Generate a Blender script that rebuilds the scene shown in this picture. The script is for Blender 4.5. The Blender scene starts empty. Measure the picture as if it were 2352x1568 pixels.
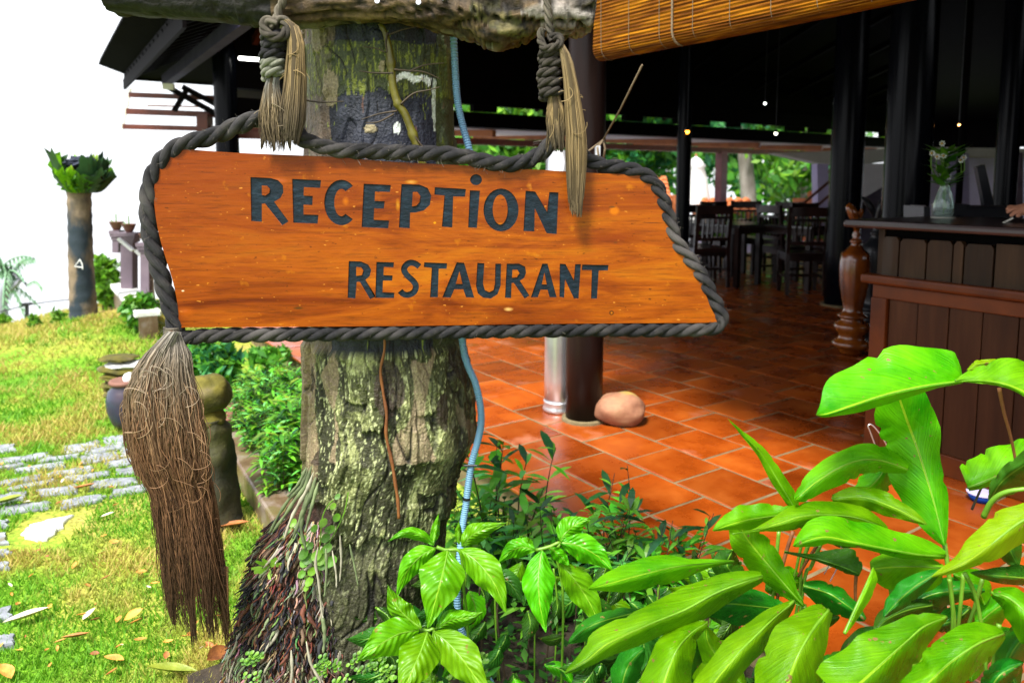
import bpy, bmesh, math, random
import numpy as np
from mathutils import Vector, noise
random.seed(7); rnd = random.Random(11)
sc = bpy.context.scene
col = sc.collection
R = math.radians

# ---------------------------------------------------------------- camera
HC = 1.25; FPX = 1715.0; PCX, PCY = 1176.0, 600.0; PITCH = math.atan(180 / FPX)
cd = bpy.data.cameras.new('camera'); cam = bpy.data.objects.new('camera', cd); col.objects.link(cam)
cam.location = (0, 0, HC); cam.rotation_euler = (math.pi / 2 - PITCH, 0, 0)
cd.sensor_width = 36; cd.lens = FPX / 2352 * 36; cd.shift_y = -(784 - PCY) / 2352
cd.clip_start = 0.05; cd.clip_end = 3000
cd.dof.use_dof = True; cd.dof.focus_distance = 1.74; cd.dof.aperture_fstop = 4.0
sc.camera = cam
# ---------------------------------------------------------------- light
SUN_EL, SUN_AZ = R(58), R(-150)     # azimuth of the light's origin, clockwise from +Y
w = bpy.data.worlds.new('World'); sc.world = w; w.use_nodes = True
nt = w.node_tree; bg = nt.nodes['Background']
sky = nt.nodes.new('ShaderNodeTexSky'); sky.sky_type = 'NISHITA'; sky.sun_disc = False
sky.sun_elevation = SUN_EL; sky.sun_rotation = SUN_AZ; sky.air_density = 1.0; sky.dust_density = 4.0; sky.ozone_density = 0.6
hs = nt.nodes.new('ShaderNodeHueSaturation'); hs.inputs['Saturation'].default_value = 0.3; hs.inputs['Value'].default_value = 1.0
cl = nt.nodes.new('ShaderNodeMix'); cl.data_type = 'RGBA'; cl.inputs['Factor'].default_value = .6; cl.inputs['B'].default_value = (7.2, 7.4, 7.8, 1)   # overcast veil
nt.links.new(sky.outputs[0], hs.inputs['Color']); nt.links.new(hs.outputs[0], cl.inputs['A']); nt.links.new(cl.outputs['Result'], bg.inputs[0]); bg.inputs[1].default_value = 0.105
sd = bpy.data.lights.new('sun', 'SUN'); sun = bpy.data.objects.new('sun', sd); col.objects.link(sun)
sd.energy = 3.0; sd.angle = R(13); sd.color = (1, .965, .9)
sdir = Vector((math.sin(SUN_AZ) * math.cos(SUN_EL), math.cos(SUN_AZ) * math.cos(SUN_EL), math.sin(SUN_EL)))
sun.rotation_euler = sdir.to_track_quat('Z', 'Y').to_euler()
sc.view_settings.view_transform = 'Standard'; sc.view_settings.look = 'None'; sc.view_settings.gamma = 1
sc.view_settings.exposure = 1.6

# ---------------------------------------------------------------- measuring helpers (survey of the place)
_c, _s = math.cos(PITCH), math.sin(PITCH)
def ray(x, y):
    u = (x - PCX) / FPX; v = -(y - PCY) / FPX
    return Vector((u, _c + v * _s, -_s + v * _c))
CO = Vector((0, 0, HC))
def at(x, y, Y):
    d = ray(x, y); return CO + d * (Y / d.y)
def gz(x, y, z=0.0):
    d = ray(x, y); return CO + d * ((z - HC) / d.z)
YAW = R(34.2)
A = Vector((-math.sin(YAW), math.cos(YAW), 0)); B = Vector((math.cos(YAW), math.sin(YAW), 0)); Z = Vector((0, 0, 1))
def plane(x, y, p0, n):
    d = ray(x, y); return CO + d * ((p0 - CO).dot(n) / d.dot(n))
def ab(a, b, z=0.0): return A * a + B * b + Z * z
def pa(x, y, a0): return plane(x, y, ab(a0, 0), A)
def pb(x, y, b0): return plane(x, y, ab(0, b0), B)

# ---------------------------------------------------------------- object helpers
def tag(o, label=None, cat=None, group=None, kind=None):
    if label: o['label'] = label
    if cat: o['category'] = cat
    if group: o['group'] = group
    if kind: o['kind'] = kind
    return o
def thing(name, label, cat, loc=(0, 0, 0), group=None):
    o = bpy.data.objects.new(name, None); col.objects.link(o); o.location = loc; o.empty_display_size = .1
    return tag(o, label, cat, group)
def link(name, me, mat, parent=None, origin=None):
    o = bpy.data.objects.new(name, me); col.objects.link(o)
    if mat and not me.materials: me.materials.append(mat)
    if parent: o.parent = parent
    if origin is not None: o.location = origin
    return o
def base_of(p):
    v = Vector((0, 0, 0))
    while p is not None: v = v + p.location; p = p.parent
    return v
class MB:
    def __init__(s): s.v = []; s.f = []; s.uv = []; s.c = []
    def add(s, vs, fs, uvs=None, cs=None):
        n = len(s.v); s.v += [tuple(q) for q in vs]; s.f += [tuple(i + n for i in q) for q in fs]
        s.uv += uvs if uvs else [(0, 0)] * len(vs)
        s.c += cs if cs else [(1, 1, 1)] * len(vs)
        return s
    def box(s, c, hx, hy, hz, X=None, Y=None, W=None):
        X = X or Vector((1, 0, 0)); Y = Y or Vector((0, 1, 0)); W = W or Z; c = Vector(c)
        vs = [c + X * (hx * i) + Y * (hy * j) + W * (hz * k) for i in (-1, 1) for j in (-1, 1) for k in (-1, 1)]
        return s.add(vs, [(0, 1, 3, 2), (4, 6, 7, 5), (0, 4, 5, 1), (2, 3, 7, 6), (0, 2, 6, 4), (1, 5, 7, 3)])
    def bar(s, p, q, w_, h_, up=None):
        p, q = Vector(p), Vector(q); d = q - p; L = d.length; d.normalize(); up = Vector(up) if up else (Z if abs(d.z) < .9 else Vector((0, 1, 0)))
        sd_ = d.cross(up).normalized(); u2 = sd_.cross(d).normalized()
        return s.box((p + q) / 2, L / 2, w_ / 2, h_ / 2, d, sd_, u2)
    def tube(s, pts, rad, n=8, cap=True, colr=None, sq=1.0):
        pts = [Vector(p) for p in pts]; m = len(pts)
        if not hasattr(rad, '__len__'): rad = [rad] * m
        T = [(pts[min(i + 1, m - 1)] - pts[max(i - 1, 0)]).normalized() for i in range(m)]
        N = T[0].orthogonal().normalized(); vs = []; uvs = []; L = 0
        for i in range(m):
            if i: N = (N - T[i] * N.dot(T[i])); N = N.normalized() if N.length > 1e-6 else T[i].orthogonal().normalized(); L += (pts[i] - pts[i - 1]).length
            Bn = T[i].cross(N)
            for k in range(n):
                a = 2 * math.pi * k / n; vs.append(pts[i] + (N * math.cos(a) + Bn * (math.sin(a) * sq)) * rad[i]); uvs.append((L, k / n))
        fs = [(i * n + k, i * n + (k + 1) % n, (i + 1) * n + (k + 1) % n, (i + 1) * n + k) for i in range(m - 1) for k in range(n)]
        if cap: fs += [tuple(range(n - 1, -1, -1)), tuple((m - 1) * n + k for k in range(n))]
        return s.add(vs, fs, uvs, [colr] * len(vs) if colr else None)
    def lathe(s, c, prof, n=24, sx=1, sy=1):
        c = Vector(c); vs = []; m = len(prof)
        for (r, z) in prof:
            for k in range(n):
                a = 2 * math.pi * k / n; vs.append(c + Vector((r * math.cos(a) * sx, r * math.sin(a) * sy, z)))
        fs = [(i * n + k, i * n + (k + 1) % n, (i + 1) * n + (k + 1) % n, (i + 1) * n + k) for i in range(m - 1) for k in range(n)]
        fs += [tuple(range(n - 1, -1, -1)), tuple((m - 1) * n + k for k in range(n))]
        return s.add(vs, fs)
    def rock(s, c, rx, ry, rz, amp=.15, seed=0, n=20, m=12, fr=2.0):
        c = Vector(c); vs = []; o = Vector((seed * 7.3, seed * 3.1, 0))
        for i in range(m + 1):
            th = math.pi * i / m
            for k in range(n):
                a = 2 * math.pi * k / n; d = Vector((math.sin(th) * math.cos(a), math.sin(th) * math.sin(a), math.cos(th)))
                q = 1 + amp * noise.noise(d * fr + o) * 2 + amp * .4 * noise.noise(d * fr * 3 + o)
                vs.append(c + Vector((d.x * rx * q, d.y * ry * q, d.z * rz * q)))
        fs = [(i * n + k, (i + 1) * n + k, (i + 1) * n + (k + 1) % n, i * n + (k + 1) % n) for i in range(m) for k in range(n)]
        return s.add(vs, fs)
    def mesh(s, name, origin=(0, 0, 0), smooth=False, uv=False, vc=False):
        me = bpy.data.meshes.new(name); o = Vector(origin)
        me.from_pydata([(a - o.x, b - o.y, c - o.z) for a, b, c in s.v], [], s.f); me.update()
        if uv:
            l = me.uv_layers.new(name='UVMap'); idx = np.empty(len(me.loops), int); me.loops.foreach_get('vertex_index', idx)
            l.data.foreach_set('uv', np.array(s.uv, dtype=np.float32)[idx].ravel())
        if vc:
            at_ = me.color_attributes.new('Col', 'FLOAT_COLOR', 'POINT')
            c4 = np.ones((len(s.c), 4), np.float32); c4[:, :3] = np.array(s.c, np.float32); at_.data.foreach_set('color', c4.ravel())
        if smooth: me.shade_smooth()
        return me
    def build(s, name, mat, parent=None, smooth=False, uv=False, vc=False, origin=None, kind=None):
        ow = base_of(parent) if parent else (Vector(origin) if origin is not None else (Vector([sum(q[i] for q in s.v) / len(s.v) for i in range(3)])))
        o = link(name, s.mesh(name, ow, smooth, uv, vc), mat, parent)
        if not parent: o.location = ow
        if kind: o['kind'] = kind
        return o
def bevel(o, w_=.004, seg=2):
    m = o.modifiers.new('bevel', 'BEVEL'); m.width = w_; m.segments = seg; m.limit_method = 'ANGLE'; m.angle_limit = R(40); return o
def copy_tree(o, parent=None):
    c = o.copy(); col.objects.link(c)
    if parent: c.parent = parent
    for ch in o.children: copy_tree(ch, c)
    return c
def crv(pts, n):
    """Catmull-Rom through points, n samples"""
    P = [Vector(p) for p in pts]; m = len(P) - 1; out = []
    for k in range(n):
        t = k / (n - 1) * m; i = min(int(t), m - 1); f = t - i
        p0 = P[max(i - 1, 0)]; p1 = P[i]; p2 = P[i + 1]; p3 = P[min(i + 2, m)]
        out.append(.5 * ((2 * p1) + (p2 - p0) * f + (2 * p0 - 5 * p1 + 4 * p2 - p3) * f * f + (3 * p1 - p0 - 3 * p2 + p3) * f ** 3))
    return out
def lerp(tab, t):
    if t <= tab[0][0]: return tab[0][1]
    for (a, va), (b, vb) in zip(tab, tab[1:]):
        if t <= b: return va + (vb - va) * (t - a) / (b - a)
    return tab[-1][1]
def arr(ws, t):
    return lerp([(i / (len(ws) - 1), q) for i, q in enumerate(ws)], t)

# ---------------------------------------------------------------- materials
def new_mat(name):
    m = bpy.data.materials.new(name); m.use_nodes = True; n = m.node_tree
    return m, n, n.nodes['Principled BSDF']
def N(n, t, **kw):
    x = n.nodes.new(t)
    for k, v in kw.items():
        if k in x.inputs: x.inputs[k].default_value = v
        else: setattr(x, k, v)
    return x
def coords(n, scale=(1, 1, 1), kind='Object', rand=True):
    tc = N(n, 'ShaderNodeTexCoord'); mp = N(n, 'ShaderNodeMapping'); mp.inputs['Scale'].default_value = scale
    n.links.new(tc.outputs[kind], mp.inputs['Vector'])
    if rand:
        oi = N(n, 'ShaderNodeObjectInfo'); ml = N(n, 'ShaderNodeMath', operation='MULTIPLY'); ml.inputs[1].default_value = 37.0
        n.links.new(oi.outputs['Random'], ml.inputs[0]); n.links.new(ml.outputs[0], mp.inputs['Location'])
    return mp.outputs[0]
def ramp(n, src, stops):
    r = N(n, 'ShaderNodeValToRGB'); e = r.color_ramp.elements
    while len(e) < len(stops): e.new(.5)
    for q, (p, c) in zip(e, stops): q.position = p; q.color = (*c, 1) if len(c) == 3 else c
    n.links.new(src, r.inputs[0]); return r.outputs[0]
def mixc(n, f, a, b, mode='MIX'):
    m = N(n, 'ShaderNodeMix', data_type='RGBA', blend_type=mode)
    for s_, q in ((m.inputs['Factor'], f), (m.inputs['A'], a), (m.inputs['B'], b)):
        if hasattr(q, 'is_output') or hasattr(q, 'links'): n.links.new(q, s_)
        else: s_.default_value = q if not hasattr(q, '__len__') else (*q, 1)
    return m.outputs['Result']
def surf(name, stops, scale=8, stretch=(1, 1, 1), rough=.6, bump=.3, bscale=None, detail=6, spec=.4, metal=0, dist=.01, var=0.0, rvar=0.0, coat=0.0, dirt=None):
    """noise-coloured procedural surface"""
    m, n, b = new_mat(name); v = coords(n, stretch)
    t = N(n, 'ShaderNodeTexNoise', Scale=scale, Detail=detail, Roughness=.62); n.links.new(v, t.inputs['Vector'])
    c = ramp(n, t.outputs['Fac'], stops)
    if var:
        oi = N(n, 'ShaderNodeObjectInfo'); mr = N(n, 'ShaderNodeMapRange'); mr.inputs['To Min'].default_value = 1 - var; mr.inputs['To Max'].default_value = 1 + var
        n.links.new(oi.outputs['Random'], mr.inputs['Value'])
        hv = N(n, 'ShaderNodeHueSaturation'); n.links.new(mr.outputs[0], hv.inputs['Value']); n.links.new(c, hv.inputs['Color']); c = hv.outputs[0]
    if dirt:
        t3 = N(n, 'ShaderNodeTexNoise', Scale=dirt[1], Detail=5); n.links.new(v, t3.inputs['Vector'])
        f = ramp(n, t3.outputs['Fac'], [(dirt[2], (0, 0, 0)), (dirt[2] + .12, (1, 1, 1))]); c = mixc(n, f, c, dirt[0])
    n.links.new(c, b.inputs['Base Color'])
    b.inputs['Roughness'].default_value = rough; b.inputs['Specular IOR Level'].default_value = spec; b.inputs['Metallic'].default_value = metal
    if coat: b.inputs['Coat Weight'].default_value = coat; b.inputs['Coat Roughness'].default_value = .2
    if rvar: n.links.new(ramp(n, t.outputs['Fac'], [(.3, (rough - rvar,) * 3), (.7, (rough + rvar,) * 3)]), b.inputs['Roughness'])
    if bump:
        t2 = N(n, 'ShaderNodeTexNoise', Scale=bscale or scale * 3, Detail=5); n.links.new(v, t2.inputs['Vector'])
        bp = N(n, 'ShaderNodeBump', Strength=bump, Distance=dist); n.links.new(t2.outputs['Fac'], bp.inputs['Height']); n.links.new(bp.outputs[0], b.inputs['Normal'])
    return m
def vcmat(name, rough=.8, nscale=120, amt=.35, bump=.4, spec=.3, dist=.004):
    m, n, b = new_mat(name); a = N(n, 'ShaderNodeVertexColor', layer_name='Col'); v = coords(n, (1, 1, 1), rand=False)
    t = N(n, 'ShaderNodeTexNoise', Scale=nscale, Detail=5); n.links.new(v, t.inputs['Vector'])
    f = ramp(n, t.outputs['Fac'], [(.3, (1 - amt,) * 3), (.7, (1 + amt,) * 3)])
    n.links.new(mixc(n, 1.0, a.outputs[0], f, 'MULTIPLY'), b.inputs['Base Color'])
    b.inputs['Roughness'].default_value = rough; b.inputs['Specular IOR Level'].default_value = spec
    if bump:
        bp = N(n, 'ShaderNodeBump', Strength=bump, Distance=dist); n.links.new(t.outputs['Fac'], bp.inputs['Height']); n.links.new(bp.outputs[0], b.inputs['Normal'])
    return m
def translucent(m, colr, f):
    n = m.node_tree; b = n.nodes['Principled BSDF']; o = n.nodes['Material Output']
    tr = N(n, 'ShaderNodeBsdfTranslucent'); mx = N(n, 'ShaderNodeMixShader'); mx.inputs[0].default_value = f
    src = b.inputs['Base Color'].links
    if src and colr is None: n.links.new(src[0].from_socket, tr.inputs[0])
    else: tr.inputs[0].default_value = (*colr, 1)
    n.links.new(b.outputs[0], mx.inputs[1]); n.links.new(tr.outputs[0], mx.inputs[2]); n.links.new(mx.outputs[0], o.inputs[0]); return m
def leaf_mat(name, c1, c2, rib, tip=(.25, .16, .05), tr=.35, rough=.33, stripes=26, bump=.42, slant=.35, edge=.965, spec_=.28, st_=(.8, 1.16)):
    """UV: u along the midrib 0..1, v -1..1 across"""
    m, n, b = new_mat(name); tc = N(n, 'ShaderNodeTexCoord'); sp = N(n, 'ShaderNodeSeparateXYZ'); n.links.new(tc.outputs['UV'], sp.inputs[0])
    ab_ = N(n, 'ShaderNodeMath', operation='ABSOLUTE'); n.links.new(sp.outputs['Y'], ab_.inputs[0])
    sl = N(n, 'ShaderNodeMath', operation='MULTIPLY_ADD'); n.links.new(ab_.outputs[0], sl.inputs[0]); sl.inputs[1].default_value = -slant; n.links.new(sp.outputs['X'], sl.inputs[2])
    v = coords(n, (7, 7, 7)); nz = N(n, 'ShaderNodeTexNoise', Scale=1.2, Detail=5, Roughness=.6); n.links.new(v, nz.inputs['Vector'])
    ad = N(n, 'ShaderNodeMath', operation='MULTIPLY_ADD'); n.links.new(nz.outputs['Fac'], ad.inputs[0]); ad.inputs[1].default_value = .05; n.links.new(sl.outputs[0], ad.inputs[2])
    ml = N(n, 'ShaderNodeMath', operation='MULTIPLY'); n.links.new(ad.outputs[0], ml.inputs[0]); ml.inputs[1].default_value = stripes * 2 * math.pi
    if stripes > 15:      # irregular fine parallel veins
        cb = N(n, 'ShaderNodeCombineXYZ'); n.links.new(ad.outputs[0], cb.inputs[0]); n.links.new(ab_.outputs[0], cb.inputs[1])
        mpv = N(n, 'ShaderNodeMapping'); mpv.inputs['Scale'].default_value = (stripes * 2.6, 1.1, 1); n.links.new(cb.outputs[0], mpv.inputs['Vector'])
        oi0 = N(n, 'ShaderNodeObjectInfo'); mo = N(n, 'ShaderNodeMath', operation='MULTIPLY'); mo.inputs[1].default_value = 50; n.links.new(oi0.outputs['Random'], mo.inputs[0]); n.links.new(mo.outputs[0], mpv.inputs['Location'])
        nn0 = N(n, 'ShaderNodeTexNoise', Scale=1.0, Detail=3, Roughness=.55); n.links.new(mpv.outputs[0], nn0.inputs['Vector'])
        sn = N(n, 'ShaderNodeMapRange'); sn.inputs['From Min'].default_value = .3; sn.inputs['From Max'].default_value = .7; n.links.new(nn0.outputs['Fac'], sn.inputs['Value'])
    else:
        sn = N(n, 'ShaderNodeMath', operation='SINE'); n.links.new(ml.outputs[0], sn.inputs[0])
    base = ramp(n, nz.outputs['Fac'], [(.3, c1), (.68, c2)])
    oi = N(n, 'ShaderNodeObjectInfo'); mr = N(n, 'ShaderNodeMapRange'); mr.inputs['To Min'].default_value = .8; mr.inputs['To Max'].default_value = 1.2
    n.links.new(oi.outputs['Random'], mr.inputs['Value']); hv = N(n, 'ShaderNodeHueSaturation'); n.links.new(mr.outputs[0], hv.inputs['Value']); n.links.new(base, hv.inputs['Color'])
    mh = N(n, 'ShaderNodeMapRange'); mh.inputs['To Min'].default_value = .475; mh.inputs['To Max'].default_value = .515
    n.links.new(oi.outputs['Random'], mh.inputs['Value']); n.links.new(mh.outputs[0], hv.inputs['Hue'])
    st = ramp(n, sn.outputs[0], [(0, (st_[0],) * 3), (1, (st_[1],) * 3)])
    c = mixc(n, 1.0, hv.outputs[0], st, 'MULTIPLY')
    c = mixc(n, ramp(n, ab_.outputs[0], [(.028, (1, 1, 1)), (.05, (0, 0, 0))]), c, rib)
    # dried margin and a few spots
    n2 = N(n, 'ShaderNodeTexNoise', Scale=3.5, Detail=3); n.links.new(v, n2.inputs['Vector'])
    e = N(n, 'ShaderNodeMath', operation='MULTIPLY_ADD'); n.links.new(n2.outputs['Fac'], e.inputs[0]); e.inputs[1].default_value = .22; n.links.new(ab_.outputs[0], e.inputs[2])
    c = mixc(n, ramp(n, e.outputs[0], [(edge + .06, (0, 0, 0)), (edge + .085, (1, 1, 1))]), c, tip)
    n3 = N(n, 'ShaderNodeTexNoise', Scale=9, Detail=2); n.links.new(v, n3.inputs['Vector'])
    c = mixc(n, ramp(n, n3.outputs['Fac'], [(.70, (0, 0, 0)), (.725, (1, 1, 1))]), c, tip)
    n.links.new(c, b.inputs['Base Color']); b.inputs['Roughness'].default_value = rough; b.inputs['Specular IOR Level'].default_value = spec_
    n.links.new(ramp(n, nz.outputs['Fac'], [(.35, (rough - .1,) * 3), (.7, (rough + .15,) * 3)]), b.inputs['Roughness'])
    bp = N(n, 'ShaderNodeBump', Strength=bump, Distance=.003); n.links.new(sn.outputs[0], bp.inputs['Height'])
    bp2 = N(n, 'ShaderNodeBump', Strength=.25, Distance=.01); n.links.new(nz.outputs['Fac'], bp2.inputs['Height']); n.links.new(bp.outputs[0], bp2.inputs['Normal'])
    n.links.new(bp2.outputs[0], b.inputs['Normal'])
    return translucent(m, None, tr)
def emit(name, c, s):
    m, n, b = new_mat(name); b.inputs['Emission Color'].default_value = (*c, 1); b.inputs['Emission Strength'].default_value = s; b.inputs['Base Color'].default_value = (*c, 1); return m

M = {}
M['tile'] = surf('terracotta', [(.3, (.15, .023, .002)), (.5, (.24, .042, .003)), (.72, (.32, .072, .006))], 4, rough=.3, rvar=.16, bump=.18, bscale=7, var=.3, spec=.42, dist=.008, dirt=((.36, .13, .07), 3.0, .62))
M['grout'] = surf('grout', [(.3, (.09, .07, .03)), (.7, (.2, .15, .075))], 14, rough=.9, bump=.3)
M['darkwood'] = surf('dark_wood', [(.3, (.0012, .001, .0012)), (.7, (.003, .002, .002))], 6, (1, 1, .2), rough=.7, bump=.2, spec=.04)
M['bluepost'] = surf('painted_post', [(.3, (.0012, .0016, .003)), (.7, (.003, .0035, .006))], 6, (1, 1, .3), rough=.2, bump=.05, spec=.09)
M['redwood'] = surf('red_wood', [(.3, (.05, .009, .005)), (.7, (.12, .022, .008))], 6, rough=.5, bump=.2)
M['orangewood'] = surf('orange_wood', [(.3, (.22, .06, .012)), (.7, (.4, .13, .03))], 6, rough=.5, bump=.2)
M['colwood'] = surf('column_wood', [(.3, (.004, .002, .002)), (.55, (.010, .0045, .0035)), (.8, (.02, .010, .007))], 7, (1, 1, .12), rough=.35, bump=.35, bscale=14, spec=.16, dirt=((.11, .04, .015), 4, .66))
M['steel'] = surf('galvanised_steel', [(.3, (.55, .55, .57)), (.7, (.75, .75, .78))], 5, rough=.3, metal=.9, bump=.05)
M['cwood'] = surf('counter_wood', [(.25, (.012, .006, .003)), (.5, (.026, .012, .005)), (.75, (.05, .026, .012))], 5, (2.2, 2.2, .25), rough=.5, bump=.3, bscale=16, var=.25, spec=.18, dirt=((.032, .028, .026), 2.5, .6))
M['cwood2'] = surf('counter_lower_wood', [(.25, (.016, .005, .002)), (.5, (.036, .012, .004)), (.75, (.06, .022, .008))], 5, (2.2, 2.2, .25), rough=.5, bump=.3, bscale=16, var=.25, spec=.18)
M['crail'] = surf('counter_rail_wood', [(.3, (.05, .010, .002)), (.7, (.12, .027, .003))], 5, rough=.42, bump=.15, spec=.25)
M['ctop'] = surf('counter_top_wood', [(.3, (.015, .009, .009)), (.7, (.04, .02, .02))], 5, rough=.28, bump=.08, spec=.5)
M['varnish'] = surf('varnished_hardwood', [(.25, (.06, .011, .002)), (.5, (.2, .05, .005)), (.8, (.4, .15, .015))], 4, (1.6, 1.6, .5), rough=.2, bump=.05, spec=.6, coat=.7)
M['stone_tan'] = surf('sandstone', [(.25, (.14, .055, .03)), (.5, (.28, .13, .07)), (.8, (.36, .22, .11))], 9, rough=.75, bump=.4, dirt=((.35, .25, .05), 5, .6))
M['granite'] = surf('granite', [(.3, (.1, .11, .13)), (.55, (.22, .235, .26)), (.8, (.4, .41, .43))], 30, rough=.55, bump=.5, bscale=40, var=.2, dist=.004, dirt=((.12, .1, .03), 6, .62))
M['whitestone'] = surf('pale_limestone', [(.3, (.5, .5, .48)), (.7, (.75, .75, .72))], 20, rough=.6, bump=.4)
M['mossrock'] = surf('mossy_rock', [(.28, (.012, .011, .004)), (.5, (.07, .062, .007)), (.75, (.15, .125, .01))], 7, rough=.9, bump=.8, bscale=30, dist=.01, dirt=((.14, .11, .07), 4, .6))
M['pillar'] = surf('wet_mossy_stone', [(.28, (.006, .007, .005)), (.5, (.026, .024, .009)), (.78, (.075, .075, .014))], 6, rough=.75, bump=.7, bscale=24, dist=.01)
M['kerb'] = surf('wet_concrete', [(.3, (.07, .035, .018)), (.5, (.13, .085, .05)), (.75, (.26, .22, .2))], 8, rough=.35, bump=.3, spec=.5, dirt=((.12, .11, .03), 5, .6))
M['brick'] = surf('clay_brick', [(.3, (.14, .05, .03)), (.7, (.28, .12, .08))], 12, rough=.5, bump=.3, var=.2)
M['lilac'] = surf('lilac_plaster', [(.3, (.52, .47, .72)), (.7, (.6, .55, .8))], 3, rough=.8, bump=.1)
M['mauve'] = surf('mauve_plaster', [(.3, (.1, .075, .1)), (.7, (.16, .12, .15))], 5, rough=.7, bump=.1)
M['white'] = surf('white_paint', [(.3, (.68, .68, .68)), (.7, (.8, .8, .8))], 3, rough=.6, bump=.05)
M['offwhite'] = surf('cream_paint', [(.3, (.5, .49, .42)), (.7, (.62, .6, .52))], 3, rough=.7, bump=.05)
M['rooftile'] = surf('roof_tile', [(.3, (.34, .08, .02)), (.7, (.55, .18, .06))], 8, rough=.7, bump=.3, var=.2)
M['conduit'] = surf('blue_grey_plastic', [(.3, (.11, .24, .36)), (.7, (.17, .33, .47))], 5, rough=.4, bump=.05, spec=.5, dirt=((.1, .13, .12), 6, .64))
M['soil'] = surf('damp_soil', [(.3, (.012, .009, .006)), (.7, (.05, .035, .02))], 12, rough=.95, bump=.8, bscale=30, dist=.02)
M['pot'] = surf('glazed_clay', [(.3, (.03, .01, .01)), (.7, (.075, .026, .022))], 5, rough=.25, bump=.1, spec=.4, dirt=((.03, .035, .06), 1.6, .52))
M['potclay'] = surf('terracotta_pot', [(.3, (.12, .05, .035)), (.7, (.2, .09, .06))], 8, rough=.7, bump=.2)
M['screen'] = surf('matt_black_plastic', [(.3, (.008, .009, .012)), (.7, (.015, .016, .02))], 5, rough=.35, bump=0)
M['stem'] = surf('green_stem', [(.3, (.07, .17, .01)), (.7, (.14, .3, .02))], 14, rough=.4, bump=.1)
M['twig'] = surf('brown_twig', [(.3, (.1, .03, .01)), (.7, (.22, .08, .02))], 14, rough=.6, bump=.3)
M['vine'] = surf('olive_vine', [(.3, (.05, .042, .003)), (.7, (.11, .1, .006))], 14, rough=.4, bump=.2, dirt=((.12, .03, .01), 5, .6))
M['darktwig'] = surf('dark_twig', [(.3, (.02, .014, .008)), (.7, (.06, .04, .02))], 14, rough=.7, bump=.3)
M['water'] = surf('sea', [(.3, (.1, .16, .18)), (.7, (.14, .2, .22))], .05, rough=.12, bump=.1, bscale=.6, spec=.6, dist=.05)
M['bamboo'] = surf('split_bamboo', [(.3, (.025, .006, .0003)), (.48, (.12, .035, .0005)), (.7, (.36, .14, .003))], 3, (1.4, 1.4, 38), rough=.6, bump=.25, bscale=6, spec=.08, dist=.003)
translucent(M['bamboo'], None, .1)
M['cord'] = surf('pale_cord', [(.3, (.12, .085, .05)), (.7, (.22, .165, .1))], 60, rough=.9, bump=.2)
M['canopy'] = surf('white_canvas', [(.3, (.8, .8, .8)), (.7, (.84, .84, .84))], 5, rough=.8, bump=.1); translucent(M['canopy'], None, .35)
M['bark_pale'] = surf('pale_bark', [(.3, (.2, .17, .15)), (.7, (.4, .36, .33))], 8, (1, 1, .3), rough=.8, bump=.4)
M['bark_brown'] = surf('brown_bark', [(.3, (.06, .035, .02)), (.7, (.16, .1, .06))], 8, (1, 1, .3), rough=.8, bump=.4)
M['skin'] = surf('skin', [(.3, (.36, .15, .08)), (.7, (.48, .22, .13))], 10, rough=.5, bump=.05)
M['cloth'] = surf('dark_cloth', [(.3, (.015, .015, .02)), (.7, (.03, .03, .04))], 20, rough=.9, bump=.2)
# ================================================================ SETTING: ground, lawn, water, floor
CREST = 8.4
def lawn_z(x, y):
    z = -.16 + .02 * noise.noise(Vector((x * .7, y * .7, 0)))
    # mound round the palm stump
    d2 = (x + 3.45) ** 2 / 1.3 + (y - 6.35) ** 2 / .9
    z += .26 * math.exp(-d2 / .55)
    e = y - (CREST + .25 * (x + 4))
    if e > 0: z -= .10 * e * e / (1 + .12 * e) + .0
    if x < -4.75: z -= .22 * (-4.75 - x) ** 1.25
    return z
mb = MB(); nx, ny = 90, 90
for j in range(ny + 1):
    for i in range(nx + 1):
        x = -34 + 60 * (i / nx); x = -34 + 60 * (i / nx) ** 1.0; y = -8 + 60 * (j / ny) ** 1.5
        mb.v.append((x, y, lawn_z(x, y) if y > -8 else -.16))
mb.uv = [(0, 0)] * len(mb.v); mb.c = [(1, 1, 1)] * len(mb.v)
for j in range(ny):
    for i in range(nx):
        q = j * (nx + 1) + i; mb.f.append((q, q + 1, q + nx + 2, q + nx + 1))
def ground_mat():
    m, n, b = new_mat('lawn_ground'); v = coords(n, rand=False)
    t = N(n, 'ShaderNodeTexNoise', Scale=1.1, Detail=6, Roughness=.65); n.links.new(v, t.inputs['Vector'])
    c = ramp(n, t.outputs['Fac'], [(.3, (.08, .22, .01)), (.46, (.14, .31, .015)), (.56, (.29, .34, .04)), (.68, (.42, .35, .09))])
    t2 = N(n, 'ShaderNodeTexNoise', Scale=60, Detail=4); n.links.new(v, t2.inputs['Vector'])
    c = mixc(n, 1.0, c, ramp(n, t2.outputs['Fac'], [(.3, (.45,) * 3), (.65, (1.15,) * 3)]), 'MULTIPLY')
    n.links.new(c, b.inputs['Base Color']); b.inputs['Roughness'].default_value = .9; b.inputs['Specular IOR Level'].default_value = .2
    bp = N(n, 'ShaderNodeBump', Strength=.8, Distance=.02); n.links.new(t2.outputs['Fac'], bp.inputs['Height']); n.links.new(bp.outputs[0], b.inputs['Normal'])
    return m
M['ground'] = ground_mat()
mb.build('ground', M['ground'], smooth=True, origin=(0, 0, 0), kind='structure')
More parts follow.
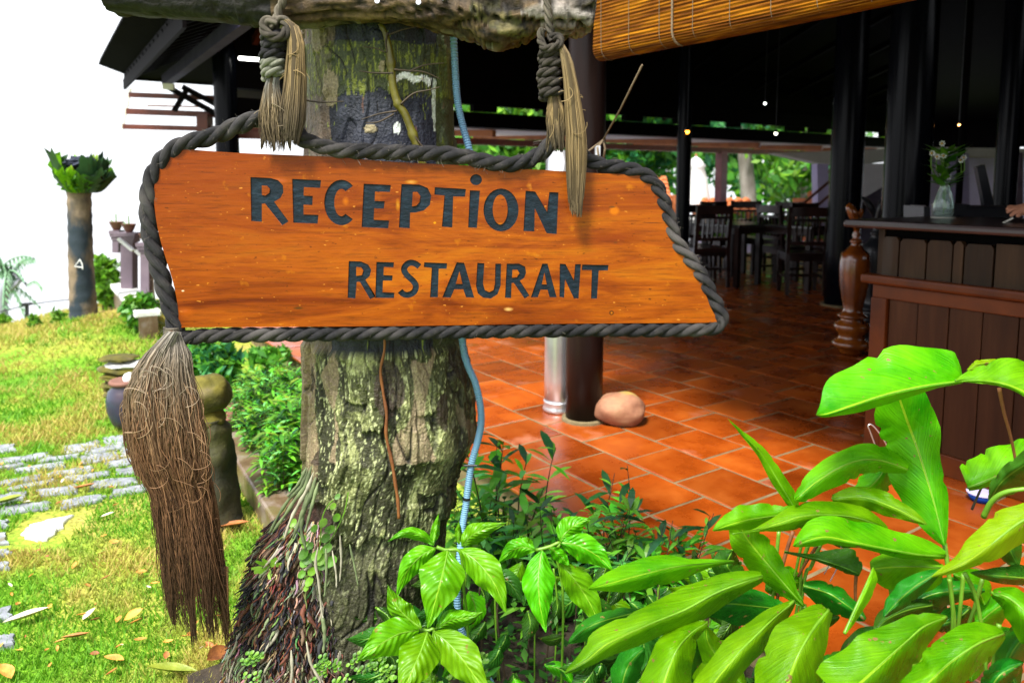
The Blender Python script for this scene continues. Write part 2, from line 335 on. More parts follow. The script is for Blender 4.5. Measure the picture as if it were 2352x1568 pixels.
# soil bed
mb = MB(); o = ab(0, 0)
def slab(mb, a0, a1, b0, b1, z0, z1):
    mb.box(ab((a0 + a1) / 2, (b0 + b1) / 2, (z0 + z1) / 2), (a1 - a0) / 2, (b1 - b0) / 2, (z1 - z0) / 2, A, B)
slab(mb, -6, 2.15, .35, 1.72, -.3, -.13); mb.build('planting_bed', M['soil'], kind='structure')

# grass blades
def grass():
    rs = np.random.RandomState(3); n = 120000
    # sample in view-like polar distribution: denser close by
    Y = 1.75 * np.exp(rs.rand(n) * math.log(10.5 / 1.75)); X = (rs.rand(n) * 1.25 - 1.02) * Y * .78
    ok = (X * B.x + Y * B.y < 1.42) | (X < -.55 * Y * .6)
    ok &= ~((X > -.55 * Y + .95)); X, Y = X[ok], Y[ok]; n = len(X)
    # keep off pavers
    keep = np.ones(n, bool)
    for (cx, cy, hx, hy, an) in PAV:
        ca, sa = math.cos(an), math.sin(an); dx = X - cx; dy = Y - cy; u = dx * ca + dy * sa; v_ = -dx * sa + dy * ca
        keep &= ~((np.abs(u) < hx * .93 - .012) & (np.abs(v_) < hy * .93 - .012))
    X, Y = X[keep], Y[keep]; n = len(X)
    Zc = np.array([lawn_z(x, y) for x, y in zip(X, Y)])
    pat = np.array([noise.noise(Vector((x * 2.1, y * 2.1, 5))) + .55 * noise.noise(Vector((x * 7, y * 7, 9))) for x, y in zip(X, Y)]) + np.clip((Y - 5) / 9, 0, .35)
    d = np.sqrt(X * X + Y * Y); h = (.012 + .016 * rs.rand(n)) * (1 + .10 * d) * (1 + .8 * np.clip(pat, 0, 1)); wd = .0016 * (.6 + .55 * d)
    th = rs.rand(n) * 2 * np.pi; ln = h * (.3 + .9 * rs.rand(n)); th2 = rs.rand(n) * 2 * np.pi
    V = np.zeros((n, 3, 3)); V[:, 0] = np.c_[X - np.cos(th) * wd, Y - np.sin(th) * wd, Zc - .004]; V[:, 1] = np.c_[X + np.cos(th) * wd, Y + np.sin(th) * wd, Zc - .004]
    V[:, 2] = np.c_[X + np.cos(th2) * ln, Y + np.sin(th2) * ln, Zc + h]
    me = bpy.data.meshes.new('lawn_grass'); me.vertices.add(3 * n); me.vertices.foreach_set('co', V.reshape(-1)); me.loops.add(3 * n); me.loops.foreach_set('vertex_index', np.arange(3 * n, dtype=np.int32))
    me.polygons.add(n); me.polygons.foreach_set('loop_start', np.arange(0, 3 * n, 3, dtype=np.int32)); me.update(calc_edges=True)
    g1 = np.array([.08, .27, .008]); g2 = np.array([.19, .42, .018]); ye = np.array([.46, .46, .07]); br = np.array([.5, .36, .11])
    t = np.clip((pat + .15) * 2.2 + .25 * rs.randn(n) * .6, 0, 1)[:, None]; r_ = rs.rand(n)[:, None]
    C = (g1 * (1 - r_) + g2 * r_) * (1 - t) + (ye * (1 - r_) + br * r_) * t
    C = np.repeat(C, 3, 0).reshape(n, 3, 3); C[:, :2] *= .75
    a_ = me.color_attributes.new('Col', 'FLOAT_COLOR', 'POINT'); c4 = np.ones((3 * n, 4), np.float32); c4[:, :3] = C.reshape(-1, 3); a_.data.foreach_set('color', c4.ravel())
    m = vcmat('grass_blades', rough=.6, amt=.2, bump=0); translucent(m, None, .35)
    o = link('lawn_grass', me, m); tag(o, 'short bright green and straw yellow lawn grass growing round the pavers', 'grass', kind='stuff')

# paving stones of the garden path (quads measured on the lawn)
pathe = thing('path', None, None); pathe['kind'] = 'structure'
def zz(X, Y_): return (X * .375, 980 + Y_ * .375)
def zf(X, Y_): return (X * .2734, 612.5 + Y_ * .2734)
quads = [[(380,125),(610,85),(625,125),(380,165)],[(640,65),(770,50),(775,95),(640,110)],[(-60,205),(300,158),(305,185),(-60,238)],[(520,150),(760,100),(770,130),(530,175)],
[(235,200),(485,160),(488,184),(235,217)],[(492,187),(720,150),(730,190),(490,230)],[(735,145),(850,125),(850,168),(740,185)],[(-30,250),(150,218),(160,237),(-30,266)],[(95,262),(390,208),(392,245),(100,282)],
[(640,220),(860,180),(865,215),(650,250)],[(300,285),(570,235),(575,270),(300,310)],[(720,260),(900,235),(905,275),(725,292)],[(-30,345),(240,295),(245,318),(-30,362)],[(400,310),(665,268),(668,295),(390,340)],
[(50,375),(335,318),(340,342),(55,392)],[(560,335),(830,308),(830,340),(545,388)],[(-60,425),(165,395),(165,440),(-60,487)],[(225,385),(470,358),(470,400),(225,432)],[(690,385),(925,345),(925,380),(670,435)],
[(0,495),(300,455),(305,500),(-10,541)],[(380,455),(640,412),(640,445),(375,502)],[(-60,580),(45,572),(45,615),(-60,622)],[(-60,655),(45,645),(47,712),(-60,722)],[(-60,755),(58,745),(60,785),(-60,792)],
[(-60,840),(50,832),(50,860),(-60,872)],[(-60,1125),(85,1090),(62,1170),(-60,1180)],[(-60,1290),(82,1265),(72,1330),(-60,1345)],[(-40,118),(85,105),(95,140),(-40,165)]]
far = [[(195,690),(375,668),(390,690),(200,715)],[(10,790),(180,735),(200,760),(60,830)],[(385,590),(500,580),(495,640),(390,670)]]
PAV = []
def paver(pts, mat, zt=-.149):
    P = [gz(x, y, zt) for x, y in pts]; n = len(P); c = sum(P, Vector()) / n; mb = MB()
    # rough-edged top outline
    top = []
    for i in range(n):
        p, q = P[i], P[(i + 1) % n]
        for k in range(5):
            f = k / 5; r_ = p.lerp(q, f); r_ = r_ + Vector((rnd.uniform(-.011, .011), rnd.uniform(-.009, .009), rnd.uniform(-.003, .002))); top.append(r_)
    m = len(top); inner = [c + (p - c) * .93 + Z * .006 for p in top]; bot = [p - Z * .06 for p in top]
    mb.add(top + inner + bot, [tuple(range(m, 2 * m))] + [(i, (i + 1) % m, m + (i + 1) % m, m + i) for i in range(m)] + [(2 * m + i, 2 * m + (i + 1) % m, (i + 1) % m, i) for i in range(m)])
    ob = mb.build('paving_stone', mat, pathe)
    e = P[1] - P[0]; PAV.append((c.x, c.y, ((P[1] - P[0]).length + (P[2] - P[-1]).length) / 4 if n == 4 else .2, ((P[-1] - P[0]).length + (P[2] - P[1]).length) / 4 * (.9) if n == 4 else .15, math.atan2(e.y, e.x)))
    return ob
for q in quads: paver([zz(*p) for p in q], M['granite'])
paver([zz(*p) for p in [(130,655),(200,595),(440,538),(395,600),(285,690),(190,688)]], M['whitestone'])
for q in far: paver([zf(*p) for p in q], M['whitestone'], -.12)
grass()

# ---------------------------------------------------------------- terracotta floor
S = .302; B0 = 2.245; A0 = ab(0, 0)
_p = gz(1102.5 + 0, 735 + 0)  # survey anchor below
def tile_ab(x, y): p = gz(x, y); return p.dot(A), p.dot(B)
fl = MB(); slab(fl, -5.5, 8.7, 1.70, 15.5, -.30, -.0045)
floor = fl.build('floor', M['grout'], kind='structure', origin=(0, 0, 0))
a_j, b_l = tile_ab((2300 + 110 / 2.6133) * .6125, (1400 + 850 / 2.6133) * .6125)
tm = MB(); h = S / 2 - .0068; bv = .004
tv = [(-h, -h, -.012), (h, -h, -.012), (h, h, -.012), (-h, h, -.012), (-h, -h, -.003), (h, -h, -.003), (h, h, -.003), (-h, h, -.003), (-h + bv, -h + bv, 0), (h - bv, -h + bv, 0), (h - bv, h - bv, 0), (-h + bv, h - bv, 0)]
tm.add(tv, [(0, 1, 5, 4), (1, 2, 6, 5), (2, 3, 7, 6), (3, 0, 4, 7), (4, 5, 9, 8), (5, 6, 10, 9), (6, 7, 11, 10), (7, 4, 8, 11), (8, 9, 10, 11)])
tme = tm.mesh('tile'); tme.materials.append(M['tile'])
cand = []
offs = {0: 0, 1: 0, 2: .377, 3: .84, 4: .213}
for r in range(-2, 46):
    b = b_l + (r + .5) * S
    dl = {-1: .45, -2: .45, 0: 0, 1: .377, 2: .84, 3: .213}.get(r, (.213 + .43 * (r - 3)) % 1)
    for k in range(-26, 24):
        a = a_j + (k + .5 + dl) * S
        if a > 8.6 or b > 15.4: continue
        p = ab(a, b); cand.append((p.y, p))
# the three hundred tiles that show largest, the rest joined
def px(p):
    d = p - CO; f = d.y * _c - d.z * _s; u = d.y * _s + d.z * _c
    return (PCX + FPX * d.x / f, PCY - FPX * u / f) if f > .2 else None
vis = [];
for y_, p in cand:
    q = px(p)
    inv = q and -60 < q[0] < 2420 and q[1] < 1640 and not (q[0] < 690 and q[1] > 900)
    vis.append((0 if inv else 1, p.length, p))
vis.sort(key=lambda t: t[:2])
rest = MB()
for i, (f_, d_, p) in enumerate(vis):
    an = rnd.uniform(-.006, .006); dz = rnd.uniform(-.0025, .001)
    if i < 300:
        o = bpy.data.objects.new('tile', tme); col.objects.link(o); o.parent = floor; o.location = (p.x, p.y, dz); o.rotation_euler = (rnd.uniform(-.004, .004), rnd.uniform(-.004, .004), YAW + an)
    elif p.y > 0.5:
        ca, sa = math.cos(YAW), math.sin(YAW)
        rest.add([(p.x + x * ca - y * sa, p.y + x * sa + y * ca, z + dz) for x, y, z in tv], [(8, 9, 10, 11), (4, 5, 9, 8), (5, 6, 10, 9), (6, 7, 11, 10), (7, 4, 8, 11)])
rest.build('far_tiles', M['tile'], floor, kind='stuff')

# ================================================================ BUILDING
hall = thing('open_hall', 'open sided timber restaurant hall with dark tiled roof, black beams and red rafters', 'building', ab(4, 7))
def hbox(name, a0, a1, b0, b1, z0, z1, mat, parent=hall):
    m_ = MB(); slab(m_, a0, a1, b0, b1, z0, z1); return m_.build(name, mat, parent)
# front eave, measured corner and near point
EZ = 2.5
P1 = gz(285, 180, EZ) if False else None
def hz(x, y, z): d = ray(x, y); return CO + d * ((z - HC) / d.z)
e1 = hz(285, 181, EZ); e2 = hz(415, 30, EZ)
a_e, b_e = e1.dot(A), e1.dot(B)
ed = (e2 - e1).normalized()                       # runs towards the camera
# roof planes (thin slabs with depth)
def roofslab(name, pts, th, mat, parent=hall):
    up = [Vector(p) + Z * th for p in pts]; lo = [Vector(p) for p in pts]; n = len(pts); m_ = MB()
    m_.add(up + lo, [tuple(range(n)), tuple(range(2 * n - 1, n - 1, -1))] + [(i, n + i, n + (i + 1) % n, (i + 1) % n) for i in range(n)])
    return m_.build(name, mat, parent)
ridge_b, ridge_z = 7.0, 4.9
near = e1 + ed * 4.3
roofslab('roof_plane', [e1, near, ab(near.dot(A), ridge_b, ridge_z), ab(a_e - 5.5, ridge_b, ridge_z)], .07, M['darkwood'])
roofslab('roof_plane', [ab(near.dot(A), 2.02, 2.62), ab(-5.5, 2.02, 2.62), ab(-5.5, ridge_b, ridge_z), ab(near.dot(A), ridge_b, ridge_z)], .07, M['darkwood'])  # near edge, out of view: set back and lowered to steer the light
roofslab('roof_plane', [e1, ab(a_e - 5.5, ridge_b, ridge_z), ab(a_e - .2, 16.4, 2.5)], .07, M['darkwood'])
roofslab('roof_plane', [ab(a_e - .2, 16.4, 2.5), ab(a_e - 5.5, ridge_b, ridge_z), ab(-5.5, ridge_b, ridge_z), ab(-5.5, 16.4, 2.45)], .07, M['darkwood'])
# tile ends along the eave, each a small half-round
tl = MB(); L = (near - e1).length; k = 0
sdv = ed.cross(Z).normalized()
while k * .11 < L:
    p = e1 + ed * (k * .11) + Z * .075; tl.tube([p - sdv * .09, p + sdv * .25 + Z * .12], .05, 8); k += 1
tl.build('eave_tiles', M['darkwood'], hall, kind='stuff')
fb = MB(); fb.bar(e1 - Z * .07 + sdv * 0, near - Z * .07, .03, .12); fb.build('fascia_board', M['darkwood'], hall)
q1 = e1 + B * .42 - A * .25 + Z * -.02; fb = MB(); fb.bar(q1, q1 + ed * 4.2, .09, .12); fb.build('eave_beam', surf('lilac_beam', [(.3, (.02, .016, .04)), (.7, (.035, .028, .065))], 6, rough=.8, bump=.1, spec=.1), hall)
# battens seen as a row of dark teeth between fascia and beam
for k in range(16):
    p = e1 + ed * (.25 + k * .27); m_ = MB(); m_.bar(p + Z * .0, p + B * 2.4 + Z * 1.02, .05, .07); m_.build('rafter', M['darkwood'], hall)
# rafters further inside, red brown
for k in range(14):
    b = 2.4 + k * .95; m_ = MB(); zb = 2.42; f = min(1, abs(b - 8) / 6)
    m_.bar(ab(a_e - .4, b, 2.42), ab(a_e - 4.8, b, 2.42 + 2.5 * (1 - f * .3) * .75), .06, .09); m_.build('rafter', M['redwood'] if k < 3 else M['darkwood'], hall)
# side eave on the garden side to the right of the corner
m_ = MB(); m_.bar(e1 + Z * .02, ab(a_e - .1, 16.4, EZ + .02), .04, .06); m_.build('fascia_board', M['darkwood'], hall)

# far side: tie beam on plane a=8.6, surveyed at px x=1040
AF = 8.6
def zA(y, x=1040, a=AF): return pa(x, y, a).z
def longbeam(name, y0, y1, a, th, mat, b0=2.1, b1=16.5, x=1040):
    z1, z0 = zA(y0, x, a), zA(y1, x, a); return hbox(name, a - th / 2, a + th / 2, b0, b1, z0, z1, mat)
longbeam('tie_beam', 256, 291, AF, .16, M['darkwood'])
longbeam('tie_beam', 196, 238, AF, .14, M['darkwood'])
for b in (3.3, 5.2, 6.4, 7.0, 7.9, 9.0, 9.35, 10.3, 11.9, 12.6, 13.6, 15): hbox('strut', AF - .05, AF + .05, b, b + rnd.uniform(.12, .5), zA(253), zA(238), M['darkwood'])
# dark back slope over the beams hides the gable
hbox('gable_panel', AF - .02, AF + .02, 1.95, 16.4, zA(196), zA(196) + 1.6, M['darkwood'])
hbox('gable_panel', 2.2, 8.7, 16.3, 16.38, pb(2200, 343, 16.3).z, 4.2, M['darkwood'])
# lean-to beyond: pale sheet roof with red rafters and red front beam
AL = 11.3
zt_, zb_ = zA(290), pa(1040, 316, AL).z
for i in range(8):
    b0 = 3.0 + i * 1.9
    roofslab('roof_sheet', [ab(AF + .12, b0, zt_ - .01), ab(AL, b0, zb_ + .03), ab(AL, b0 + 1.88, zb_ + .03), ab(AF + .12, b0 + 1.88, zt_ - .01)], .01, translucent(surf('fibre_sheet', [(.3, (.45, .4, .38)), (.7, (.7, .64, .6))], 2, rough=.6, bump=.1), (.75, .66, .6), .3) if i == 0 else bpy.data.materials['fibre_sheet'])
for i in range(8):
    b0 = 3.4 + i * 1.9; m_ = MB(); m_.bar(ab(AF + .15, b0 + .35, zt_ - .06), ab(AL - .05, b0 - .35, zb_ + .04), .08, .09); m_.build('rafter', M['orangewood'], hall)
m_ = MB(); slab(m_, AL - .06, AL + .06, 3.0, 17.5, pa(1040, 331, AL).z, zb_); m_.build('edge_beam', M['redwood'], hall)
# red posts on that line
for b in (9.6, 13.35):
    o = hbox('post', AL - .09, AL + .09, b - .1, b + .1, -.2, pa(1040, 327, AL).z, surf('mauve_post', [(.3, (.1, .03, .04)), (.7, (.16, .055, .07))], 5, rough=.4, bump=.1) if b == 9.6 else bpy.data.materials['mauve_post'])
m_ = MB(); slab(m_, AF + .15, AL + .3, 3.2, 17.5, -.3, -.05); m_.build('veranda_slab', M['lilac'], hall)

# columns (each a round timber post with base ring)
def column(px_, y_base, r, ztop, mat, label, group=None, depth=None, parent=None, name='timber_column', square=False):
    p = gz(px_, y_base) if depth is None else at(px_, 420, depth); p.z = 0
    t = thing(name, label, 'column', p, group); m_ = MB()
    n = 28
    if square: m_.box(p + Z * ztop / 2, r, r, ztop / 2, A, B)
    else: m_.lathe(p, [(r * 1.0, 0)] + [(r * (1 - .03 * k / 8 + .012 * math.sin(k * 2.1)), ztop * k / 8) for k in range(1, 9)], n)
    m_.build('shaft', mat, t, smooth=not square)
    m_ = MB(); m_.lathe(p, [(r * 1.22, -.002), (r * 1.2, .012), (r * 1.02, .016)], n); m_.build('mortar_ring', M['grout'], t, smooth=False)
    return t, p
c1, pc1 = column(1341, 962, .098, 3.05, M['colwood'], 'round dark brown timber column next to the sandstone boulder on the tiled edge')
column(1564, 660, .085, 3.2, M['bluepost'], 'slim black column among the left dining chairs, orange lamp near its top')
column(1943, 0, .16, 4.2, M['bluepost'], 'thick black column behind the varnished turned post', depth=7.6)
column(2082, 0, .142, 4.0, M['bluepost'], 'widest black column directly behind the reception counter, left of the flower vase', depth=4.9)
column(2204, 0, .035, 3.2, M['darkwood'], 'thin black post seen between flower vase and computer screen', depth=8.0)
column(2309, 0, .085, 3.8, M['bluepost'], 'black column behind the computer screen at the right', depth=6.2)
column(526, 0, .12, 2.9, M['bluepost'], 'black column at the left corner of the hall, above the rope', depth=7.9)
m_ = MB(); t, pz = column(1284, 940, .082, 1.42, M['steel'], 'shiny galvanised steel pipe with a rolled foot standing left of the brown column', name='steel_pipe')
t['category'] = 'pipe'
m_.lathe(pz, [(.09, 0), (.092, .01), (.088, .02), (.084, .04), (.088, .05), (.084, .06)], 28); m_.build('foot_ring', M['steel'], t, smooth=True)
for o in list(t.children):
    if o.name.startswith('mortar'): bpy.data.objects.remove(o)

hbox('added_end_wall', -5.6, -5.45, 2.6, 16.2, -.2, 3.6, M['darkwood'])  # unseen wall, added to darken the hall
hbox('added_back_wall', -5.45, 4.2, 15.6, 15.75, -.2, 3.2, M['darkwood'])  # also unseen, added to keep daylight off the inner floor
# left corner: lattice pergola slats, braces, lamp and panel
per = thing('pergola_end', 'pergola end of brown horizontal slats in a pale frame under the left roof corner', 'pergola', at(380, 300, 8.4))
def pxbar(name, x0, y0, x1, y1, Y0, wpx, mat, parent, Y1=None, th=.04):
    p, q = at(x0, y0, Y0), at(x1, y1, Y1 or Y0); m_ = MB(); m_.bar(p, q, th, wpx * Y0 / FPX, up=(0, 0, 1) if abs((q - p).normalized().z) < .8 else (0, 1, 0)); return m_.build(name, mat, parent)
pxbar('slat', 297, 218, 505, 226, 8.4, 11, M['redwood'], per); pxbar('slat', 291, 256, 505, 264, 8.4, 13, M['redwood'], per)
pxbar('slat', 283, 291, 700, 302, 8.4, 11, M['redwood'], per)
pxbar('frame', 300, 203, 281, 297, 8.4, 3, M['offwhite'], per, th=.03)
pxbar('post', 470, 262, 472, 330, 8.35, 34, M['redwood'], per, th=.12); pxbar('slat', 340, 243, 480, 246, 8.5, 3, M['orangewood'], per)
for (a_, b_, c_, d_) in ((378, 196, 520, 275), (420, 200, 530, 258), (400, 255, 430, 205)): pxbar('brace', a_, b_, c_, d_, 8.2, 12, M['darkwood'], per)
pxbar('cap_block', 375, 199, 400, 200, 8.15, 13, M['offwhite'], per)
o = pxbar('panel', 540, 215, 690, 222, 8.8, 78, surf('grey_panel', [(.3, (.05, .045, .04)), (.7, (.08, .07, .065))], 4, rough=.7, bump=.1), per, th=.03)
pxbar('rail', 540, 310, 700, 314, 8.1, 16, M['redwood'], per)
tl_ = thing('tube_lamp', 'lit white fluorescent tube in the left end of the hall behind the rope knot', 'lamp', at(585, 138, 7.8))
m_ = MB(); m_.tube([at(549, 134, 7.8), at(640, 141, 7.8)], .016, 8); m_.build('tube', emit('tube_glow', (1, 1, .95), 6), tl_); m_ = MB(); m_.bar(at(549, 127, 7.82), at(640, 134, 7.82), .06, .03); m_.build('housing', M['darkwood'], tl_)

# thin lamps
def bulb(x, y, Y, colr, label, r=.022, s=6):
    r = r * .75
    p = at(x, y, Y); t = thing('spot_lamp', label, 'lamp', p, 'small lit lamps under the hall roof'); m_ = MB(); m_.lathe(p, [(.001, -r), (r * .8, -r * .6), (r, 0), (r * .8, r * .6), (.001, r)], 12)
    m_.build('bulb', emit('glow_' + str(int(x)), colr, s), t, smooth=True); m_ = MB(); m_.lathe(p, [(r * 1.4, r * .5), (r * 1.1, r * 2.5), (.004, r * 3)], 12); m_.build('lamp_shade', M['screen'], t, smooth=True)
    m_ = MB(); m_.tube([p + Z * r * 2.8, p + Z * 2.2], .004, 5); m_.build('cord', M['screen'], t)
bulb(1579, 303, 8.6, (1, .35, .02), 'small orange lamp at the top of the slim black column', .028, 8)
bulb(1757, 238, 9, (.9, 1, .9), 'upper of two tiny white lamps right of the slim black column', .018)
bulb(1782, 307, 9, (1, 1, .8), 'lower of two tiny white lamps, just under the long black beam', .022)
bulb(2137, 306, 6, (.9, 1, 1), 'small white lamp above the flower vase', .022)
bulb(2203, 287, 6, (1, .4, .1), 'small amber lamp above and right of the flowers', .012, 6)

# ---------------------------------------------------------------- far garden seen through the hall
def foliage(mb, c, rx, ry, rz, n, size, cs, shell=.55, seed=1, elong=2.2, droop=0.3):
    r_ = random.Random(seed); c = Vector(c)
    for i in range(n):
        while True:
            d = Vector((r_.uniform(-1, 1), r_.uniform(-1, 1), r_.uniform(-1, 1)))
            if .05 < d.length <= 1: break
        d = d * (shell + (1 - shell) * r_.random()) / max(d.length, .3) if r_.random() < .6 else d
        q = .75 + .5 * noise.noise(d * 2.2 + Vector((seed, 0, 0)))
        p = c + Vector((d.x * rx, d.y * ry, d.z * rz)) * q
        n1 = Vector((r_.gauss(0, 1), r_.gauss(0, 1), r_.gauss(0, 1) - droop)).normalized(); n2 = n1.cross(Vector((r_.gauss(0, 1), r_.gauss(0, 1), r_.gauss(0, 1) + .01))).normalized()
        s_ = size * r_.uniform(.6, 1.4); cc = cs[r_.randrange(len(cs))]; f = r_.uniform(.7, 1.25); cc = tuple(v * f for v in cc)
        a_ = n1 * s_; b_ = n2 * (s_ / elong)
        mb.add([p - a_, p + b_, p + a_, p - b_], [(0, 1, 2, 3)], None, [cc] * 4)
M['leafbits'] = vcmat('leaf_bits', rough=.45, nscale=30, amt=.15, bump=0, spec=.4); translucent(M['leafbits'], None, .35)
GR = [(.03, .14, .01), (.05, .21, .015), (.08, .28, .02), (.13, .34, .02)]
GB = [(.06, .17, .01), (.1, .26, .015), (.16, .34, .02)]
GD = [(.02, .13, .05), (.035, .2, .07), (.06, .27, .07)]
def tree(x, ypx, depth, trunk_top, rx, rz, n, size, cs, label, bark, tr=.14, seed=1, lean=0.0, ry=None, zc=None, name='broadleaf_tree', group='garden trees beyond the hall'):
    p = at(x, 420, depth); p.z = -.6; t = thing(name, label, 'tree', p, group); m_ = MB()
    top = p + Vector((lean, 0, trunk_top)); pts = [p + (top - p) * k / 6 + Vector((.05 * math.sin(k * 1.3 + seed), 0, 0)) for k in range(7)]
    m_.tube(pts, [tr * (1 - .4 * k / 6) for k in range(7)], 10)
    for k in range(5):
        a = k * 1.26 + seed; m_.tube([pts[4] + (pts[6] - pts[4]) * k / 5, top + Vector((rx * .5 * math.cos(a), rx * .4 * math.sin(a), rz * .4 + .1 * k))], [tr * .4, tr * .1], 6)
    m_.build('trunk', bark, t, smooth=True); m_ = MB(); foliage(m_, top + Z * (zc if zc is not None else -.75), rx, ry or rx, rz, n, size, cs, seed=seed)
    m_.build('crown', M['leafbits'], t, vc=True, kind=None); return t
tree(1150, 0, 19, 3.2, 2.6, 2.4, 6000, .17, GR + GB, 'bushy mid green tree behind the brown column, left end of the garden view', M['bark_brown'], seed=2)
tree(1290, 0, 22, 3.6, 2.6, 2.6, 5200, .17, GD + GR, 'dark green tree above the tiled garden wall', M['bark_brown'], seed=3)
tree(1470, 0, 21, 3.4, 2.2, 2.4, 6400, .15, GD + GR, 'dense blue green tree left of the slim black column', M['bark_brown'], seed=4, zc=.2)
tree(1650, 0, 27, 5.2, 2.4, 2.6, 1430, .18, GD + GR, 'dark drooping tree arching over the closed white parasol', M['bark_brown'], seed=5, zc=-1.2)
tree(1725, 0, 21, 5.2, 2.3, 2.3, 825, .17, GD, 'pale leaning trunk with sparse dark crown, right of the white parasol', M['bark_pale'], tr=.24, seed=6, lean=-.35, zc=-.9)
tree(1850, 0, 20, 3.6, 1.8, 2.2, 1650, .15, GR + GB, 'bright green tree behind the dining chairs on the right', M['bark_pale'], seed=7, tr=.1, zc=-.9)
tree(1240, 0, 30, 5, 4.5, 4, 1056, .26, GR, 'far tall green tree at the left of the hall view', M['bark_brown'], seed=12)
tree(1560, 0, 32, 5.5, 4.5, 4, 858, .26, GR, 'far tall tree in the middle of the hall view', M['bark_brown'], seed=13)
tree(1900, 0, 30, 5, 3.2, 4, 858, .24, GR, 'far tall tree at the right of the hall view', M['bark_brown'], seed=14)
tree(1380, 0, 26, 5, 4.2, 3.0, 1716, .24, GR + GD, 'wide dark tree filling the gap between the brown and the slim black column', M['bark_brown'], seed=15, zc=-2.2)
tree(1800, 0, 26, 4.6, 2.6, 2.6, 1980, .22, GR + GD, 'leafy dark tree behind the mauve post', M['bark_brown'], seed=16, zc=-2.0)
# closed parasol
p = at(1597, 420, 19.0); p.z = -.3
par = thing('closed_parasol', 'closed white garden parasol beyond the dining tables', 'parasol', p)
zb = at(1597, 480, 19).z; ztp = at(1597, 360, 19).z; m_ = MB(); H_ = ztp - zb
prof = [(.40, 0), (.38, H_ * .1), (.33, H_ * .35), (.27, H_ * .6), (.2, H_ * .78), (.24, H_ * .82), (.13, H_ * .94), (.02, H_)]; vs = []; n = 20
m_.lathe(Vector((p.x, p.y, zb)), prof, n); m_.v = [(x + (.012 if i % 2 else -.012) * (x - p.x) / .2, y, z) for i, (x, y, z) in enumerate(m_.v)]
m_.build('canopy', M['canopy'], par, smooth=True); m_ = MB(); m_.tube([p, Vector((p.x, p.y, ztp + .02))], .03, 8); m_.build('pole', M['white'], par); m_ = MB(); m_.lathe(Vector((p.x, p.y, ztp)), [(.03, 0), (.03, .04), (.005, .08)], 8); m_.build('finial', M['orangewood'], par)
# low tiled wall
def tiledroof(x0, x1, ytop, ybot, Y, label, rows=5):
    p0, p1 = at(x0, ybot, Y), at(x1, ybot, Y); zt = at(x0, ytop, Y).z; zb = p0.z; t = thing('tiled_roof', label, 'roof', (p0 + p1) / 2)
    m_ = MB(); m_.box(((p0.x + p1.x) / 2, Y + .9, (zb - .8) / 2 + .0), abs(p1.x - p0.x) / 2, .6, abs(zb + .8) / 2 + .2); m_.build('wall', M['rooftile'], t)
    n = int((p1.x - p0.x) / .2); m_ = MB()
    for r in range(rows):
        for k in range(n):
            x = p0.x + .2 * (k + .5); f = r / rows; f2 = (r + 1.08) / rows
            m_.tube([(x, Y + .7 * f, zb + (zt - zb) * f + .02), (x, Y + .7 * f2, zb + (zt - zb) * f2)], [.1, .085], 6)
    m_.build('roof_tiles', M['rooftile'], t, kind='stuff'); return t
tiledroof(1505, 1562, 411, 470, 16.5, 'orange clay tiled roof left of the white parasol', 6)
tiledroof(1625, 1745, 462, 492, 17.5, 'low orange clay tiled roof right of the white parasol', 4)
tiledroof(1880, 1925, 448, 480, 16, 'small orange tiled roof beside the lilac pillar', 4)
# house with lilac walls, white soffit and stair
hs_ = thing('lilac_house', 'lilac plastered house with cream soffit and white sloping stair wall behind the reception', 'building', at(2150, 480, 13.5))
def pq(name, pts, Y, th, mat, parent):
    fr = [at(x, y, Y) for x, y in pts]; bk = [p + Vector((0, th, 0)) for p in fr]; n = len(fr); m_ = MB()
    m_.add(fr + bk, [tuple(range(n - 1, -1, -1)), tuple(range(n, 2 * n))] + [(i, (i + 1) % n, n + (i + 1) % n, n + i) for i in range(n)]); return m_.build(name, mat, parent)
pq('wall', [(2110, 350), (2600, 352), (2600, 560), (2110, 560)], 14.0, .25, M['lilac'], hs_)
pq('soffit', [(1780, 352), (2120, 338), (2620, 345), (2620, 362), (2150, 360), (1960, 380), (1880, 374)], 13.2, .4, M['offwhite'], hs_)
pq('stair_side', [(1950, 378), (2100, 372), (2060, 410), (1975, 460), (1950, 458)], 12.9, .3, M['white'], hs_)
pq('stair_flight', [(1925, 560), (1925, 470), (1975, 461), (2110, 372), (2130, 372), (2130, 560)], 13.3, .4, surf('dim_plaster', [(.3, (.06, .055, .08)), (.7, (.1, .09, .13))], 3, rough=.8, bump=.1), hs_)
pq('pillar', [(1877, 376), (1903, 377), (1905, 500), (1879, 500)], 13.0, .25, M['lilac'], hs_)
pq('pillar', [(2193, 352), (2225, 352), (2228, 520), (2196, 520)], 12.6, .25, surf('pale_lilac', [(.3, (.3, .27, .42)), (.7, (.36, .32, .48))], 3, rough=.8, bump=.05), hs_)
pq('pillar', [(2318, 350), (2350, 350), (2350, 520), (2320, 520)], 12.6, .25, bpy.data.materials['mauve_plaster'], hs_)
for i, (x0, y0, x1, y1) in enumerate([(1800, 505, 1925, 400), (1820, 520, 1925, 432), (1903, 395, 1928, 392)]): pxbar('handrail', x0, y0, x1, y1, 12.5, 5, M['redwood'], hs_, th=.05)
# hedge behind tables
m_ = MB(); 
for k in range(9): foliage(m_, at(1540 + k * 50, 500, 15.5) - Z * .2, .45, .4, .35, 300, .07, GB + GR, seed=40 + k)
tag(m_.build('garden_hedge', M['leafbits'], None, vc=True), 'low loose garden hedge beyond the dining tables', 'hedge', kind='stuff')
